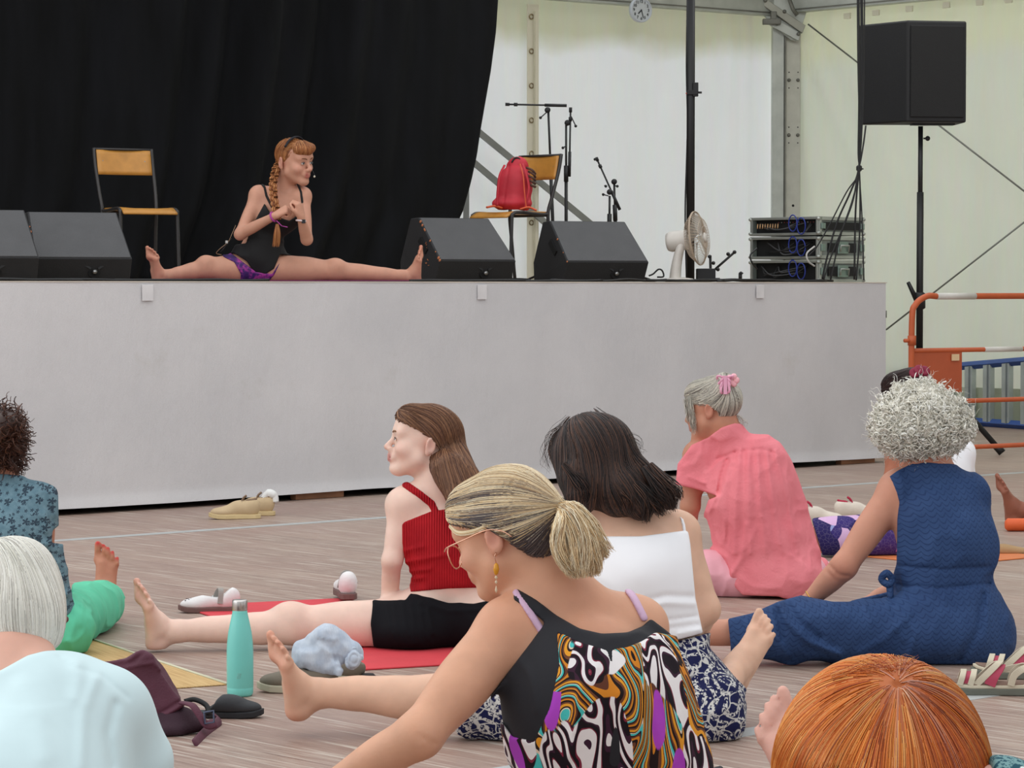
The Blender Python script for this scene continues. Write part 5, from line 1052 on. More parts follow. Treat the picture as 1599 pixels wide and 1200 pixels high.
def maroon_bag():
    d = 7.42; K = lambda x, y, e=0: W(x, y, d + e); root = empty('maroon_bag', G(250, 1140), 'maroon fabric rucksack lying on the floor with loose straps', 'bag'); c = K(240, 1080); S = Solid(c - V(.28, .16, .2), c + V(.28, .32, .16), .0042)
    x, y, dd = S.pix(); base = S.poly([(140, 1042), (160, 1034), (196, 1028), (212, 1018), (222, 1016), (238, 1024), (262, 1060), (286, 1096), (288, 1104), (270, 1116), (234, 1136), (226, 1140), (200, 1140), (120, 1140)], -.012); slab = np.abs(dd - d - .09) - .085; S.D = (np.sqrt(np.maximum(base, 0) ** 2 + np.maximum(slab, 0) ** 2) + np.minimum(np.maximum(base, slab), 0) - .012).astype(np.float32)
    S.noise((11, 11, 11), .010, 2); S.noise((30, 30, 30), .003, 4); S.foldp([(168, 1040), (205, 1036), (222, 1022)], .006, -.006, d + .1); S.foldp([(200, 1042), (240, 1036), (250, 1046)], .005, .005, d + .1); S.foldp([(226, 1128), (262, 1108), (284, 1094)], .004, -.005, d + .1); S.foldp([(224, 1135), (262, 1116), (286, 1102)], .004, .004, d + .1)
    MR = mat('maroon_nylon', (86, 40, 58), .7, bump=.35, bscale=200, var=.14); MD = mat('maroon_dark_mesh', (52, 26, 40), .8, bump=.5, bscale=300); solid_obj('bag_body', S, MR, root)
    S2 = Solid(c + V(-.05, -.16, -.2), c + V(.26, .2, .05), .004); S2.path([K(232, 1125, .03), K(280, 1122, .03), K(310, 1132, .02)], [.045, .04, .022], .02, flat=(V(0, 0, 1), .75)); S2.ell(K(265, 1138, .0), (.07, .05, .025), None, .02); S2.noise((26, 26, 26), .008, 4); solid_obj('under_pocket', S2, MD, root)
    m = MB(); m.tube(smooth_path([K(284, 1098, -.01), K(300, 1102, -.04), K(312, 1118, -.05), K(322, 1132, -.05), K(336, 1130, -.03)], 6), .014, 8, flat=(1, .35)); m.build('shoulder_strap', MR, root, smooth=True)
    m = MB(); a_, b_ = G(338, 1132), G(304, 1166); m.tube(smooth_path([a_ + V(-.01, .0, .03), a_ + V(.008, -.01, .012), (a_ + b_) / 2 + V(0, 0, .008), b_ + V(0, 0, .006)], 6), .013, 8, flat=(1, .25)); m.build('webbing_strap', MR, root, smooth=True)
    m = MB(); q = K(326, 1120, -.06); m.tube([q + V(-.012, 0, .012), q + V(.012, 0, .016), q + V(.014, 0, -.014), q + V(-.01, 0, -.018)], .003, 6, closed=True); m.build('strap_buckle', mat('buckle_grey_blue', (70, 80, 104), .4), root, smooth=True)
    m = MB(); m.tube(smooth_path([K(288, 1096, .03), K(304, 1093, .03), K(322, 1102, .02), K(326, 1116, .0)], 5), .007, 6); m.build('black_piping', mat('black_nylon', (22, 22, 24), .7), root, smooth=True)
maroon_bag()

def sandal(base, fwd, label, sc=1.0):
    P = local(base, fwd, sc); root = empty('sandal', P(.13, 0, 0), label, 'sandal'); GS = mat('grey_green_rubber', (104, 106, 96), .8, bump=.4, bscale=40); BG = mat('beige_webbing', (204, 194, 172), .7); PKm = mat('pink_lining', (176, 62, 88), .7); BRm = mat('brown_footbed', (132, 106, 92), .7)
    sole(P, .001, .020, 'outsole', GS, root, 1.05, lift=.006); sole(P, .020, .030, 'midsole', BG, root, 1.0, lift=.006); sole(P, .030, .033, 'footbed', BRm, root, .94, lift=.006)
    fx = V(fwd[0], fwd[1], 0)
    def strap(pts, r, mt, nm): m = MB(); pz = smooth_path([P(*p) for p in pts], 6); wdir = fx if abs(pts[0][1] - pts[len(pts) // 2][1]) > .02 else V(0, 0, 1); m.ribbon(pz, wdir, r * 2, .0045); m.build(nm, mt, root, bevel=.001)
    for x in (.215, .185): strap([(x, -.040, .030), (x - .008, -.034, .056), (x - .012, 0, .070), (x - .008, .034, .056), (x, .040, .030)], .0085, BG, 'toe_strap')
    strap([(.20, -.034, .034), (.195, -.028, .054), (.19, 0, .064), (.195, .028, .054), (.20, .034, .034)], .013, PKm, 'pink_padding'); strap([(.17, -.036, .030), (.14, -.034, .060), (.11, -.02, .088), (.10, 0, .095), (.11, .02, .088), (.14, .034, .060), (.17, .036, .030)], .0095, BG, 'instep_strap')
    strap([(.13, -.036, .03), (.12, -.033, .055), (.105, -.02, .078), (.10, 0, .085), (.105, .02, .078), (.12, .033, .055), (.13, .036, .03)], .016, PKm, 'pink_instep_padding'); strap([(.07, -.034, .03), (.06, -.036, .06), (.035, -.034, .08), (.008, -.02, .088), (-.004, 0, .09), (.008, .02, .088), (.035, .034, .08), (.06, .036, .06), (.07, .034, .03)], .010, BG, 'heel_strap'); strap([(.11, -.036, .06), (.07, -.038, .072), (.035, -.034, .08)], .008, BG, 'side_strap')
sandal(G(1616, 1086), (-1, .14), 'beige sandal with pink lining on the floor at the right, nearer of the two'); sandal(G(1668, 1066) + V(-.01, .06, 0), (-1, .22), 'beige sandal with pink lining on the floor at the right, farther of the two')

m = MB(); q = G(1575, 831); pts = [q + V(.0 + .055 * i, .03 + .0 * i, .032) for i in range(16)]; m.tube([pts[0] + V(-.012, 0, 0)] + pts, [.018] + [.031] * 16, 16); tag(add('foam_roll', np.array(m.v), m.f, mat('orange_foam', (222, 96, 44), .6), loc=pts[4]), 'orange foam roll on the floor below the far bare foot', 'foam roll')
S = Solid(G(1590, 868) - V(.2, .2, .01), G(1590, 868) + V(.45, .25, .14), .006); c = G(1590, 868); S.path([c + V(-.06, .05, .02), c + V(.05, .04, .012), c + V(.2, .05, .02), c + V(.35, .06, .02)], [.028, .018, .025, .03], .03, flat=(V(0, 0, 1), .8)); S.noise((14, 14, 14), .012, 6); rt = empty('tan_cloth', c, 'crumpled tan cloth lying on the floor at the right picture edge', 'cloth'); solid_obj('cloth', S, mat('tan_cotton', (176, 144, 104), .85, bump=.3, bscale=50), rt)
# ---- girl in the red top
def girl():
    d = 9.2; K = lambda x, y, e=0: W(x, y, d + e); base = G(692, 1012)
    root = empty('person', base, 'person with long brown hair in a red ribbed top and black shorts, looking left', 'person')
    f = Fig((-1.32, 8.75, -.01), (.22, 9.75, .98), .0045); S = f.S
    H = Head(K(659, 690, .03), (-1, -.06, .14), (0, 0, 1), 1.0)
    pel = K(694, 962, .08); chest = K(704, 845, .02); neck = K(695, 748, .02); shL = K(626, 788, .02); shR = K(772, 790, .04)
    f.torso(pel, chest, neck, shL, shR, head=H, waist=K(706, 915, .03), pw=.158, ww=.108, wd=.085, cw=.125, cd=.088, nr=.045, shr=.041)
    S.ell(K(645, 972, .0), (.1, .11, .09), None, .05); S.ell(K(745, 972, .02), (.1, .11, .09), None, .05)
    f.arm(shL, K(612, 876, -.02), K(607, 950, .10), (.040, .036, .031, .031, .026)); hand(S, K(607, 950, .10), (-.1, .4, -.8), (0, .7, .4), (1, 0, 0))
    f.arm(shR, K(800, 880, .1), K(818, 940, .3), (.042, .037, .033, .033, .023)); hand(S, K(818, 940, .3), (.1, .3, -.8), (0, .7, .4), (-1, 0, 0))
    hL, kL, aL = K(640, 976, .02), K(458, 977, -.05), K(278, 986, -.10)
    f.leg(hL, kL, aL, (.09, .079, .060, .054, .034), V(.02, 0, -.004)); S.ell(K(452, 958, -.05), (.04, .04, .028), None, .05)
    S.cone(aL, K(256, 988, -.1), .035, .034, .02); f.foot(K(258, 984, -.1), (-.14, -.25, .96), (-.8, -.6, -.15), -1, 1.0)
    S.path([K(752, 972, .1), K(850, 968, .5)], [.1, .07], .04)
    H.put(S); f.blobs += H.tint(); f.blobs += [(K(456, 955, -.06), .04, lin((226, 176, 158)), .4)]
    body = f.body('body', root, (238, 204, 188))
    H.eyes(root, (88, 100, 104), (134, 96, 70), sides=(-1,), open_=.75)
    N = NT('red_ribbed_knit', .8, 0, .2); co = N.co(); N.color(N.ramp(N.noise(co, 14, 4), [(.3, lin((176, 22, 34))), (.7, lin((206, 34, 44)))]))
    wv = N.n('ShaderNodeTexWave', {'Vector': co, 'Scale': 38.0, 'Distortion': .6, 'Detail': 1.0}, wave_type='BANDS', bands_direction='X'); N.bump(wv.outputs[1], .75, .012); RED = N.m
    arm_cut = -tube_region(S, [shL + V(-.02, 0, 0), K(612, 876, -.02), K(607, 950, .1)], .049)
    g = garment(S, .005, [S.under([(620, 826), (632, 815), (675, 798), (700, 795), (790, 795)]), S.over([(630, 926), (700, 920), (770, 918), (800, 925)]), S.rightof([(629, 780), (630, 850), (643, 926)]) - .004, S.leftof([(795, 780), (795, 930)])])
    for q in ([(634, 860), (660, 854)], [(636, 878), (664, 873), (700, 866)], [(640, 893), (672, 889)], [(643, 905), (660, 903)]): g.foldp(q, .007, .006, d)
    solid_obj('ribbed_top', g, RED, root)
    st = garment(S, .005, [S.band([(633, 757), (655, 772), (674, 787), (683, 806)], .0125, d + .03)]); solid_obj('shoulder_strap', st, RED, root)
    BKC = mat('black_stretch_cotton', (15, 15, 20), .9, spec=.2, bump=.15, bscale=30, var=.1)
    b = S.copy(); b.ell(K(692, 960, .05), (.175, .14, .1), None, .05); b.ell(K(640, 985, -.02), (.12, .13, .06), None, .05)
    g = garment(b, .007, [S.under([(500, 938), (633, 938), (641, 927), (670, 934), (700, 942), (740, 943), (790, 932)]), S.rightof([(583, 930), (579, 975), (584, 1020)])])
    for i, x in enumerate((604, 614, 628, 642, 655)): g.foldp([(x, 944), (x + 6, 985), (x + 18, 1006)], .008, .003, d)
    g.foldp([(650, 932), (668, 950), (676, 990)], .008, .006, d); g.foldp([(660, 940), (700, 955), (760, 952)], .008, .004, d); g.crumple((10, 10, 12), .003, 2); solid_obj('shorts', g, BKC, root)
    C = [(132, 92, 66), (106, 70, 52), (164, 120, 88), (86, 56, 44)]; w_ = [4, 4, 2, 2]
    def shape(h):
        scalp(h, H, V(.082, .101, .091)); h.path([H.p(0, -.06, .03), H.p(-.0, -.075, -.05), K(702, 735, -.05), K(716, 775, -.10), K(728, 815, -.115)], [.07, .066, .058, .042, .026], .03, flat=(V(.1, 1, .25), .62))
        h.path([H.p(.0, -.09, .0), K(730, 745, -.06), K(750, 780, -.09), K(752, 800, -.10)], [.05, .04, .04, .024], .02, flat=(V(.1, 1, .25), .6))
    def cut(h):
        c, Q = headcut(H, h, lambda z, x: np.where(z > .035, .0 + 3.2 * (z - .035), np.where(z > -.02, -.045 + 1.2 * (z - .0), -.05))); return np.where(Q[..., 2] < -.035, -1, c)
    def field(P):
        q = ((P - H.c) @ H.R.T) / H.k; hd = 1 / (1 + np.exp(-(q[:, 2] - .01) / .04))[:, None]; a = np.stack([q[:, 0] * .6, -.75 + 0 * q[:, 1], -.35 - 9 * np.clip(-q[:, 1], 0, .1)], 1) @ H.R
        a = a / np.linalg.norm(a, axis=1, keepdims=True); nn = LAT(P.astype(np.float32), (16, 16, 9)); return a * hd + (1 - hd) * (np.array([.22, -.25, -1.0])[None] + nn[:, None] * np.array([.45, .1, 0])[None])
    ex = [bund([K(715, 780, -.13), K(725, 812, -.15), K(731, 840, -.15)], 260, [.03, .026, .016], C, w_, 21, wave=.006, m=8), bund([K(738, 775, -.12), K(748, 800, -.13), K(752, 826, -.13)], 180, [.03, .022, .014], C, w_, 22, wave=.006, m=8)]
    hair_style(root, H.c - V(.16, .28, .38), H.c + V(.34, .2, .2), shape, field, C, w_, 3, n=3400, steps=13, ds=.018, cut=cut, extra=ex)
FLOORZ[0] = .009
girl()
FLOORZ[0] = .002
# ---- woman in the blue jumpsuit
def print_mat(name, fn, rough=.75):
    N = NT(name, rough, 0, .2); co = N.co(); fn(N, co); return N.m
def curls(parent_s, n, rng, rad=.0075, ln=.05, m=16, turns=1.6, down=.6, cond=None):
    P = surf_points(parent_s, n, rng, cond); g = parent_s.grad(P); g /= np.maximum(np.linalg.norm(g, axis=1, keepdims=True), 1e-9)
    d = g * .38 + np.array([0, 0, -down]) + rng.normal(0, .45, (n, 3)); d /= np.linalg.norm(d, axis=1, keepdims=True)
    u = np.cross(d, g + .01); u /= np.linalg.norm(u, axis=1, keepdims=True); w_ = np.cross(d, u); t = np.linspace(0, 1, m)[None]; ph = rng.uniform(0, 6.28, (n, 1)); sg = rng.choice([-1, 1], (n, 1)); R = rad * rng.uniform(.6, 1.3, (n, 1)); tn = turns * rng.uniform(.7, 1.3, (n, 1))
    return (P - g * .006)[:, None] + d[:, None] * (t * ln * rng.uniform(.6, 1.2, (n, 1)))[..., None] + (np.cos(t * tn * 6.28 + ph) * R)[..., None] * u[:, None] + (np.sin(t * tn * 6.28 * sg + ph) * R)[..., None] * w_[:, None]
def blue_woman():
    d = 8.9; K = lambda x, y, e=0: W(x, y, d + e); root = empty('person', G(1470, 1034), 'person with short curly white hair sitting in a blue sleeveless jumpsuit, seen from behind', 'person')
    f = Fig((.30, 8.35, -.01), (1.75, 9.75, 1.0), .005); S = f.S; H = Head(K(1436, 668, .04), (-.35, .85, -.35), (-.1, .1, 1), .98)
    pel = K(1478, 975, .08); chest = K(1470, 820, .0); neck = K(1450, 728, .02); shL = K(1400, 765, .02); shR = K(1514, 773, .02)
    f.torso(pel, chest, neck, shL, shR, head=H, waist=K(1475, 900, .03), pw=.165, ww=.135, wd=.105, cw=.145, cd=.105, nr=.052, shr=.046)
    f.arm(shL, K(1318, 885, -.02), K(1262, 940, .06), (.052, .050, .040, .040, .027)); hand(S, K(1262, 940, .06), (-.9, .3, -.5), (-.1, 0, -1), (0, 1, 0), curl=(.15, .2, .2))
    f.arm(shR, K(1505, 870, .25), K(1372, 932, .35), (.05, .044, .036, .036, .026)); hand(S, K(1372, 932, .35), (-.9, .2, -.4), (0, .0, -1), (0, 1, 0))
    kn, an = K(1245, 985, -.10), K(1075, 990, -.12); f.leg(K(1435, 985, -.02), kn, an, (.09, .075, .056, .05, .034)); S.cone(an, K(1052, 1005, -.12), .03, .03); f.foot(K(1058, 1000, -.12), (-.1, .1, 1), (-.9, -.3, 0), -1)
    f.leg(K(1505, 985, .1), FP(1522, .07, 9.42), FP(1524, .06, 9.7), (.09, .075, .056, .05, .036)); f.blobs += [(K(1400, 760, -.08), .05, lin((206, 142, 116)), .5), (K(1313, 892, -.05), .05, lin((178, 112, 92)), .5)]
    S.foldp([(1296, 884), (1310, 898), (1326, 900)], .004, -.005, d); S.foldp([(1290, 892), (1304, 906)], .003, -.003, d)
    H.put(S, face=False); f.blobs += [(K(1450, 718, -.05), .06, lin((196, 128, 106)), .6)]; f.body('body', root, (202, 144, 120), .06)
    def fn(N, co):
        sx = N.n('ShaderNodeSeparateXYZ', {'Vector': co}); u = N.math('ADD', sx.outputs[0], N.math('MULTIPLY', sx.outputs[1], .6))
        v = N.math('ADD', N.math('DIVIDE', sx.outputs[2], .017), N.math('MULTIPLY', N.math('ABSOLUTE', N.math('SINE', N.math('DIVIDE', u, .0085))), .75))
        v = N.math('ADD', v, N.math('MULTIPLY', N.noise(co, 18, 2), .8)); fr_ = N.math('FRACT', v); l = N.ramp(fr_, [(.0, (1, 1, 1)), (.16, (1, 1, 1)), (.24, (0, 0, 0))])
        dots = N.n('ShaderNodeTexVoronoi', {'Vector': co, 'Scale': 150.0}).outputs[0]; c = N.mix(N.ramp(N.noise(co, 6, 4), [(.3, (0, 0, 0)), (.7, (1, 1, 1))]), lin((40, 62, 102)), lin((54, 79, 122)))
        c = N.mix(N.math('MULTIPLY', l, .42), c, lin((18, 34, 74))); c = N.mix(N.ramp(dots, [(.08, (.5, .5, .5)), (.16, (0, 0, 0))]), c, lin((20, 36, 76))); N.color(c); N.bump(N.math('ADD', N.math('MULTIPLY', l, -.4), N.noise(co, 40, 3)), .4, .006)
    BL = print_mat('blue_eyelet_cotton', fn)
    b = S.copy(); b.ell(chest + V(.01, -.0, -.07), (.155, .12, .13), None, .06); b.path([K(1470, 925, .02), K(1480, 965, .02), K(1490, 985, .04)], [.145, .175, .175], .03); b.ell(K(1455, 985, -.02), (.2, .16, .10), None, .05); b.ell(K(1515, 990, .03), (.11, .15, .10), None, .05)
    b.path([K(1440, 985, -.04), K(1340, 987, -.08), K(1245, 984, -.12), K(1150, 988, -.12)], [.098, .092, .088, .068], .04); b.path([K(1510, 985, .1), FP(1520, .09, 9.4), FP(1522, .07, 9.7)], [.1, .085, .07], .04)
    b.path([K(1240, 950, -.12), K(1228, 985, -.14), K(1236, 1020, -.12)], [.02, .028, .02], .04)
    b2 = b.copy(); b2.noise((9, 9, 9), .008, 1); b2.noise((26, 26, 14), .003, 2); b2.crumple((12, 12, 8), .005, 3)
    neckl = b2.under([(1380, 760), (1388, 745), (1402, 735), (1424, 724), (1447, 722), (1480, 724), (1506, 727), (1530, 730), (1560, 735)])
    arml = np.minimum(b2.rightof([(1384, 735), (1392, 757), (1402, 785), (1400, 812)]), b2.under([(1300, 941), (1700, 941)])); arml = np.minimum(arml, b2.rightof([(1399, 800), (1399, 881), (1386, 925), (1380, 960)]) if False else arml)
    arml = np.minimum(b2.rightof([(1386, 738), (1394, 757), (1404, 785), (1401, 812), (1400, 881), (1386, 925), (1330, 938)]), b2.under([(1000, 965), (1136, 967), (1175, 958), (1215, 940), (1250, 930), (1300, 940), (1800, 941)]))
    hemL = b2.rightof([(1136, 960), (1141, 1010)]); hemR = b2.leftof([(1615, 900), (1615, 1040)])
    for q, a, w_ in (([(1400, 884), (1470, 890), (1546, 886)], -.006, .005), ([(1402, 914), (1470, 919), (1546, 912)], -.007, .005), ([(1536, 930), (1528, 985), (1500, 1030)], -.012, .012), ([(1400, 946), (1430, 990), (1418, 1030)], .007, .008), ([(1386, 950), (1410, 1000)], .006, .007), ([(1214, 940), (1230, 972), (1262, 1003), (1310, 1022)], .018, .011), ([(1228, 940), (1246, 970), (1280, 996)], -.012, .010), ([(1203, 948), (1210, 990), (1230, 1024)], .014, .010), ([(1216, 955), (1222, 1000)], -.010, .007), ([(1150, 962), (1180, 990)], .006, .008), ([(1420, 960), (1380, 1000), (1340, 1020)], .006, .012), ([(1290, 960), (1300, 1000)], .005, .009), ([(1350, 945), (1362, 975)], .005, .006)): b2.foldp(q, w_, a, d)
    for x in range(1412, 1545, 9): b2.foldp([(x, 918), (x + (x - 1475) * .06, 945)], .004, .003, d); b2.foldp([(x, 880), (x, 866)], .004, .003, d)
    S2 = b2; solid_obj('jumpsuit', garment(S2, .008, [neckl, arml, hemL]), BL, root)
    m = MB(); bt = K(1394, 905, -.06); m.tube(smooth_path([bt, bt + V(-.02, -.01, .02), bt + V(-.035, -.0, 0), bt + V(-.015, -.01, -.015), bt], 5), .012, 8); m.tube([bt + V(-.01, 0, -.01), bt + V(-.008, -.01, -.06), bt + V(-.014, 0, -.09)], [.012, .01, .006], 8); m.build('tie_bow', BL, root, smooth=True)
    m = MB(); w0 = K(1266, 936, .05); m.tube([w0 + nrm(V(.7, 0, .7)) * .0 + (V(.55, 0, -.83) * math.cos(t) + V(0, 1, 0) * math.sin(t)) * .030 for t in np.linspace(0, 6.28, 17)[:-1]], .0022, 6, closed=True); m.build('bracelet', mat('gold_metal', (206, 160, 84), .3, .9), root, smooth=True)
    C = [(252, 249, 238), (240, 236, 222), (255, 254, 248), (220, 216, 202)]; w_ = [4, 3, 3, 1]; rng = np.random.default_rng(5)
    h = Solid(H.c - V(.24, .24, .22), H.c + V(.24, .24, .22), .006); h.ell(K(1438, 650, .02), (.122, .12, .103), None, .03); h.ell(K(1438, 668, -.0), (.138, .125, .078), None, .05); h.noise((20, 20, 20), .009, 3); h.D = np.maximum(h.D, h.over([(1330, 690), (1375, 700), (1400, 712), (1440, 703), (1480, 712), (1510, 696), (1540, 690)]))
    L = curls(h, 3600, rng, .0085, .038, turns=1.9); L = np.concatenate([L, L + rng.normal(0, .0011, (len(L), 1, 3)), L + rng.normal(0, .0011, (len(L), 1, 3))]); Lf = curls(h, 500, rng, .006, .065, down=.2); v, q = h.mesh(); v = smooth_verts(v, q, 2)
    hair_obj('hair', [(v, q, np.tile(np.array(lin((240, 236, 224))), (len(v), 1))), strands_mesh(L, .0013, pick(C, w_, len(L), rng, .05), rng, .8), strands_mesh(Lf, .0007, pick(C, w_, len(Lf), rng), rng, .5)], root)
blue_woman()
# ---- woman in the pink blouse
def pink_woman():
    d = 10.75; K = lambda x, y, e=0: W(x, y, d + e); root = empty('person', G(1175, 930), 'person in a loose pink blouse with grey hair pinned up by a pink clip', 'person')
    f = Fig((.42, 10.2, -.01), (1.45, 11.7, 1.0), .005); S = f.S; H = Head(K(1111, 640, .0), (-.86, .5, -.12), (-.05, .05, 1), .97)
    pel = K(1185, 880, .1); chest = K(1165, 765, .0); neck = K(1135, 682, .0); shL = K(1088, 712, .04); shR = K(1192, 715, -.02)
    f.torso(pel, chest, neck, shL, shR, head=H, waist=K(1182, 830, .05), pw=.16, cw=.135, nr=.047, shr=.044)
    f.arm(shL, K(1078, 790, .05), K(1070, 850, .25), (.044, .042, .036, .036, .024)); hand(S, K(1070, 850, .25), (-.3, .5, -.7), (0, .5, -.5), (1, 0, 0))
    f.arm(shR, K(1225, 800, .2), K(1200, 860, .45)); f.leg(K(1150, 900, .05), K(1040, 900, .3), K(930, 905, .5)); f.leg(K(1220, 900, .15), K(1270, 895, .6), K(1310, 905, .85)); H.put(S); f.blobs += H.tint(blush=(190, 118, 98)); f.body('body', root, (196, 138, 112), .08); H.eyes(root, brow=(150, 140, 130), sides=(-1,))
    def fn(N, co):
        c = N.mix(N.ramp(N.noise(co, 5, 4), [(.3, (0, 0, 0)), (.7, (1, 1, 1))]), lin((228, 122, 132)), lin((240, 142, 150))); N.color(c); cr = N.noise(co, 26, 5, .65, 1.5); N.bump(cr, .3, .012)
    PK = print_mat('pink_muslin', fn, .85); PP = mat('pale_pink_cotton', (236, 172, 184), .85, bump=.4, bscale=20)
    p = S.copy(); p.path([K(1150, 905, .0), K(1110, 895, -.02), K(1060, 900, .2), K(1000, 905, .35)], [.09, .085, .08, .075], .03); p.ell(K(1180, 895, .05), (.2, .18, .09), None, .04); p.noise((12, 12, 12), .008, 1); p.crumple((14, 14, 14), .006, 2)
    solid_obj('trousers', garment(p, .008, [p.under([(900, 850), (1095, 856), (1180, 870), (1300, 870)]), p.rightof([(1000, 700), (1000, 990)])]), PP, root)
    b = S.copy(); b.ell(K(1170, 770, -.02), (.15, .13, .16), None, .06); b.path([K(1170, 790, .0), K(1188, 850, .02), K(1196, 905, .03)], [.15, .175, .185], .04); b.ell(K(1212, 900, .0), (.165, .16, .1), None, .05); b.path([shL, K(1078, 768, .04)], [.062, .075], .04); b.path([shR, K(1224, 775, .10)], [.06, .055], .04); b.ell(K(1132, 905, .02), (.05, .08, .07), None, .08)
    b.path([K(1212, 720, .0), K(1240, 790, .02), K(1258, 860, .03)], [.045, .04, .04], .05)
    b.noise((8, 8, 5), .008, 1); b.noise((24, 24, 9), .003, 2); b.crumple((13, 13, 7), .006, 1); b.crumple((24, 24, 18), .003, 4)
    for q, a, w_ in (([(1120, 717), (1150, 706), (1190, 702), (1210, 708)], -.005, .006), ([(1122, 770), (1128, 740), (1136, 718)], -.012, .009), ([(1118, 775), (1108, 800)], .006, .006), ([(1095, 868), (1115, 870), (1130, 885), (1128, 900)], -.012, .010), ([(1110, 858), (1135, 872), (1145, 900)], .010, .010), ([(1140, 900), (1160, 870), (1165, 820)], .008, .010), ([(1075, 745), (1100, 755)], .005, .006)): b.foldp(q, w_, a, d)
    for i, x in enumerate(range(1148, 1214, 7)): b.foldp([(x, 706), (x + (x - 1170) * .4, 770 + 12 * (i % 3)), (x + (x - 1165) * .75, 850 + 14 * (i % 2))], .008, .0065 if i % 2 else -.004, d)
    g = garment(b, .008, [b.poly([(1055, 757), (1058, 725), (1080, 695), (1105, 684), (1126, 668), (1147, 661), (1175, 664), (1215, 685), (1250, 740), (1290, 840), (1300, 960), (1215, 932), (1160, 930), (1135, 905), (1125, 890), (1110, 866), (1090, 862), (1099, 803), (1106, 781), (1121, 775), (1090, 765)])]); solid_obj('blouse', g, PK, root)
    C = [(208, 204, 192), (176, 172, 162), (232, 226, 210), (130, 122, 114)]; w_ = [4, 3, 3, 2]
    kn = K(1131, 596, -.06)
    def shape(h): scalp(h, H, V(.081, .104, .092)); h.ell(kn, (.032, .04, .032), None, .03); h.ell(K(1139, 622, -.05), (.034, .04, .045), None, .03)
    def cut(h):
        c, Q = headcut(H, h, lambda z, x: np.where(z > .02, .015 + 2.2 * (z - .02), np.where(z > -.02, -.045 + 1.0 * z, -.055))); return c
    def field(P): return kn[None] + V(.01, 0, -.035)[None] * (P[:, 2:3] < kn[2] - .05) - P
    rng = np.random.default_rng(3); ex = [bund([H.p(-.065, .055, .06), H.p(-.078, .05, .01), H.p(-.072, .05, -.05), H.p(-.066, .055, -.095)], 70, [.008, .012, .010, .008], C, w_, 31, r=.0008, wave=.008), bund([H.p(-.05, .085, .05), H.p(-.064, .075, .0), H.p(-.066, .075, -.05)], 40, [.01, .01, .008], C, w_, 32, r=.0008, wave=.006), bund([K(1150, 650, -.03), K(1158, 658, -.03), K(1166, 668, -.03)], 16, [.01, .015, .02], C, w_, 33, r=.0007, wave=.01)]
    hair_style(root, H.c - V(.16, .2, .17), H.c + V(.2, .2, .2), shape, field, C, w_, 3, n=2400, steps=10, ds=.015, cut=cut, extra=ex, vs=.005)
    m = MB(); CL = mat('pink_plastic', (232, 168, 194), .3)
    cpt = K(1132, 597, -.10)
    for sg in (-1, 1):
        for k in range(4): m.tube(smooth_path([cpt + V(sg * .006, -.012, .018 - .0 * k), cpt + V(sg * (.016 + .012 * (k == 0)), -.018, .012 - .018 * k + .012), cpt + V(sg * (.03 - .006 * k) - (.006 if sg > 0 else 0), -.006, .012 - .018 * k)], 4), [.005] * 9, 6)
    m.box(cpt + V(0, -.016, -.01), (.014, .01, .07)); m.build('claw_clip', CL, root, smooth=False, bevel=.002)
    m = MB()
    for a in range(5): m.lathe([(.002, -.003), (.013, 0), (.009, .005), (.001, .004)], K(1144, 594, -.1) + V(.014 * math.cos(a * 1.257), -.004, .014 * math.sin(a * 1.257)), (0, -1, .1), 10)
    m.build('flower_on_clip', mat('pink_petal', (240, 176, 184), .5), root, smooth=True)
pink_woman()
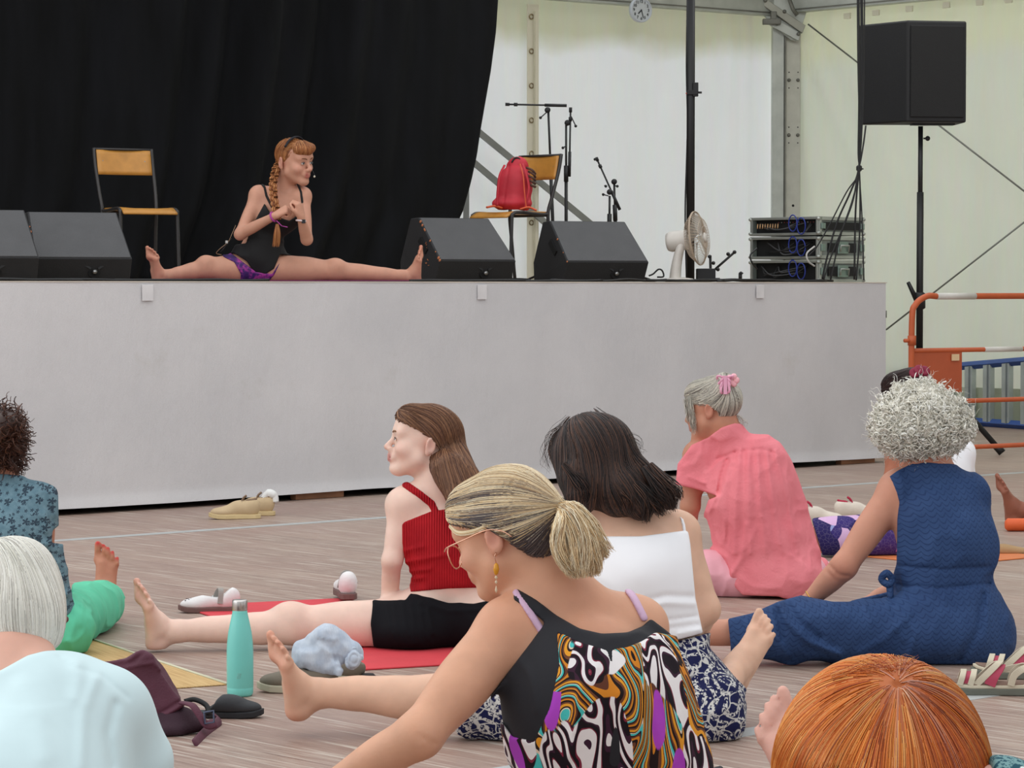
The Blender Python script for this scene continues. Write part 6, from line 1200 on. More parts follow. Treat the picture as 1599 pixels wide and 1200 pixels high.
# ---- woman in the white camisole
def camisole_woman():
    d = 7.4; K = lambda x, y, e=0: W(x, y, d + e); root = empty('person', G(1040, 1155), 'person with long dark wavy hair in a white camisole and navy paisley trousers', 'person')
    f = Fig((-.72, 6.8, -.01), (.85, 8.35, .98), .0048); S = f.S; H = Head(K(922, 725, .05), (-.55, .75, -.45), (-.1, .1, 1), .98)
    pel = K(1045, 1085, .1); chest = K(995, 885, .02); neck = K(968, 795, .04); shL = K(915, 832, .04); shR = K(1062, 832, .08)
    f.torso(pel, chest, neck, shL, shR, head=H, waist=K(1030, 985, .05), pw=.16, ww=.115, wd=.09, cw=.135, cd=.095, nr=.047, shr=.042)
    f.arm(shL, K(870, 930, .1), K(850, 990, .3)); hand(S, K(850, 990, .3), (-.3, .4, -.8), (0, 1, 0), (1, 0, 0))
    f.arm(shR, K(1100, 952, .05), K(1075, 1010, .35), (.045, .043, .040, .038, .026)); hand(S, K(1075, 1010, .35), (-.3, .5, -.8), (0, 1, 0), (-1, 0, 0))
    an = K(497, 1083, .0); f.leg(K(1000, 1110, .0), K(722, 1085, -.08), an, (.09, .08, .062, .058, .037), V(-.02, 0, -.01)); S.cone(an, K(478, 1088, .0), .037, .035, .02); f.foot(K(481, 1083, 0), (-.20, -.2, .95), (-.8, -.6, -.25), -1, 1.0)
    kR = K(1112, 1100, -.05); aR = K(1146, 1050, .22); f.leg(K(1075, 1105, .05), kR, aR, (.09, .075, .058, .05, .034)); S.cone(aR, K(1150, 1042, .24), .034, .034, .02); f.foot(K(1150, 1040, .24), (.36, .30, .80), (.42, .75, -.3), 1, .98, tint=False)
    f.blobs += [(K(1184, 970, .3), .02, lin((222, 150, 128)), .5), (K(985, 835, -.06), .002, lin((90, 60, 50)), .9)]
    H.put(S, face=True); f.body('body', root, (222, 178, 152), .06)
    m = MB(); m.lathe([(.001, -.004), (.0045, 0), (.001, .004)], H.p(-.088, -.02, -.032), (1, 0, 0), 10); m.build('earring', mat('black_bead', (20, 18, 20), .3), root, smooth=True)
    WH = mat('white_jersey', (246, 246, 250), .75, var=.02, bump=.12, bscale=24)
    b = S.copy(); b.ell(chest + V(0, 0, -.02), (.14, .1, .14), None, .05); b.path([K(1000, 900, .0), K(1022, 960, .02), K(1040, 1000, .04)], [.115, .112, .112], .03)
    for q, a, w_ in (([(1000, 940), (1040, 930), (1085, 932)], -.005, .006), ([(1005, 950), (1040, 942), (1086, 944)], .005, .007), ([(1010, 972), (1050, 968), (1092, 962)], -.005, .005), ([(1015, 985), (1055, 980), (1096, 975)], -.004, .005), ([(1060, 990), (1096, 983)], .005, .005)): b.foldp(q, w_, a, d)
    arm_cut = -tube_region(S, [shR + V(.02, 0, 0), K(1100, 952, .05), K(1075, 1010, .35)], .051)
    b.crumple((9, 9, 14), .0022, 3); solid_obj('camisole', garment(b, .006, [b.under([(890, 838), (941, 838), (1000, 838), (1069, 829), (1090, 829)]), b.over([(900, 1008), (1025, 1003), (1060, 999), (1110, 986)]), b.rightof([(885, 700), (885, 1200)]), b.leftof([(1072, 815), (1078, 850), (1086, 935), (1100, 1000)])]), WH, root)
    for q in ([(1052, 795), (1066, 812), (1069, 832)],): solid_obj('shoulder_strap', garment(S, .005, [S.band(q, .005, d + .03)]), WH, root)
    def fn(N, co):
        nz = N.noise(co, 9, 2, .5, 0, 1); v1 = N.n('ShaderNodeVectorMath', {0: co, 1: N.n('ShaderNodeVectorMath', {0: nz, 3: .09}, operation='SCALE').outputs[0]}, operation='ADD').outputs[0]
        vo = N.n('ShaderNodeTexVoronoi', {'Vector': v1, 'Scale': 9.0}); dist = vo.outputs[0]; ring = N.math('FRACT', N.math('MULTIPLY', dist, 5.2)); a = N.ramp(ring, [(.22, (1, 1, 1)), (.27, (0, 0, 0)), (.78, (0, 0, 0)), (.84, (1, 1, 1))])
        v2 = N.n('ShaderNodeTexVoronoi', {'Vector': v1, 'Scale': 70.0}).outputs[0]; dots = N.ramp(v2, [(.18, (1, 1, 1)), (.26, (0, 0, 0))])
        v3 = N.n('ShaderNodeTexVoronoi', {'Vector': v1, 'Scale': 30.0}, feature='DISTANCE_TO_EDGE').outputs[0]; vein = N.ramp(v3, [(.035, (1, 1, 1)), (.06, (0, 0, 0))]); sel = N.ramp(N.noise(co, 11, 2), [(.44, (0, 0, 0)), (.5, (1, 1, 1))])
        m1 = N.mix(sel, dots, vein); m2 = N.math('MAXIMUM', N.math('MULTIPLY', m1, .9), N.math('MULTIPLY', a, N.ramp(N.noise(co, 150, 2), [(.46, (0, 0, 0)), (.52, (1, 1, 1))]))); N.color(N.mix(m2, lin((26, 30, 72)), lin((206, 204, 200)))); N.bump(N.noise(co, 24, 4), .5, .01)
    PS = print_mat('navy_paisley', fn, .8)
    p = S.copy(); p.ell(K(1050, 1085, .08), (.165, .15, .12), None, .05); p.path([K(1058, 1070, .02), K(1100, 1105, -.04), K(1108, 1120, -.04)], [.125, .088, .07], .05); p.ell(K(1080, 1125, -.05), (.115, .1, .075), None, .05); p.path([K(1000, 1105, 0), K(860, 1110, -.04), K(740, 1108, -.06)], [.11, .105, .07], .04); p.noise((13, 13, 13), .008, 1); p.noise((34, 34, 12), .003, 2); p.crumple((13, 13, 8), .007, 2)
    for i, x in enumerate(range(1030, 1100, 9)): p.foldp([(x, 1004 - i), (x + i * 3 - 5, 1050), (x + i * 4 - 8, 1085)], .006, .004, d)
    solid_obj('trousers', garment(p, .008, [p.poly([(712, 1060), (850, 1040), (1000, 1006), (1060, 1001), (1110, 988), (1108, 1012), (1128, 1034), (1148, 1058), (1175, 1085), (1180, 1200), (712, 1200)])]), PS, root)
    C = [(62, 46, 42), (42, 32, 31), (98, 68, 54), (30, 24, 24)]; w_ = [4, 3, 3, 2]
    def shape(h):
        scalp(h, H, V(.088, .108, .094)); h.path([H.p(.0, -.05, .02), K(935, 745, -.0), K(968, 770, -.04), K(1000, 792, -.06)], [.085, .085, .062, .035], .03, flat=(V(0, 1, .3), .75))
        h.path([K(945, 700, .02), K(985, 740, .0), K(1020, 770, .0), K(1045, 785, .02)], [.075, .055, .04, .02], .03); h.path([H.p(-.05, .0, .02), K(898, 745, -.02), K(905, 775, -.05), K(915, 790, -.06)], [.05, .045, .034, .015], .03); h.noise((14, 14, 6), .006, 2)
    def cut(h):
        c, Q = headcut(H, h, lambda z, x: np.where(z > -.0, .075 + .6 * z, .055)); return np.where(Q[..., 2] < -.06, -1, c)
    cr = H.p(0, -.01, .13)
    def field(P):
        q = ((P - H.c) @ H.R.T); hd = 1 / (1 + np.exp(-(q[:, 2] - .035) / .02))[:, None]; a = P - cr; a /= np.linalg.norm(a, axis=1, keepdims=True); nn = LAT(P.astype(np.float32), (17, 17, 7)); n2 = LAT(P.astype(np.float32) + 9, (30, 30, 12))
        b_ = np.stack([.12 + 4.5 * np.clip(P[:, 0] - K(915, 700)[0], -.05, .2) + .7 * nn + .4 * n2, -.2 + .3 * n2, -1 + 0 * nn], 1); return a * hd + (1 - hd) * b_
    ex = []
    for i, (x, y, x2, y2, n) in enumerate(((1000, 770, 1008, 818, 160), (975, 765, 985, 800, 120), (1030, 760, 1052, 800, 140), (1040, 755, 1062, 782, 90), (905, 755, 912, 792, 120), (1010, 775, 1035, 806, 120))): ex.append(bund([K(x - 25, y - 30, -.05), K(x, y, -.07), K((x + x2) / 2 + 5, (y + y2) / 2, -.08), K(x2, y2, -.07)], n, [.008, .024, .018, .007], C, w_, 50 + i, wave=.008, m=10, freq=1.4))
    ex.append(bund([H.p(-.02, .0, .13), H.p(-.09, .03, .08), H.p(-.10, .05, -.0)], 30, [.02, .02, .02], C, w_, 61, r=.0006, wave=.01)); ex.append(bund([H.p(.02, -.05, .13), K(985, 690, 0), K(1000, 712, 0)], 30, [.02, .025, .02], C, w_, 62, r=.0006, wave=.01))
    hair_style(root, H.c - V(.2, .25, .26), H.c + V(.36, .25, .2), shape, field, C, w_, 7, n=4000, steps=13, ds=.016, cut=cut, extra=ex, core=.7)
camisole_woman()
# ---- woman with the blonde ponytail
def ponytail_woman():
    d = 5.4; K = lambda x, y, e=0: W(x, y, d + e); z0 = lambda x, e: FP(x, .1, d + e); root = empty('person', FP(930, 0, d + .1), 'person with blonde ponytail, glasses and a swirl-patterned sleeveless top over black', 'person')
    f = Fig((-.62, 4.75, -.01), (.62, 6.4, .90), .0045); S = f.S; H = Head(K(786, 834, .08), (-.80, .52, -.30), (-.22, .05, 1), .98)
    pel = V(.20, 5.5, .13); chest = K(920, 1085, .02); neck = K(880, 930, .06); shL = K(792, 985, .02); shR = K(997, 980, .10)
    f.torso(pel, chest, neck, shL, shR, side=V(1, .25, 0), head=H, waist=V(.17, 5.46, .30), pw=.17, ww=.14, wd=.10, cw=.145, cd=.10, nr=.053, shr=.050, cr=.16)
    f.arm(shL, K(655, 1148, -.12), K(505, 1235, -.02), (.056, .056, .043, .042, .027)); hand(S, K(505, 1235, -.02), (-.8, .3, -.4), (0, 0, -1), (0, 1, 0))
    f.arm(shR, K(1040, 1120, .35), K(960, 1200, .6)); f.leg(V(.1, 5.5, .1), V(-.42, 5.75, .09), V(-.55, 6.0, .06)); f.leg(V(.3, 5.5, .1), V(.45, 5.95, .09), V(.52, 6.2, .06))
    H.put(S); f.blobs += H.tint(blush=(214, 140, 124)); f.blobs += [(K(940, 950, -.05), .09, lin((196, 128, 98)), .5), (K(790, 960, -.04), .06, lin((206, 140, 108)), .4)]; S.foldp([(655, 1150), (668, 1158), (680, 1162)], .004, -.003, d)
    f.body('body', root, (218, 164, 134), .06)
    BK = mat('black_jersey', (27, 27, 34), .8, var=.1, bump=.25, bscale=26)
    b = S.copy(); b.ell(chest + V(.01, .0, -.05), (.15, .115, .17), None, .06); b.path([chest, V(.19, 5.44, .27), V(.21, 5.46, .14)], [.14, .155, .185], .05)
    b.foldp([(800, 1010), (830, 1060), (838, 1110)], .008, .003, d)
    b.crumple((10, 10, 7), .004, 8); vest = garment(b, .006, [b.poly([(805, 918), (835, 935), (870, 962), (905, 982), (940, 990), (980, 988), (1004, 978), (1016, 966), (1060, 1000), (1200, 1400), (700, 1400), (764, 1090), (792, 1052), (828, 1005), (851, 973), (838, 962), (800, 936)])]); solid_obj('black_vest', vest, BK, root)
    def fn(N, co):
        st = N.mapping(co, (1, 1, .42)); n1 = N.noise(st, 8.5, 1, .35, 1.1); f1 = N.math('FRACT', N.math('MULTIPLY', n1, 8.5))
        c = N.ramp(f1, [(0, lin((34, 22, 22))), (.14, lin((110, 66, 44))), (.26, lin((230, 156, 46))), (.42, lin((40, 26, 24))), (.50, lin((226, 204, 180))), (.55, lin((74, 192, 188))), (.68, lin((34, 24, 24))), (.76, lin((100, 58, 42))), (.86, lin((214, 134, 42)))], 'CONSTANT')
        n2 = N.noise(N.mapping(co, (1, 1, .5), rot=(0, .7, 0)), 12, 1, .4, .6); zeb = N.ramp(N.math('FRACT', N.math('MULTIPLY', n2, 9.0)), [(.0, lin((28, 18, 26))), (.34, lin((130, 44, 66))), (.42, lin((238, 234, 234))), (.86, lin((60, 30, 50)))], 'CONSTANT')
        sel = N.ramp(N.noise(N.mapping(co, (1, 1, .4), loc=(.35, 0, 0)), 8.0, 1, .4, .6), [(.50, (0, 0, 0)), (.505, (1, 1, 1))]); c2 = N.mix(sel, c, zeb)
        lf = N.n('ShaderNodeTexVoronoi', {'Vector': N.mapping(co, (1.6, 1.6, .5), rot=(0, .5, 0)), 'Scale': 7.0}); l2 = N.ramp(lf.outputs[0], [(.22, (1, 1, 1)), (.23, (0, 0, 0))]); sz = N.n('ShaderNodeSeparateXYZ', {'Vector': co}).outputs[2]
        l3 = N.math('MULTIPLY', l2, N.math('LESS_THAN', sz, .42)); N.color(N.mix(l3, c2, lin((176, 70, 196)))); N.bump(N.noise(co, 16, 3), .3, .01)
    PR = print_mat('swirl_print', fn, .75)
    b2 = b.copy(); b2.D = b2.D - .004; b2.crumple((9, 9, 4), .007, 5)
    for q, a, w_ in (([(900, 1010), (905, 1090), (890, 1180)], .006, .012), ([(950, 1010), (965, 1100), (960, 1190)], -.006, .014), ([(990, 1010), (1015, 1090), (1040, 1190)], .006, .012), ([(1010, 1000), (1045, 1090), (1075, 1190)], .006, .012)): b2.foldp(q, w_, a, d)
    b2.path([K(1010, 1010, .06), K(1045, 1110, .05), K(1072, 1210, .06)], [.03, .04, .05], .05)
    solid_obj('printed_tunic', garment(b2, .007, [np.minimum(b2.poly([(868, 984), (905, 1003), (940, 1013), (980, 1011), (1004, 1001), (1022, 988), (1100, 1000), (1130, 1400), (820, 1400), (832, 1160), (858, 1105), (872, 1040), (870, 1000)]), b2.poly([(774, 1090), (774, 1092), (778, 1120), (800, 1150), (836, 1158), (860, 1400), (760, 1400)]))]), PR, root)
    LI = mat('lilac_strap', (214, 178, 206), .6)
    for q in ([(806, 926), (820, 945), (846, 986)], [(976, 914), (992, 938), (1006, 966)]): solid_obj('lilac_bra_strap', garment(S, .0062, [S.band(q, .0078, d + .2)]), LI, root)
    q = K(998, 957, -.02); 
    # glasses
    GL = mat('rose_gold', (226, 176, 150), .25, .9); gr = H
    m = MB(); m.tube([H.p(-.008, .108, -.002), H.p(0, .112, 0), H.p(.008, .108, -.002)], .0014, 6); gl_ = m.build('glasses', GL, root, smooth=True)
    for sg in (-1, 1):
        m = MB(); m.tube(smooth_path([H.p(sg * .070, .100, .000), H.p(sg * .078, .085, .006), H.p(sg * .084, .04, .010), H.p(sg * .085, -.02, .015), H.p(sg * .086, -.055, .004), H.p(sg * .082, -.07, -.012)], 5), .0014, 6); m.build('temple', GL, gl_, smooth=True)
        m = MB(); m.tube([H.p(sg * (.037 + .030 * math.cos(a)), .106 - .010 * max(0, math.cos(a)), -.012 + .027 * math.sin(a) * (1 if math.sin(a) < 0 else .75)) for a in np.linspace(0, 6.283, 25)[:-1]], .0013, 6, closed=True); m.build('rim', GL, gl_, smooth=True)
    # earring
    er = H.p(-.086, -.026, -.036); m = MB(); m.tube([er + V(0, 0, .004), er + V(-.003, -.002, -.002), er + V(0, 0, -.018)], .0008, 6); eh_ = m.build('earring', GL, root, smooth=True)
    m = MB(); m.lathe([(.0005, -.012), (.004, -.009), (.006, 0), (.004, .009), (.0005, .012)], er + V(0, 0, -.028), (0, 0, 1), 14); m.build('amber_bead', mat('amber_glass', (214, 146, 30), .2), eh_, smooth=True)
    m = MB(); m.lathe([(.0005, -.004), (.0035, 0), (.0005, .004)], er + V(0, 0, -.044), (0, 0, 1), 10); m.lathe([(.0005, -.004), (.003, 0), (.0005, .004)], er + V(0, 0, -.053), (0, 0, 1), 10); m.lathe([(.0005, -.008), (.0028, -.003), (.0005, .006)], er + V(0, 0, -.066), (0, 0, 1), 10); m.build('small_bead', mat('bead_pearl', (222, 200, 170), .3), eh_, smooth=True)
    # hair
    C = [(244, 220, 178), (222, 190, 144), (252, 238, 208), (178, 146, 112), (110, 100, 100)]; w_ = [4, 3, 3, 2, 2]; C2 = [(96, 84, 84), (122, 108, 104), (76, 66, 68), (196, 170, 130)]
    tie = K(872, 792, .02)
    def shape(h): scalp(h, H, V(.084, .108, .094)); h.ell(H.p(0, -.05, -.01), V(.07, .075, .08), H.R, .03); h.cone(H.p(0, -.07, .03), tie, .06, .009, .04)
    def cut(h):
        c, Q = headcut(H, h, lambda z, x: np.where(z > .028, .0 + 3.4 * (z - .028), np.where(z > -.01, -.04 + 1.0 * z, -.05 - .6 * (z + .01) * -1))); return np.where(Q[..., 2] < -.075, np.maximum(c, (-.075 - Q[..., 2])), c)
    def field(P): return tie[None] - P
    rng = np.random.default_rng(4)
    h = Solid(H.c - V(.18, .18, .18), H.c + V(.22, .2, .2), .005); shape(h); h.D = np.maximum(h.D, cut(h)); n = 11000; P = surf_points(h, n, rng); L = flow_strands(h, P, field, 11, .014, rng, .002)
    def darkness(P):
        q = ((P - H.c) @ H.R.T); d_ = 1 / (1 + np.exp(-(-.012 - q[:, 2] + .012 * LAT((P * 1).astype(np.float32), (40, 40, 40))) / .008)); d_ = np.maximum(d_, .97 * np.exp(-((q[:, 1] - .03) / .06) ** 4 - ((q[:, 2] - .040) / .024) ** 4))
        st_ = LAT((np.stack([q[:, 2] * 60, q[:, 0] * 20, q[:, 1] * 4], 1)).astype(np.float32), (1, 1, 1)); return np.clip(d_ + .75 * (st_ > .22) * (q[:, 2] < .11), 0, 1)
    dark = darkness(P)
    cA = pick(C[:4], w_[:4], n, rng); cB = pick(C2, [4, 3, 3, .5], n, rng); cc_ = np.where(rng.random(n)[:, None] < dark[:, None], cB, cA); v, f4 = h.mesh(); v = smooth_verts(v, f4, 2)
    dv = darkness(v)[:, None]; parts = [(v, f4, np.array(lin((168, 146, 116)))[None] * (1 - dv) + np.array(lin((78, 68, 70)))[None] * dv), strands_mesh(L, .00075, cc_, rng)]
    parts.append(bund([H.p(-.045, .085, .045), H.p(-.068, .055, .026), H.p(-.0765, .01, .020), H.p(-.077, -.05, .024), tie], 200, [.004, .005, .005, .005, .004], C[:3], [3, 2, 3], 70, r=.001, m=14))
    t1 = tie + V(.006, -.004, -.002)
    for i, (g_, n_, rad) in enumerate((([tie, t1, K(886, 800, -.02), K(900, 836, -.04), K(904, 876, -.05), K(906, 904, -.05)], 900, [.006, .009, .022, .030, .028, .016]), ([tie, t1, K(897, 796, -.01), K(918, 824, -.02), K(934, 852, -.02), K(950, 872, -.02)], 420, [.006, .008, .017, .021, .016, .007]), ([tie, t1, K(890, 800, -.02), K(912, 842, -.03), K(925, 876, -.03), K(930, 902, -.03)], 520, [.006, .009, .02, .026, .022, .010]), ([tie, t1, K(878, 806, -.04), K(870, 842, -.06), K(880, 878, -.06), K(900, 902, -.06)], 420, [.005, .008, .012, .014, .013, .009]), ([tie, t1, K(895, 797, -.01), K(924, 818, -.01), K(944, 850, -.01), K(958, 862, -.0)], 60, [.004, .006, .012, .014, .01, .004]))):
        parts.append(bund(g_, n_, rad, C[:4], [4, 3, 4, 1], 80 + i, r=.0010, wave=.004, m=14))
    hair_obj('hair', parts, root)
    m = MB(); ax = nrm(K(890, 795, -.01) - tie); u = nrm(np.cross(ax, V(0, 1, 0))); v_ = np.cross(ax, u)
    for o_ in (-.003, .003): m.tube([tie + ax * o_ + (u * math.cos(t) + v_ * math.sin(t)) * .0155 for t in np.linspace(0, 6.283, 21)[:-1]], .0042, 8, closed=True)
    m.build('hair_tie', mat('black_elastic', (26, 25, 30), .8), root, smooth=True)
ponytail_woman()
# ---- woman in the teal flowered tee
def teal_woman():
    d = 8.95; K = lambda x, y, e=0: W(x, y, d + e); root = empty('person', FP(20, 0, 9.05), 'person in a blue-grey flowered tee and green trousers with brown curly hair', 'person')
    f = Fig((-2.15, 8.4, -.01), (-1.1, 10.4, 1.02), .0055); S = f.S; H = Head(K(-12, 700, .06), (-.2, .9, -.3), (0, .1, 1), .98)
    pel = K(20, 968, .1); chest = K(-2, 830, .02); neck = K(-5, 756, .03); shL = K(-75, 792, .02); shR = K(60, 790, .02)
    f.torso(pel, chest, neck, shL, shR, head=H, waist=K(12, 915, .05), pw=.17, ww=.15, wd=.11, cw=.15, cd=.11, shr=.05)
    f.arm(shL, K(-90, 900, .1), K(-60, 960, .35)); f.arm(shR, K(68, 860, .25), K(50, 920, .45), (.05, .045, .036, .036, .026))
    kR = FP(150, .08, 9.62); aR = FP(161, .07, 9.96); f.leg(K(60, 985, .15), kR, aR, (.10, .085, .062, .055, .036)); S.cone(aR, aR + V(0, .02, -.015), .036, .034); f.foot(aR + V(.0, .01, 0), (.01, -.12, 1), (.0, 1, .1), 1, 1.02, nails=(196, 30, 40), tint=False)
    f.leg(K(-10, 985, .1), FP(-120, .08, 9.3), FP(-190, .07, 9.6), (.1, .085, .062, .055, .036)); H.put(S, face=False); f.body('body', root, (192, 132, 106), .09)
    GR = mat('green_cotton', (92, 196, 158), .85, bump=.3, bscale=16, var=.12)
    p = S.copy(); p.ell(K(45, 985, .08), (.20, .17, .115), None, .05); p.path([K(70, 988, .15), FP(125, .075, 9.45), FP(160, .065, 9.80)], [.115, .084, .068], .05); p.noise((12, 12, 12), .009, 4); p.crumple((12, 12, 10), .008, 1)
    for q in ([(112, 930), (120, 960), (110, 1000)], [(122, 940), (140, 955), (160, 950)], [(130, 930), (126, 975)], [(95, 985), (110, 1010)]): p.foldp(q, .010, .008, 9.2)
    px, py, dd = p.pix(); hem = dd - 9.86 + (np.clip(py, 900, 980) - 940) * .0
    solid_obj('trousers', garment(p, .008, [p.under([(-300, 930), (60, 960), (84, 972), (107, 958), (114, 900), (400, 900)]), hem.astype(np.float32)]), GR, root)
    BE = mat('dark_red_leather', (92, 44, 46), .5); solid_obj('belt', garment(p, .012, [p.poly([(-100, 955), (60, 968), (84, 972), (108, 960), (108, 972), (86, 984), (60, 982), (-100, 968)])]), BE, root)
    def fn(N, co):
        c = N.mix(N.ramp(N.noise(co, 40, 5, .7), [(.35, (0, 0, 0)), (.65, (1, 1, 1))]), lin((88, 118, 132)), lin((110, 138, 150)))
        def flower(sc, r0, off):
            vo = N.n('ShaderNodeTexVoronoi', {'Vector': N.mapping(co, (1, .25, 1), loc=off), 'Scale': sc}); pos = N.n('ShaderNodeVectorMath', {0: N.mapping(co, (1, .25, 1), loc=off), 1: vo.outputs['Position']}, operation='SUBTRACT').outputs[0]
            s = N.n('ShaderNodeSeparateXYZ', {'Vector': pos}); ang = N.math('ARCTAN2', s.outputs[2], s.outputs[0]); pet = N.math('ABSOLUTE', N.math('COSINE', N.math('MULTIPLY', ang, 2.5)))
            R = N.math('SQRT', N.math('ADD', N.math('MULTIPLY', s.outputs[0], s.outputs[0]), N.math('MULTIPLY', s.outputs[2], s.outputs[2]))); return N.math('LESS_THAN', R, N.math('MULTIPLY', N.math('ADD', N.math('MULTIPLY', pet, .9), .15), r0))
        m = N.math('MAXIMUM', flower(25, .0112, (0, 0, 0)), flower(46, .0055, (.3, .1, .2))); N.color(N.mix(N.math('MULTIPLY', m, .85), c, lin((34, 44, 60)))); N.bump(N.noise(co, 14, 4), .4, .012)
    TE = print_mat('blue_grey_flowered_jersey', fn, .85)
    b = S.copy(); b.ell(chest + V(0, 0, -.06), (.175, .13, .2), None, .05); b.path([K(10, 850, .0), K(18, 915, .02), K(25, 955, .03)], [.16, .175, .175], .04); b.path([shR, K(72, 818, .10)], [.06, .062], .03)
    b.noise((8, 8, 8), .007, 5); b.crumple((10, 10, 12), .005, 2)
    for q in ([(75, 850), (50, 862)], [(88, 880), (60, 905)], [(100, 905), (60, 925)], [(108, 925), (80, 945)], [(70, 800), (74, 830)]): b.foldp(q, .010, .007, d)
    solid_obj('tee_shirt', garment(b, .008, [b.rightof([(-128, 600), (-128, 1200)]), b.under([(-200, 742), (0, 740), (60, 745), (200, 745)]), np.minimum(b.over([(-300, 950), (40, 972), (85, 968), (106, 962), (116, 940), (200, 940)]), b.over([(-300, 950), (200, 960)])), np.where(b.pix()[1] < 850, b.leftof([(90, 740), (92, 821), (82, 829), (80, 860)]), b.leftof([(122, 800), (122, 1100)])).astype(np.float32)]), TE, root)
    C = [(84, 52, 40), (60, 38, 32), (112, 72, 54)]; w_ = [4, 3, 2]; rng = np.random.default_rng(12)
    h = Solid(H.c - V(.2, .2, .2), H.c + V(.22, .2, .2), .006); h.ell(K(-15, 690, .03), (.105, .115, .115), None, .03); h.ell(K(6, 668, -.04), (.05, .055, .045), None, .03); h.noise((18, 18, 18), .012, 2); h.D = np.maximum(h.D, h.over([(-200, 735), (200, 735)]))
    L = curls(h, 1500, rng, .008, .05, turns=1.1, down=.5); L = np.concatenate([L, L + rng.normal(0, .0012, (len(L), 1, 3))]); v, q = h.mesh()
    parts = [(v, q, np.tile(np.array(lin((58, 38, 32))), (len(v), 1))), strands_mesh(L, .0013, pick(C, w_, len(L), rng), rng, .6)]
    for i, g_ in enumerate(([K(15, 690, -.05), K(28, 702, -.07), K(42, 714, -.06)], [K(10, 715, -.05), K(22, 728, -.06), K(28, 744, -.06)], [K(18, 700, -.05), K(36, 700, -.06), K(40, 708, -.06)])): parts.append(bund(g_, 40, [.012, .008, .004], C, w_, 90 + i, wave=.006))
    hair_obj('hair', parts, root)
FLOORZ[0] = .007
teal_woman()
FLOORZ[0] = .002
# ---- white-haired person in the pale blue shirt
def white_haired():
    d = 4.9; K = lambda x, y, e=0: W(x, y, d + e); root = empty('person', FP(40, 0, 4.7), 'person with straight white hair in a pale blue shirt bending forward', 'person')
    f = Fig((-1.22, 4.25, -.01), (-.42, 5.45, .76), .005); S = f.S; H = Head(K(8, 960, .10), (-.55, .75, -.5), (-.1, .3, 1), .98)
    neck = K(28, 1052, -.02); chest = K(45, 1180, -.06); pel = V(-.85, 4.62, .12); shL = K(-95, 1110, .0); shR = K(165, 1122, -.02)
    f.torso(pel, chest, neck, shL, shR, side=V(1, .1, 0), head=H, pw=.17, ww=.15, wd=.11, cw=.155, cd=.11, shr=.055, waist=V(-.84, 4.7, .28))
    f.arm(shL, K(-150, 1230, .2), K(-120, 1300, .4)); f.arm(shR, K(212, 1250, .12), K(190, 1330, .45), (.055, .05, .04, .038, .026)); H.put(S, face=False); f.body('body', root, (222, 170, 150), .08)
    PB = mat('pale_blue_cotton', (206, 228, 232), .8, var=.03, bump=.15, bscale=14)
    b = S.copy(); b.ell(chest + V(0, 0, -.03), (.165, .13, .2), None, .05); b.path([chest, V(-.84, 4.65, .27), V(-.84, 4.62, .12)], [.16, .17, .18], .05); b.path([shR, K(208, 1190, .02), K(215, 1240, .08)], [.058, .062, .055], .03); b.path([shL, K(-140, 1190, .08)], [.062, .066], .03); b.noise((7, 7, 7), .009, 6); b.noise((18, 18, 9), .003, 7); b.crumple((7, 7, 4), .0035, 6)
    b.foldp([(120, 1040), (124, 1060), (118, 1090)], .012, .006, d); b.foldp([(30, 1075), (60, 1120), (70, 1180)], .02, .006, d); b.foldp([(150, 1060), (130, 1110), (126, 1200)], .010, .006, d); b.foldp([(180, 1100), (168, 1150), (176, 1200)], .008, -.006, d); b.foldp([(92, 1024), (110, 1040), (160, 1056), (200, 1090)], .004, -.003, d)
    solid_obj('shirt', garment(b, .009, [b.under([(-300, 1075), (-40, 1064), (0, 1048), (43, 1024), (70, 1017), (92, 1016), (130, 1018), (400, 1020)])]), PB, root)
    C = [(240, 237, 226), (222, 218, 208), (250, 248, 240), (196, 192, 184)]; w_ = [4, 3, 3, 1]; cr = H.p(-.02, -.03, .12)
    def shape(h): scalp(h, H, V(.086, .110, .094)); h.ell(H.p(.0, -.05, -.03), V(.080, .088, .085), H.R, .04); h.noise((14, 14, 8), .004, 2)
    def cut(h): c, Q = headcut(H, h, lambda z, x: np.where(z > 0, .075 + 0 * z, .03)); return np.maximum(c, h.over([(-200, 1010), (-40, 1000), (0, 1010), (14, 1019), (22, 1013), (34, 1026), (42, 1020), (50, 1034), (60, 1022), (70, 1026), (84, 1012), (100, 1000)]))
    def field(P):
        q = ((P - H.c) @ H.R.T); hd = 1 / (1 + np.exp(-(q[:, 2] - .05) / .02))[:, None]; a = P - cr; a /= np.linalg.norm(a, axis=1, keepdims=True); nn = LAT(P.astype(np.float32), (18, 18, 8)); dn = np.stack([.22 + .35 * nn, -.1 + 0 * nn, -1 + 0 * nn], 1); return a * hd + (1 - hd) * dn
    ex = []
    hair_style(root, H.c - V(.17, .2, .19), H.c + V(.17, .2, .17), shape, field, C, w_, 8, n=5200, steps=14, ds=.013, r=.0012, cut=cut, extra=ex, vs=.005, core=.92, lift=.002)
white_haired()
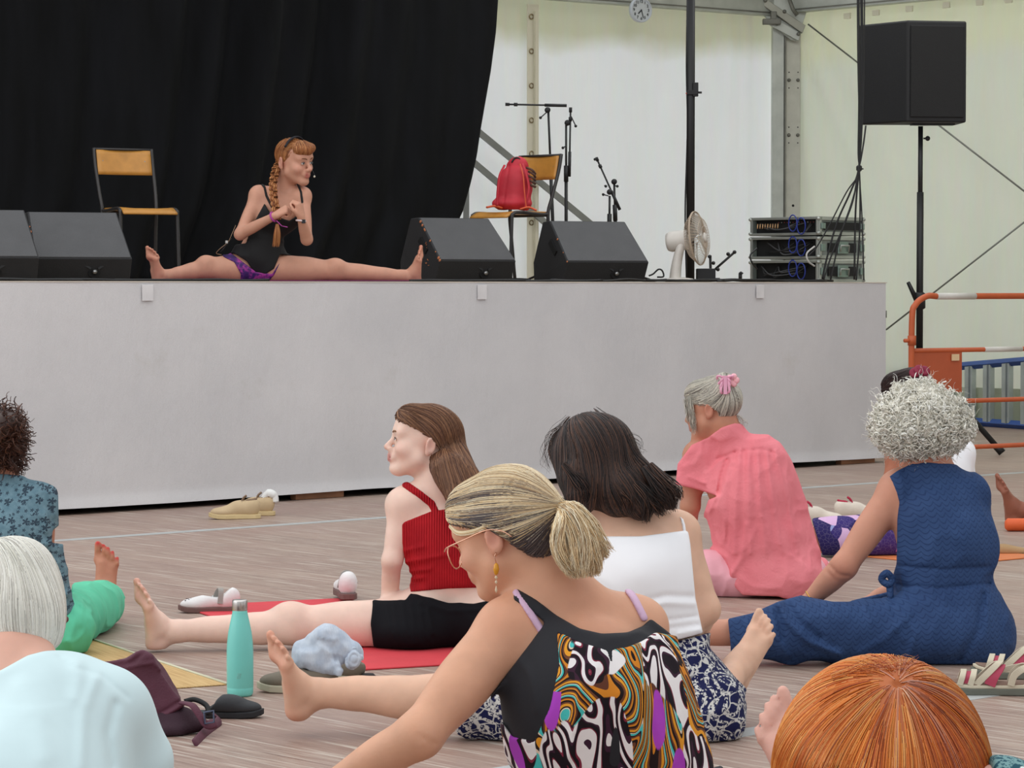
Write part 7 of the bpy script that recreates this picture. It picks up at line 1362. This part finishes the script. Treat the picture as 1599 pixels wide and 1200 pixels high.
# ---- orange-haired person
def orange_haired():
    d = 3.9; K = lambda x, y, e=0: W(x, y, d + e); root = empty('person', FP(1420, 0, 3.75), 'person with smooth orange hair bending forward, one bare foot raised', 'person')
    f = Fig((.20, 3.45, -.01), (.95, 5.35, .72), .005); S = f.S; H = Head(K(1380, 1182, .07), (-.1, .6, -.8), (0, .75, .65), .97)
    neck = K(1395, 1300, .0); chest = V(.56, 3.76, .30); pel = V(.58, 3.70, .12); shL = K(1250, 1300, -.10); shR = K(1565, 1262, -.04)
    f.torso(pel, chest, neck, shL, shR, side=V(1, 0, 0), head=H, pw=.17, ww=.14, wd=.11, cw=.14, cd=.10, shr=.05, waist=V(.57, 3.70, .22)); f.arm(shR, V(.75, 3.95, .28), V(.66, 4.2, .2)); f.arm(shL, V(.36, 3.9, .26), V(.42, 4.15, .2))
    an = FP(1268, .25, 5.06); f.leg(V(.52, 3.8, .12), V(.52, 4.45, .30), an, (.09, .078, .058, .052, .035)); f.foot(an + V(-.01, 0, .02), (-.30, .2, .93), (-.1, 1, -.1), -1, 1.0, tint=False)
    f.leg(V(.66, 3.8, .12), V(.78, 4.4, .16), V(.80, 4.85, .1), (.09, .078, .058, .052, .035)); H.put(S, face=True); f.blobs += [(H.p(0, -.02, .125), .04, lin((230, 196, 186)), .8)]
    f.body('body', root, (224, 172, 156), .08)
    def fn(N, co):
        v = N.n('ShaderNodeTexVoronoi', {'Vector': co, 'Scale': 22.0}).outputs[0]; v2 = N.noise(co, 120, 3, .7); c = N.mix(N.ramp(v2, [(.46, (0, 0, 0)), (.52, (1, 1, 1))]), lin((38, 82, 96)), lin((120, 158, 160))); N.color(N.mix(N.ramp(v, [(.14, (1, 1, 1)), (.17, (0, 0, 0))]), c, lin((228, 230, 226))))
    TP = print_mat('teal_print', fn, .8); b = S.copy(); b.ell(chest, (.16, .12, .15), None, .06)
    solid_obj('shirt', garment(b, .012, [b.half(V(0, 3.9, 0), V(0, 1, -.2)) , b.half(V(0, 0, .60), V(0, 0, 1)), np.minimum(b.half(V(0, 0, .44), V(0, 0, 1)), b.half(V(.655, 0, 0), V(-1, 0, 0)))]), TP, root)
    C = [(222, 122, 48), (196, 94, 36), (242, 156, 72), (158, 70, 34), (250, 188, 112)]; w_ = [4, 4, 3, 2, 2]; cr = K(1404, 1066, -.03)
    def shape(h): h.ell(K(1378, 1166, .06), (.137, .137, .128), None, .02); h.ell(K(1380, 1225, .03), (.142, .165, .115), None, .06); h.noise((13, 13, 5), .004, 2)
    def field(P): a = P - cr; nn = LAT(P.astype(np.float32) * np.float32(1), (26, 26, 8)); a = a / np.linalg.norm(a, axis=1, keepdims=True) + np.stack([.18 * nn, 0 * nn, -.35 + 0 * nn], 1); return a
    def cut(h): return np.maximum(h.half(V(0, 0, .41), V(0, 0, -1)), -(np.sqrt(sum((h.coords()[..., i] - cr[i]) ** 2 for i in range(3))) - .0095)).astype(np.float32)
    rng = np.random.default_rng(2); h = Solid(H.c - V(.2, .22, .26), H.c + V(.2, .22, .2), .005); shape(h); h.D = np.maximum(h.D, cut(h)); n = 9000; P = surf_points(h, n, rng); L = flow_strands(h, P, field, 16, .013, rng, .002)
    ang = np.arctan2(P[:, 0] - cr[0], -(P[:, 1] - cr[1]) + .04); tone = np.clip(.5 + .8 * LAT(np.stack([ang * 7, P[:, 2] * 3, 0 * ang], 1).astype(np.float32), (1, 1, 1)) - (P[:, 0] - cr[0]) * 2.0, 0, 1)[:, None]
    cc_ = pick(C[:1] + [C[2], C[4]], [3, 3, 2], n, rng) * tone + pick([C[1], C[3], C[0]], [3, 2, 2], n, rng) * (1 - tone); near = np.exp(-(np.linalg.norm(P - cr, axis=1) / .016) ** 2)[:, None]; cc_ = cc_ * (1 - near * .7) + np.array(lin((222, 190, 180))) * near * .7
    v, q = h.mesh(); hair_obj('hair', [(v, q, np.tile(np.array(lin((190, 102, 48))), (len(v), 1))), strands_mesh(L, .0008, cc_, rng), bund([K(1300, 1062, 0), K(1370, 1038, 0), K(1440, 1040, 0)], 26, [.01, .012, .01], C, w_, 131, r=.0004, wave=.008)], root)
orange_haired()
# ---- instructor in the straddle on the stage
def instructor():
    d = 16.3; K = lambda x, y, e=0: W(x, y, d + e); zf = STH + .012; FLOORZ[0] = zf
    root = empty('person', W(400, 440, d + .05), 'person with ginger braid in a black top doing the splits on the stage', 'person')
    f = Fig((-2.18, 15.75, STH), (-.45, 16.75, 2.12), .0042); S = f.S; H = Head(K(460, 252, -.10), (.80, -.62, -.12), (-.02, -.1, 1), 1.1)
    pel = K(398, 418, .05); chest = K(430, 332, -.02); neck = K(441, 305, .0); shL = K(403, 304, -.02); shR = K(473, 306, -.06)
    f.torso(pel, chest, neck, shL, shR, head=H, waist=K(408, 382, .02), pw=.15, pd=.10, ww=.105, wd=.08, cw=.125, cd=.085, nr=.045, shr=.042, cr=.13)
    f.arm(shL, K(375, 366, -.12), K(428, 338, -.24), (.041, .038, .032, .033, .023)); hand(S, K(430, 337, -.245), (.85, -.1, .5), (.4, .6, -.6), (0, -.3, 1), .92, curl=(1.3, 1.5, 1.0))
    f.arm(shR, K(479, 374, -.16), K(470, 341, -.27), (.041, .038, .032, .033, .023)); hand(S, K(470, 339, -.275), (-.15, -.1, 1), (-.8, .5, .1), (-.3, -.8, .2), .92, curl=(1.0, 1.4, .9))
    f.leg(K(380, 420, .0), K(322, 420, -.05), K(262, 431, -.10), (.088, .076, .056, .052, .033)); aL = K(256, 431, -.1); S.cone(K(262, 431, -.1), aL, .033, .033); f.foot(aL + V(-.02, 0, 0), (-.14, -.08, .98), (-.45, -.88, -.1), -1, .95)
    f.leg(K(422, 420, .0), K(522, 423, .05), K(628, 431, .15), (.088, .078, .056, .052, .033)); aR = K(640, 431, .16); S.cone(K(628, 431, .15), aR, .033, .033); f.foot(aR, (.06, -.2, .97), (.95, -.15, -.1), 1, .95)
    S.ell(K(524, 414, .04), (.045, .045, .035), None, .04); S.ell(K(322, 409, -.06), (.045, .045, .035), None, .04)
    H.put(S); f.blobs += H.tint(lip=(170, 84, 80)); f.body('body', root, (206, 152, 128), .06); H.eyes(root, (66, 78, 84), (120, 76, 50), open_=.9)
    BT = mat('black_lycra', (15, 15, 18), .8, bump=.15, bscale=20)
    b = S.copy(); b.ell(K(404, 395, .0), (.135, .11, .12), None, .05); b.ell(K(432, 335, -.02), (.13, .1, .09), None, .05); b.crumple((12, 12, 12), .004, 2)
    arms = -np.minimum(tube_region(S, [shL + V(-.01, 0, 0), K(375, 366, -.12), K(428, 338, -.24)], .043), tube_region(S, [shR + V(.01, 0, 0), K(479, 374, -.16), K(470, 341, -.27)], .043))
    hands_ = -np.minimum(tube_region(S, [K(428, 338, -.24), K(450, 325, -.26)], .06), tube_region(S, [K(470, 341, -.27), K(468, 312, -.29)], .06))
    solid_obj('vest_top', garment(b, .006, [b.poly([(413, 318), (424, 336), (452, 345), (462, 338), (468, 346), (474, 362), (476, 400), (437, 398), (428, 420), (412, 430), (396, 424), (385, 408), (366, 396), (350, 394), (352, 384), (384, 380), (394, 352)]), arms, hands_]), BT, root)
    for q in ([(404, 282), (413, 292), (416, 306), (426, 326)], [(466, 290), (470, 300), (472, 316)]): solid_obj('shoulder_strap', garment(b, .006, [b.band(q, .0068, d + .0)]), BT, root)
    N = NT('purple_printed_lycra', .6, 0, .3); co = N.co(); n = N.noise(co, 16, 4, .6); N.color(N.ramp(n, [(.3, lin((44, 26, 72))), (.48, lin((70, 36, 108))), (.58, lin((176, 62, 152))), (.68, lin((40, 30, 74)))])); PU = N.m
    b3 = S.copy(); b3.ell(K(398, 418, .04), (.16, .12, .1), None, .05)
    solid_obj('shorts', garment(b3, .006, [b3.poly([(340, 392), (356, 392), (372, 404), (400, 425), (425, 428), (440, 405), (428, 430), (414, 445), (375, 445), (376, 428), (366, 410), (350, 402)])]), PU, root)
    # accessories
    def ringo(name, c, ax, r, rr, mt): 
        m = MB(); ax = nrm(ax); u = nrm(np.cross(ax, V(.3, .1, 1))); v_ = np.cross(ax, u); m.tube([c + (u * math.cos(t) + v_ * math.sin(t)) * r for t in np.linspace(0, 6.283, 21)[:-1]], rr, 8, closed=True); return m.build(name, mt, root, smooth=True)
    WB = mat('magenta_fabric', (170, 66, 150), .7); ringo('wristband', K(427, 339, -.235), nrm(K(430, 337, -.24) - K(375, 366, -.12)), .027, .006, WB); m = MB(); m.tube([K(432, 345, -.26), K(440, 353, -.27), K(449, 355, -.27)], [.006, .005, .007], 6, flat=(1, .4)); m.build('wristband_tail', WB, root)
    ringo('watch_strap', K(470, 345, -.27), V(.1, 0, 1), .026, .0055, mat('pale_strap', (216, 196, 196), .6)); m = MB(); m.box(K(474, 346, -.295), (.022, .008, .022)); m.build('watch_face', mat('watch_black', (22, 22, 26), .3), root, bevel=.002)
    ringo('hoop_earring', H.p(-.082, -.02, -.052), H.R[0], .0145, .0015, mat('gold_metal', (206, 160, 84), .3, .9))
    # hair
    C = [(188, 122, 74), (158, 96, 58), (212, 152, 98), (126, 76, 50)]; w_ = [4, 4, 3, 2]; cr = H.p(0, -.02, .12)
    def shape(h): scalp(h, H, V(.083, .105, .092)); h.cone(H.p(-.03, -.06, -.02), H.p(-.065, -.045, -.075), .055, .03, .04); h.path([H.p(-.045, .075, .075), H.p(.0, .095, .07), H.p(.045, .075, .07)], [.022, .026, .022], .02)
    def cut(h):
        c, Q = headcut(H, h, lambda z, x: np.where(z > .022, .16, np.where(z > -.005, .03 + .6 * z, -.03))); return c
    btop = H.p(-.07, -.045, -.085)
    def field(P):
        q = ((P - H.c) @ H.R.T); fr_ = (q[:, 1] > .045)[:, None]; return np.where(fr_, (np.stack([q[:, 0] * 2, .25 + 0 * q[:, 0], -1 + 0 * q[:, 0]], 1)) @ H.R, btop[None] - P)
    ex = []; g_ = [K(438, 250, -.06), K(431, 264, -.10), K(427, 284, -.13), K(427, 302, -.16), K(430, 322, -.19), K(433, 343, -.23)]; pts = np.array(smooth_path(g_, 10)); tt = np.linspace(0, 1, 44); pth = np.stack([np.interp(tt, np.linspace(0, 1, len(pts)), pts[:, i]) for i in range(3)], 1)
    rng = np.random.default_rng(6)
    for k in range(3):
        ph = tt * 6.283 * 4.0 + k * 2.094; c_ = pth + np.stack([np.sin(ph) * .014, np.cos(2 * ph) * .007 - .002, 0 * ph], 1); n = 60; a = rng.uniform(0, 6.28, n); q = np.sqrt(rng.uniform(0, 1, n)) * .0115
        L = c_[None] + np.stack([np.cos(a) * q, np.sin(a) * q, 0 * a], 1)[:, None]; ex.append(strands_mesh(L, .0017, pick(C, w_, n, rng), rng, 1))
    ex.append(bund([K(433, 350, -.235), K(433, 365, -.235), K(431, 386, -.22)], 240, [.008, .020, .022], C[:3], w_[:3], 140, r=.0014, m=8)); ex.append(bund([H.p(0, -.04, .11), H.p(-.05, -.09, .05), H.p(-.09, -.09, -.03)], 50, [.003, .03, .03], C, w_, 141, r=.0007, wave=.012))
    hair_style(root, H.c - V(.15, .16, .16), H.c + V(.15, .15, .16), shape, field, C, w_, 9, n=3200, steps=9, ds=.013, r=.0011, cut=cut, extra=ex, vs=.0045, core=.75, lift=.003)
    m = MB(); m.tube(smooth_path([H.p(.075, .0, .08), H.p(.045, .003, .114), H.p(0, .005, .128), H.p(-.045, .003, .114), H.p(-.077, -.004, .075), H.p(-.086, -.02, .04), H.p(-.082, -.05, .0), H.p(-.06, -.08, -.04)], 5), .009, 8, flat=(1.2, .6)); m.build('headband', mat('dark_headband', (26, 24, 32), .8), root, smooth=True)
    m = MB(); m.lathe([(.012, -.004), (.014, 0), (.012, .004)], K(434, 347, -.24), V(0, 0, 1), 12); m.build('braid_tie', mat('black_elastic', (26, 25, 30), .8), root, smooth=True)
    m = MB(); m.tube(smooth_path([H.p(-.086, -.015, .015), H.p(-.08, .04, -.03), H.p(-.05, .095, -.062), H.p(-.025, .118, -.068)], 5), .0014, 6); m.build('headset_boom', mat('headset_black', (30, 28, 28), .5), root, smooth=True)
    m = MB(); m.lathe([(.001, -.006), (.006, -.003), (.006, .003), (.001, .006)], H.p(-.022, .122, -.070), V(1, 0, 0), 12); m.build('headset_mic', mat('mic_foam_pale', (214, 208, 190), .8), root, smooth=True)
    m = MB(); m.box(K(353, 383, -.06), (.028, .03, .075), (nrm(V(.7, 0, .7)), V(0, 1, 0), nrm(V(.6, 0, .8)))); m.build('transmitter_pack', mat('plastic_black', (24, 24, 26), .5), root, bevel=.004)
    m = MB(); m.box(K(354, 378, -.085), (.014, .004, .016)); m.build('transmitter_label', mat('label_pale', (190, 190, 186), .5), root)
    m = MB(); m.tube(smooth_path([K(368, 352, -.05), K(362, 366, -.08), K(356, 378, -.08), K(342, 390, -.08), K(338, 396, -.06), K(346, 398, -.05)], 6), .0016, 6); m.build('transmitter_wire', mat('wire_tan', (160, 130, 104), .6), root, smooth=True)
    FLOORZ[0] = .002
instructor()
# ---- person with the flowered hair sitting far right, and the foot beyond
def flower_person():
    d = 12.4; K = lambda x, y, e=0: W(x, y, d + e); root = empty('person', G(1450, 866), 'dark-haired person with a red flower clip in a white top behind the curly-haired person', 'person')
    f = Fig((.7, 11.9, -.01), (2.35, 13.4, 1.02), .0065); S = f.S; H = Head(K(1420, 622, .0), (-.6, .8, -.2), (0, .1, 1), 1.0)
    pel = K(1455, 835, .05); chest = K(1452, 745, .0); neck = K(1440, 682, .0); shL = K(1402, 712, .02); shR = K(1500, 708, .04)
    f.torso(pel, chest, neck, shL, shR, head=H); f.arm(shL, K(1385, 775, -.02), K(1372, 835, .1)); f.arm(shR, K(1512, 775, .1), K(1480, 830, .4))
    f.leg(K(1425, 843, -.02), K(1300, 841, -.12), K(1175, 845, -.05), (.09, .078, .06, .052, .035)); aL = K(1160, 848, -.04); S.cone(K(1175, 845, -.05), aL, .035, .033); f.foot(aL, (-.1, -.1, 1), (-1, -.2, 0), -1); f.leg(K(1480, 843, .1), FP(1500, .08, 12.9), FP(1510, .07, 13.2)); H.put(S, face=True); f.body('body', root, (170, 108, 82), .08)
    b = S.copy(); b.ell(chest, (.16, .12, .16), None, .05); solid_obj('white_top', garment(b, .01, [b.poly([(1418, 700), (1440, 694), (1475, 684), (1500, 680), (1540, 690), (1540, 830), (1418, 830), (1412, 760)])]), mat('white_jersey', (246, 246, 250), .75), root)
    N = NT('purple_patchwork_print', .75, 0, .2); co = N.co(); vo = N.n('ShaderNodeTexVoronoi', {'Vector': N.mapping(co, (1, 1, 1), rot=(.3, .4, 0)), 'Scale': 13.0}); c = N.ramp(N.n('ShaderNodeSeparateColor', {0: vo.outputs[1]}).outputs[0], [(0, lin((58, 46, 112))), (.22, lin((214, 176, 214))), (.4, lin((44, 36, 92))), (.55, lin((206, 120, 176))), (.72, lin((140, 150, 200))), (.86, lin((70, 50, 120)))], 'CONSTANT')
    ed = N.ramp(N.n('ShaderNodeTexVoronoi', {'Vector': co, 'Scale': 60.0}, feature='DISTANCE_TO_EDGE').outputs[0], [(.015, (1, 1, 1)), (.03, (0, 0, 0))]); N.color(N.mix(N.math('MULTIPLY', ed, .15), c, lin((230, 214, 232)))); PPm = N.m
    p = S.copy(); p.path([K(1470, 835, .05), K(1380, 838, -.06), K(1278, 838, -.12)], [.115, .092, .072], .04); p.noise((12, 12, 12), .008, 3)
    solid_obj('leggings', garment(p, .009, [p.rightof([(1264, 800), (1270, 820), (1283, 862), (1284, 880)]), p.under([(1200, 800), (1400, 802), (1410, 815), (1560, 815)])]), PPm, root)
    C = [(58, 38, 36), (40, 28, 28), (80, 52, 46)]
    def shape(h): scalp(h, H, V(.085, .108, .094)); h.ell(H.p(0, -.06, -.03), V(.07, .06, .08), H.R, .03); h.ell(K(1398, 605, .0), (.06, .08, .06), None, .04)
    hair_style(root, H.c - V(.2, .2, .2), H.c + V(.2, .2, .2), shape, lambda P: K(1445, 600)[None] - P, C, [3, 3, 1], 3, n=1500, steps=9, ds=.018, r=.0018, cut=lambda h: headcut(H, h, lambda z, x: np.where(z > .02, .07 + .4 * z, -.02))[0], vs=.007)
    m = MB(); q0 = K(1437, 586, -.08)
    for a in range(7):
        c = q0 + V(.028 * math.cos(a * .9), -.005, .022 * math.sin(a * .9)) * (1 if a else 0); m.lathe([(.002, -.006), (.020, 0), (.024, .006), (.016, .01), (.002, .006)], c, nrm(V(math.cos(a) * .3, -1, math.sin(a) * .3 + .3)), 12)
    m.build('red_flower_clip', mat('crimson_petals', (132, 30, 58), .7), root, smooth=True)
FLOORZ[0] = .009
flower_person()
FLOORZ[0] = .002
def far_foot():
    d = 14.0; K = lambda x, y, e=0: W(x, y, d + e); root = empty('person', G(1600, 814), 'bare brown foot and shin of a person sitting beyond the right picture edge', 'person')
    f = Fig((2.30, 13.6, -.01), (3.75, 14.5, .95), .0065); S = f.S; a = K(1590, 796); H = Head(V(3.38, 14.2, .76), (-1, .2, 0), (0, 0, 1))
    f.leg(K(1750, 785, .1), K(1700, 780, .05), K(1600, 797)); S.cone(K(1600, 797), a, .036, .036); f.foot(a, (-.25, -.1, 1), (-1, -.3, -.1), -1, 1.05, tint=False)
    f.torso(V(3.33, 14.2, .12), V(3.36, 14.2, .42), V(3.38, 14.2, .62), V(3.36, 14.0, .56), V(3.36, 14.4, .56), head=H); H.put(S); f.leg(V(3.33, 14.25, .1), V(2.9, 14.3, .1), V(2.6, 14.4, .07)) if False else None; f.body('body', root, (150, 92, 72), .1)
    b = S.copy(); solid_obj('shirt', garment(b, .012, [b.half(V(3.2, 14, 0), V(-1, 0, 0)), b.half(V(0, 0, .6), V(0, 0, 1))]), mat('grey_cotton', (120, 124, 130), .8), root)
    hair_style(root, H.c - V(.18, .18, .18), H.c + V(.18, .18, .2), lambda h: scalp(h, H, V(.085, .108, .094)), lambda P: P * 0 + V(.5, 0, -1)[None], [(58, 40, 34), (40, 28, 26)], [1, 1], 4, n=900, steps=8, ds=.018, r=.002, cut=lambda h: headcut(H, h, lambda z, x: np.where(z > .02, .07 + .4 * z, -.02))[0], vs=.007)
far_foot()
